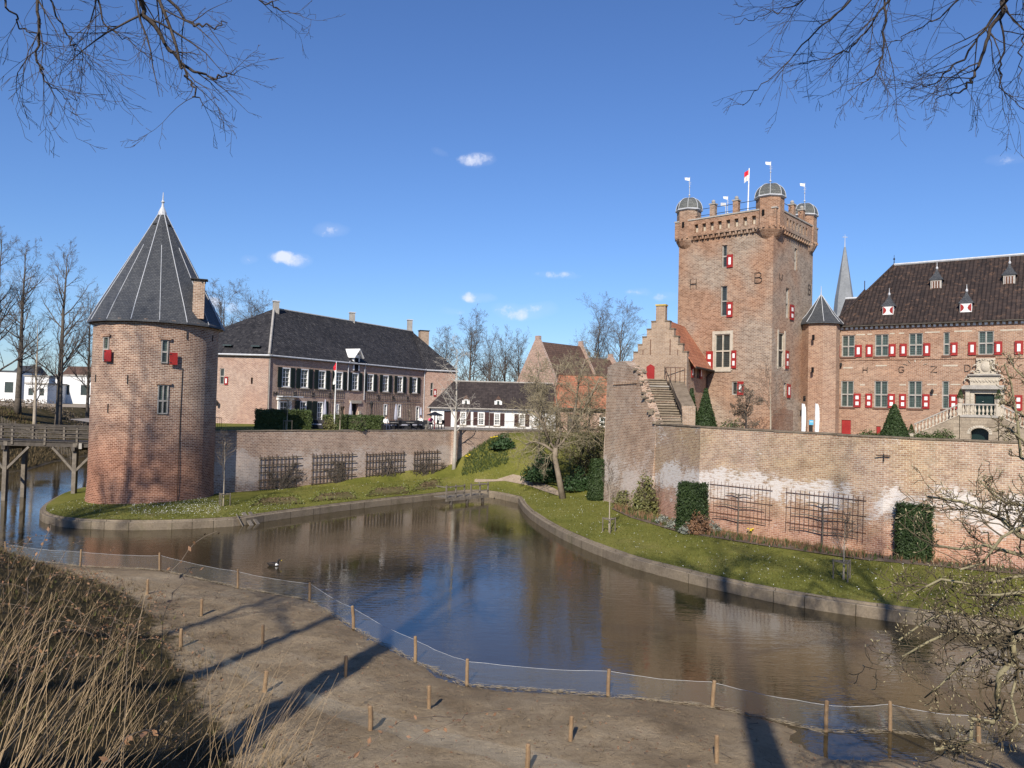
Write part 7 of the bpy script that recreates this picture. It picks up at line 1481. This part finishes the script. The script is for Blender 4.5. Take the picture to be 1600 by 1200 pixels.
def bank_cover():
    n = 30000; x = RNG.uniform(-34, 12, n); y = RNG.uniform(2.5, 37, n); e = pdist(TOEs, x, y); d = pdist(WLs+[WLs[0]], x, y); k = (e > -.6+RNG.normal(0, .5, n)) & (d > .1) & (RNG.uniform(0, 1, n) < np.clip(.35+.25*e, .1, 1)); P_ = np.stack((x, y, ground_h(x, y)-.01), 1)[k]
    tufts('rough_grass', P_, .2, .010, M['dry_stalk2'], 'rough dead grass over the near bank slope', 4, 'grass', 1.0); q = P_[RNG.uniform(0, 1, len(P_)) < .4]; tufts('green_grass', q[::3], .14, .010, M['grass_blade'], 'sparse green grass over the near bank slope', 4, 'grass', 1.1)
    segs, L_ = [], []; random.seed(11)
    for i in range(330):
        x = rnd(-25, -9); y = rnd(14, 35.5)
        if not (0.2 < float(pdist(TOEs, np.array([x]), np.array([y]))[0]) < 7): continue
        p = Vector((x, y, gz(x, y))); d = Vector((random.gauss(.3, .6), random.gauss(.1, .6), rnd(.5, 1.2))).normalized(); L = rnd(.7, 2.0); m = 9
        for j in range(m): d = (d+Vector((random.gauss(0, .1), random.gauss(0, .1), -.17))).normalized(); q = p+d*L/m; q.z = max(q.z, gz(q.x, q.y)+.02); segs.append((p, q, .008, .006)); L_ += [tuple(q+Vector((rnd(-.06, .06), rnd(-.06, .06), rnd(0, .06)))) for _ in range(1)]; p = q
    # long arching shoots reaching across the view of the bank
    for (u0, v0, u1, v1, Y) in [(200, 1000, 330, 852, 12), (255, 965, 305, 905, 14), (30, 1000, 75, 840, 12), (0, 930, 50, 860, 15), (520, 1210, 700, 1150, 9), (560, 1215, 800, 1140, 9), (150, 1210, 260, 1190, 7)]:
        a, b = D(u0, v0, Y), D(u1, v1, Y+1); p = a; m = 10
        for j in range(1, m+1): f = j/m; q = a.lerp(b, f)+Vector((random.gauss(0, .04), 0, .35*math.sin(f*2.4))); segs.append((p, q, .007, .005)); p = q; L_ += [tuple(q+Vector((rnd(-.05, .05), rnd(-.05, .05), rnd(-.05, .05)))) for _ in range(1)]
        g0 = Vector((a.x, a.y, gz(a.x, a.y)-.05)); segs.append((g0, a, .009, .007))
    b = seg_mesh('bramble_stems', segs, M['twig'], None, 3); tag(b, 'tangled arching bramble stems over the left bank', 'brambles', None, 'stuff'); o = leaf_mesh('bramble_leaves', np.array(L_), np.zeros((len(L_), 3))+[0, -.3, 1], .06, M['shrub_brown'], None, 'stuff', 1.5, .8); tag(o, 'small brown bramble leaves over the left bank', 'brambles')
bank_cover()
# ---------------------------------------------------------------- big trees on the viewer's own bank (their shadows cross the scene)
NB = 'old trees on the near bank'
OT = []
for i, (x, y, r, h, f0, lm, lab) in enumerate([(-9.7, .4, .60, 27, .55, 10, 'old bare tree with dark boughs hanging in the sky over the round tower'), (-16.8, -2.2, .30, 24, .6, 7, 'slim tree whose thin shadow crosses the left of the bare bank'), (-14.0, -3.8, .42, 25, .6, 7, 'tree casting the second thin shadow over the left of the bank'), (.7, -5.4, .62, 28, .55, 11, 'thick tree casting the dark shadow at the right of the bare bank'), (7.4, -1.8, .40, 26, .50, 16, 'old bare tree with dark boughs hanging in the sky over the castle palace'), (-36, 6, .6, 36, .45, 22, 'tree casting its branch shadow onto the foot of the round tower')]):
    z = gz(x, y); OT.append(tree('old_tree', lab, (x, y, z-.2), h, 'wide', M['bark'], M['bark_dark'], NB, r, f0, lm, .30, seed=90+i, wob=.008, lang=(.5, 1.0), k=3, topfade=.5, sub=dict(max=2, rmin=.014)))
def overhang(t, start, paths, seed, mt='bark_dark'):
    """long boughs reaching into the top of the view; they grow from their tree's trunk"""
    random.seed(seed); segs = []
    for (px, r0, dens) in paths:
        r0 *= .72
        q = [D(u, v, Y) for u, v, Y in px]; q = [Vector(start)]+q; fine = []
        for a, b in zip(q[:-1], q[1:]):
            for k in range(6): fine.append(a.lerp(b, k/6))
        fine.append(q[-1]); n = len(fine); fine = [p+(Vector((random.gauss(0, .022), random.gauss(0, .022), random.gauss(0, .022))) if 0 < i < n-1 else Vector()) for i, p in enumerate(fine)]
        for i in range(n-1):
            ra = max(.006, r0*(1-.9*i/n)); segs.append((fine[i], fine[i+1], ra, max(.006, r0*(1-.9*(i+1)/n))))
            if i >= 5:
                d = (fine[i+1]-fine[i]).normalized()
                for _ in range(dens):
                    if random.random() < .42: branch(fine[i].lerp(fine[i+1], random.random()), side_dir(d, rnd(.35, .95)), rnd(.7, 1.9)*(1.05-.6*i/n), max(.005, ra*.5), 1, segs, SPEC['hang'])
    seg_mesh('boughs', segs, M[mt], t, 4)
overhang(OT[0], (-9.6, 1.0, 17.5),
   [([(150, -130, 11), (215, 0, 11), (255, 65, 11.2), (290, 110, 11.4), (345, 122, 11.6), (370, 112, 11.8)], .075, 1), ([(230, -60, 11), (285, 100, 11.2), (300, 140, 11.3), (318, 165, 11.4)], .05, 1), ([(40, -120, 10), (62, 20, 10), (60, 95, 10.2), (70, 125, 10.3), (110, 155, 10.4)], .045, 1), ([(-20, -60, 10), (10, 10, 10), (40, 45, 10.2), (80, 68, 10.3)], .035, 1), ([(60, -40, 10.5), (90, 30, 10.6), (115, 70, 10.7), (128, 95, 10.8)], .03, 1), ([(230, -40, 11.5), (290, 30, 11.7), (330, 42, 11.8), (355, 35, 12)], .05, 1), ([(150, -30, 11), (160, 40, 11), (190, 60, 11.1), (240, 95, 11.2)], .03, 1), ([(330, -60, 12), (405, 0, 12.2), (440, 15, 12.4), (470, 22, 12.5)], .035, 1)], 5)
overhang(OT[4], (7.4, -1.6, 17.5),
   [([(1640, -150, 12), (1575, -5, 12), (1550, 45, 12), (1525, 115, 12.1), (1505, 140, 12.2), (1462, 155, 12.3)], .075, 1), ([(1560, 20, 12), (1505, 90, 12.2), (1460, 130, 12.3), (1420, 137, 12.4)], .04, 2), ([(1570, -20, 12), (1565, 80, 12), (1560, 140, 12), (1600, 170, 12)], .04, 1), ([(1420, -100, 11.5), (1387, 0, 11.5), (1380, 70, 11.6), (1366, 118, 11.7), (1325, 142, 11.8)], .045, 1), ([(1390, -50, 12), (1375, 20, 12), (1330, 75, 12.1), (1290, 92, 12.2), (1248, 100, 12.3)], .035, 1), ([(1370, -80, 12), (1325, 5, 12), (1265, 60, 12.1), (1200, 125, 12.3), (1160, 165, 12.5)], .035, 1), ([(1400, -100, 12), (1290, -20, 12), (1240, 10, 12), (1190, 25, 12.2), (1148, 38, 12.3)], .03, 1), ([(1560, -60, 12), (1480, 20, 12), (1420, 52, 12.2), (1380, 75, 12.3)], .03, 1), ([(1640, -40, 12), (1600, 60, 12), (1590, 120, 12)], .04, 1)], 6)
def magnolia():
    random.seed(17); bx, by = 10.6, 10.6; base = Vector((bx, by, gz(bx, by)-.1)); t = thing('magnolia_tree', 'twisting bare magnolia with pale buds leaning in over the moat', 'tree', base); segs, tw, tips = [], [], []
    pr = dict(n=[5, 4, 4], up=[.06, .09, .09], wob=.34, kids=[1, 1, 1], prob=.66, ang=(.4, 1.1), len=(.5, .8), rmin=.0042, max=2)
    m = MB(); top = base+Vector((-.6, 0, 3.4)); m.tube([base, base+Vector((-.1, .1, 1.2)), base+Vector((-.4, 0, 2.4)), top], [.17, .14, .11, .08], 9)
    low = base+Vector((-.15, .05, 1.3)); mid = base+Vector((-.4, 0, 2.3)); B = []
    for st_, px, Y, r, pale in [(low, [(1640, 975), (1600, 983), (1579, 992), (1585, 1029), (1562, 1054), (1558, 1087), (1562, 1117), (1550, 1129), (1519, 1123), (1517, 1158), (1492, 1165), (1462, 1171)], 9.2, .05, 1), (low, [(1640, 960), (1579, 992), (1550, 992), (1525, 994), (1490, 985), (1450, 1003), (1412, 1025)], 9.4, .035, 1),
        (low, [(1640, 1020), (1590, 1050), (1580, 1090), (1590, 1130), (1570, 1150)], 9.0, .025, 1), (low, [(1630, 940), (1560, 945), (1520, 965), (1480, 955), (1440, 975), (1405, 1000)], 10.0, .03, 0), (low, [(1600, 1000), (1540, 1010), (1500, 1040), (1470, 1070), (1445, 1090)], 9.6, .022, 0),
        (mid, [(1650, 860), (1592, 837), (1567, 812), (1537, 798), (1500, 783), (1450, 776)], 10.4, .04, 0), (mid, [(1650, 880), (1590, 866), (1540, 852), (1500, 858), (1460, 852)], 10.2, .035, 0), (mid, [(1640, 900), (1592, 900), (1530, 915), (1470, 905), (1430, 925)], 10, .03, 0), (top, [(1640, 800), (1600, 790), (1570, 785), (1550, 770), (1530, 750)], 10.6, .03, 0),
        (top, [(1640, 740), (1595, 715), (1590, 660), (1580, 600), (1570, 570)], 11, .03, 0), (top, [(1640, 700), (1600, 690), (1580, 672), (1562, 662)], 11, .024, 0), (top, [(1640, 660), (1600, 650), (1585, 640), (1570, 628)], 11.4, .022, 0), (top, [(1650, 620), (1610, 600), (1585, 575), (1575, 555)], 11.4, .022, 0), (mid, [(1650, 830), (1600, 820), (1565, 840), (1535, 880), (1500, 890)], 9.8, .03, 0), (low, [(1650, 930), (1600, 925), (1560, 930), (1510, 930)], 9.6, .03, 0)]:
        q = [st_]+[D(u, v, Y+.35*math.sin(i*1.7+u)) for i, (u, v) in enumerate(px)]; n = len(q); rad = [max(.008, r*(1-.75*i/n)) for i in range(n)]; rad[0] = max(rad[0], .05); m.tube(q, rad, 6)
        for i in range(1, n-1):
            d = (q[i+1]-q[i]).normalized()
            for _ in range(4):
                if random.random() < .8: branch(q[i].lerp(q[i+1], random.random()), side_dir(d, rnd(.5, 1.2)), rnd(.25, .75)*(.38 if st_ is top else 1), max(.006, rad[i]*.5), 0, tw, pr, tips)
        tips.append((q[-1], d))
    m.build('limbs', M['magnolia_bark'], t, smooth=True); seg_mesh('twigs', tw, M['magnolia_twig'], t, 4)
    bm = MB()
    for p, d in random.sample(tips, int(len(tips)*.6)):
        d = (d+Vector((0, 0, .5))).normalized(); L = rnd(.018, .042); bm.tube([p-d*.004, p+d*L*.35, p+d*L*.75, p+d*L], [.004, L*.21, L*.16, .002], 5)
    o = bm.build('buds', M['bud'], t, smooth=True); o['kind'] = 'stuff'
magnolia()
# ---------------------------------------------------------------- terrace furniture and people
def iron_rail(lab, line, h, z, st_=.16):
    t = thing('iron_railing', lab, 'railing', (*line[0], z)); bars = MB()
    for a, b in zip(line[:-1], line[1:]):
        A_, B_ = Vector((*a, z)), Vector((*b, z)); L = (B_-A_).length; m = MB(); m.bar(A_+Vector((0, 0, h)), B_+Vector((0, 0, h)), .04); m.build('top_rail', M['iron'], t); m = MB(); m.bar(A_+Vector((0, 0, .12)), B_+Vector((0, 0, .12)), .03); m.build('bottom_rail', M['iron'], t)
        k = int(L/st_)
        for i in range(k): p = A_.lerp(B_, i/k); bars.bar(p, p+Vector((0, 0, h)), .018)
    o = bars.build('bars', M['iron'], t); o['kind'] = 'stuff'
iron_rail('iron railing on the terrace wall in front of the white cottage', [(-5.4, 76.2), (-.5, 79.4), (4.2, 85.2)], .95, 5.45)
iron_rail('iron handrail at the stepped terrace corner beside the round tower', [(-21.9, 58.2), (-23.5, 60.5)], 1.0, 5.5, .5)
def gate():
    p, q = D(1208, 660, 58.6), D(1238, 660, 58.2); t = thing('iron_gate', 'tall wrought iron gate panel standing before the keep', 'gate', (p.x, p.y, 6.3)); z1 = D(1220, 641, 58.4).z; k = 17
    for i in range(k): a = p.lerp(q, i/(k-1)); m = MB(); m.bar((a.x, a.y, 6.3), (a.x, a.y, z1+.12*math.sin(math.pi*i/(k-1))), .035); m.build('bar', M['rust'], t)
    for z in (6.5, z1-.35): m = MB(); m.bar((p.x, p.y, z), (q.x, q.y, z), .03, .06); m.build('cross_bar', M['rust'], t)
gate()
for u, lab in ((1256.5, 'white banner mast beside the iron gate'), (1277.5, 'white banner mast beside the blue notice board')):
    p = D(u, 660, 53); z1 = D(u, 631, 53).z; t = thing('banner_mast', lab, 'banner', (p.x, p.y, 6.3), 'white banners in the court'); m = MB(); m.tube([(p.x-.16, p.y, 6.25), (p.x-.16, p.y, z1+.03)], .03, 6); m.build('pole', M['lead'], t)
    m = MB(); k = 8; vs = []
    for i in range(k+1): f = i/k; z = 6.45+(z1-6.45)*f; w = .26 if f < .93 else .18; vs += [(p.x-.15, p.y+.02*math.sin(f*9), z), (p.x-.15+w, p.y+.04*math.sin(f*7+1), z)]
    m.add(vs, [(i*2, i*2+1, i*2+3, i*2+2) for i in range(k)]); m.build('cloth', M['white_paint'], t)
p = D(1267, 668, 53.5); t = thing('notice_board', 'small blue notice board on a dark stand between the white banners', 'sign', (p.x, p.y, 6.3)); z = D(1267, 660, 53.5).z; m = MB(); m.box((p.x, p.y-.04, z), (.30, .05, .34)); m.build('panel', M['blue_sign'], t); m = MB(); m.box((p.x, p.y, (6.3+z-.18)/2), (.2, .16, z-.18-6.3)); m.build('stand', M['iron'], t); m = MB(); m.box((p.x, p.y-.07, z+.04), (.22, .008, .04)); m.build('print', M['white_paint'], t)
# potted box cones on the stair newels
f_, l0_, l1_, zl_, dp_, ls_ = ST
for s, z, lab in ((l0_, zl_+.92, 'potted box cone on the landing post before the left stair flight'), (l1_, zl_+.92, 'potted box cone on the landing post by the right stair flight'), (ls_-.2, 6.35, 'potted box cone at the foot of the staircase')):
    p = f_.P(s, z, dp_-.12); t = thing('potted_cone', lab, 'potted plant', p, 'potted box cones'); m = MB(); m.lathe([(.14, 0), (.17, .05), (.21, .3), (.23, .36)], p, 10); m.build('pot', M['stone'], t); n = 500; zz = RNG.uniform(0, 1, n); th = RNG.uniform(0, 6.283, n); R = .24*(1-zz)+.02; leaf_mesh('foliage', np.stack((p.x+R*np.cos(th), p.y+R*np.sin(th), p.z+.34+zz*.68), 1), np.stack((np.cos(th), np.sin(th), 0*th+.3), 1), .06, M['yew'], t)
def lounge(lab, u, Y, a, w=1.5):
    p = D(u, 665, Y); p.z = 5.43; t = thing('lounge_sofa', lab, 'sofa', p, 'black lounge sofas on the terrace'); c, s = math.cos(a), math.sin(a)
    def bx(nm, x, y, z, sz, mt): m = MB(); m.box((p.x+x*c-y*s, p.y+x*s+y*c, p.z+z), sz, a); m.build(nm, mt, t)
    bx('seat', 0, 0, .25, (w, .8, .34), M['black_weave']); bx('backrest', 0, .36, .55, (w, .14, .62), M['black_weave']); bx('armrest', -w/2+.07, -.05, .5, (.13, .7, .18), M['black_weave']); bx('armrest', w/2-.07, -.05, .5, (.13, .7, .18), M['black_weave']); bx('cushion', 0, -.03, .46, (w-.3, .66, .09), M['parasol_grey'])
    for x in (-1, 1):
        for y in (-1, 1): bx('leg', x*(w/2-.08), y*.32, .04, (.06, .06, .1), M['iron'])
lounge('black rattan lounge sofa in the gap between the terrace hedges', 489, 69, .1, 1.9); lounge('black rattan lounge sofa beside the lower hedge end', 609, 72, .4, 1.5); lounge('black rattan lounge sofa in the middle of the terrace tables', 632, 74, .3, 1.4); lounge('black rattan lounge sofa near the wall lantern end of the terrace', 649, 75, .3, 1.5)
def table(lab, u, Y):
    p = D(u, 665, Y); p.z = 5.43; t = thing('cafe_table', lab, 'table', p, 'cafe tables on the terrace'); m = MB(); m.lathe([(.38, .70), (.4, .72), (.4, .74)], p, 14); m.build('table_top', M['stone_grey'], t); m = MB(); m.tube([p, p+Vector((0, 0, .7))], .04, 6); m.build('leg', M['iron'], t); m = MB(); m.lathe([(.24, 0), (.22, .03), (.05, .05)], p, 12); m.build('foot', M['iron'], t)
table('small round cafe table beside the seated guest', 616, 71.5); table('small round cafe table between two black sofas', 641, 73.5); table('small round cafe table near the red parasol', 672, 76.5)
def chair(lab, u, Y, a):
    p = D(u, 665, Y); p.z = 5.43; t = thing('cafe_chair', lab, 'chair', p, 'cafe chairs on the terrace'); c, s = math.cos(a), math.sin(a)
    def bx(nm, x, y, z, sz): m = MB(); m.box((p.x+x*c-y*s, p.y+x*s+y*c, p.z+z), sz, a); m.build(nm, M['black_weave'], t)
    bx('seat', 0, 0, .44, (.46, .46, .05)); bx('backrest', 0, .21, .72, (.44, .04, .42))
    for x in (-1, 1):
        for y in (-1, 1): bx('leg', x*.2, y*.2, .21, (.035, .035, .42))
for i, (u, Y, lab) in enumerate([(622, 72.5, 'black cafe chair facing the table beside the guest'), (628, 71.5, 'black cafe chair left of the middle sofa'), (656, 74.5, 'black cafe chair right of the middle table'), (664, 76, 'black cafe chair left of the red parasol'), (681, 77, 'black cafe chair beneath the red parasol'), (690, 79, 'black cafe chair near the white cottage corner')]): chair(lab, u, Y, i*1.1)
def parasol(lab, u, v0, Y, grp='folded grey parasols'):
    p = D(u, 665, Y); p.z = 5.43; zt = D(u, v0, Y).z; t = thing('folded_parasol', lab, 'parasol', p, grp); h = zt-p.z; m = MB(); m.tube([p, p+Vector((0, 0, h))], .035, 6); m.build('pole', M['lead'], t); m = MB(); m.lathe([(.10, .32*h), (.2, .36*h), (.16, .6*h), (.12, .8*h), (.04, .98*h)], p, 9); m.build('cloth', M['parasol_grey'], t, smooth=True); m = MB(); m.box((p.x, p.y, p.z+.05), (.5, .5, .1)); m.build('base', M['stone_grey'], t)
parasol('folded grey parasol beside the white garden door', 507, 624, 71); parasol('folded grey parasol before the stone arched entrance', 547, 627, 76); parasol('folded grey parasol between the trellis windows', 618, 631, 79); parasol('folded grey parasol at the end of the long house trellis', 657, 636, 84)
p = D(679, 665, 78); p.z = 5.43; t = thing('red_parasol', 'dark red parasol pole with small open dark canopy by the white cottage', 'parasol', p); zt = D(679, 645, 78).z; m = MB(); m.tube([p, (p.x, p.y, zt)], .06, 8); m.build('pole', M['parasol_red'], t); m = MB(); m.lathe([(.85, zt-p.z-.28), (.8, zt-p.z-.2), (.05, zt-p.z+.12)], p, 8); m.build('canopy', M['black_weave'], t)
p = D(579.5, 665, 76); p.z = 5.43; t = thing('lamp_post', 'black lantern post beside the arched entrance of the long house', 'lamp', p); zt = D(579.5, 627, 76).z-p.z; m = MB(); m.tube([p, p+Vector((0, 0, zt*.72))], .05, 6); m.build('post', M['iron'], t); m = MB(); m.lathe([(.06, zt*.72), (.16, zt*.9), (.22, zt*.92), (.03, zt)], p, 6); m.build('lantern', M['iron'], t)
p = D(522, 668, 68); p.z = 5.44; q = D(527, 565, 68); t = thing('terrace_flagpole', 'white flagpole with a limp red and white pennant on the terrace', 'flagpole', p); m = MB(); m.tube([p, (p.x+.02, p.y, q.z)], [.06, .035], 8); m.build('pole', M['white_paint'], t)
for z0_, z1_, mt_ in ((q.z-.75, q.z-.1, 'orange_paint'), (q.z-2.0, q.z-.75, 'white_paint')):
    m = MB(); vs = []
    for i in range(7): f = i/6; z = z1_+(z0_-z1_)*f; w = .16+.08*math.sin(f*5+z0_); vs += [(p.x+.02, p.y-.05, z), (p.x+.02-w, p.y-.08+.05*math.sin(f*8), z-.05)]
    m.add(vs, [(i*2, i*2+1, i*2+3, i*2+2) for i in range(6)]); m.build('pennant', M[mt_], t)
for u, Y, lab in ((664, 77.5, 'grey stone planter tub on the terrace by the red parasol'),):
    p = D(u, 668, Y); p.z = 5.43; t = thing('planter_tub', lab, 'planter', p); m = MB(); m.lathe([(.3, 0), (.42, .25), (.46, .8), (.4, .85)], p, 12); m.build('tub', M['stone_grey'], t)
def person(lab, u, Y, a, top, legs, hair):
    """seated figure grown from one skeleton"""
    p = D(u, 665, Y); p.z = 5.43; t = thing('person', lab, 'person', p, 'guests on the terrace')
    J = [((0, 0, .50), .15), ((0, .02, .75), .14), ((0, .03, .98), .15), ((0, .02, 1.10), .06), ((0, -.02, 1.20), .075), ((0, -.03, 1.30), .09), ((.11, -.05, .50), .10), ((.13, -.45, .50), .075), ((.13, -.47, .26), .055), ((.13, -.45, .06), .045), ((.13, -.60, .03), .035), ((-.11, -.05, .50), .10), ((-.13, -.45, .50), .075), ((-.13, -.47, .26), .055), ((-.13, -.45, .06), .045), ((-.13, -.60, .03), .035), ((.2, .03, 1.0), .06), ((.25, -.02, .76), .05), ((.16, -.27, .66), .038), ((.13, -.36, .66), .03), ((-.2, .03, 1.0), .06), ((-.25, -.02, .76), .05), ((-.16, -.27, .66), .038), ((-.13, -.36, .66), .03)]
    E_ = [(0, 1), (1, 2), (2, 3), (3, 4), (4, 5), (0, 6), (6, 7), (7, 8), (8, 9), (9, 10), (0, 11), (11, 12), (12, 13), (13, 14), (14, 15), (2, 16), (16, 17), (17, 18), (18, 19), (2, 20), (20, 21), (21, 22), (22, 23)]
    me = bpy.data.meshes.new('body'); me.from_pydata([j[0] for j in J], E_, []); o = bpy.data.objects.new('body', me); link(o); o.parent = t; PLOC[o] = PLOC[t]; o.rotation_euler.z = a
    md = o.modifiers.new('skin', 'SKIN'); sv = me.skin_vertices[0].data if me.skin_vertices else None
    if sv is None: bpy.context.view_layer.objects.active = o; sv = me.skin_vertices[0].data
    for i, j in enumerate(J): sv[i].radius = (j[1], j[1])
    sv[0].use_root = True; o.modifiers.new('sub', 'SUBSURF').levels = 1
    bpy.context.view_layer.update(); dg = bpy.context.evaluated_depsgraph_get(); m2 = bpy.data.meshes.new_from_object(o.evaluated_get(dg)); o.modifiers.clear(); o.data = m2; m2.materials.clear()
    for k in (M['skin'], top, legs): m2.materials.append(k)
    for pl in m2.polygons: z = pl.center.z; y = pl.center.y; pl.material_index = 0 if z > 1.07 or (abs(pl.center.x) > .1 and y < -.2 and .58 < z < .75) else (1 if z > .60 else 2); pl.use_smooth = True
    m = MB(); m.lathe([(.09, 1.25), (.105, 1.32), (.08, 1.39), (.02, 1.41)], (p.x, p.y, p.z), 10); h = m.build('hair', hair, t, smooth=True)
person('seated person in a white top beside the lower hedge end', 603, 71, .6, M['white_paint'], M['navy'], M['hair']); person('seated person in a white shirt near the stone planter tub', 657, 76.5, -.4, M['white_paint'], M['navy'], M['hair']); person('seated person in a pink top beside the red parasol', 673, 79, .3, M['pink'], M['navy'], M['hair'])
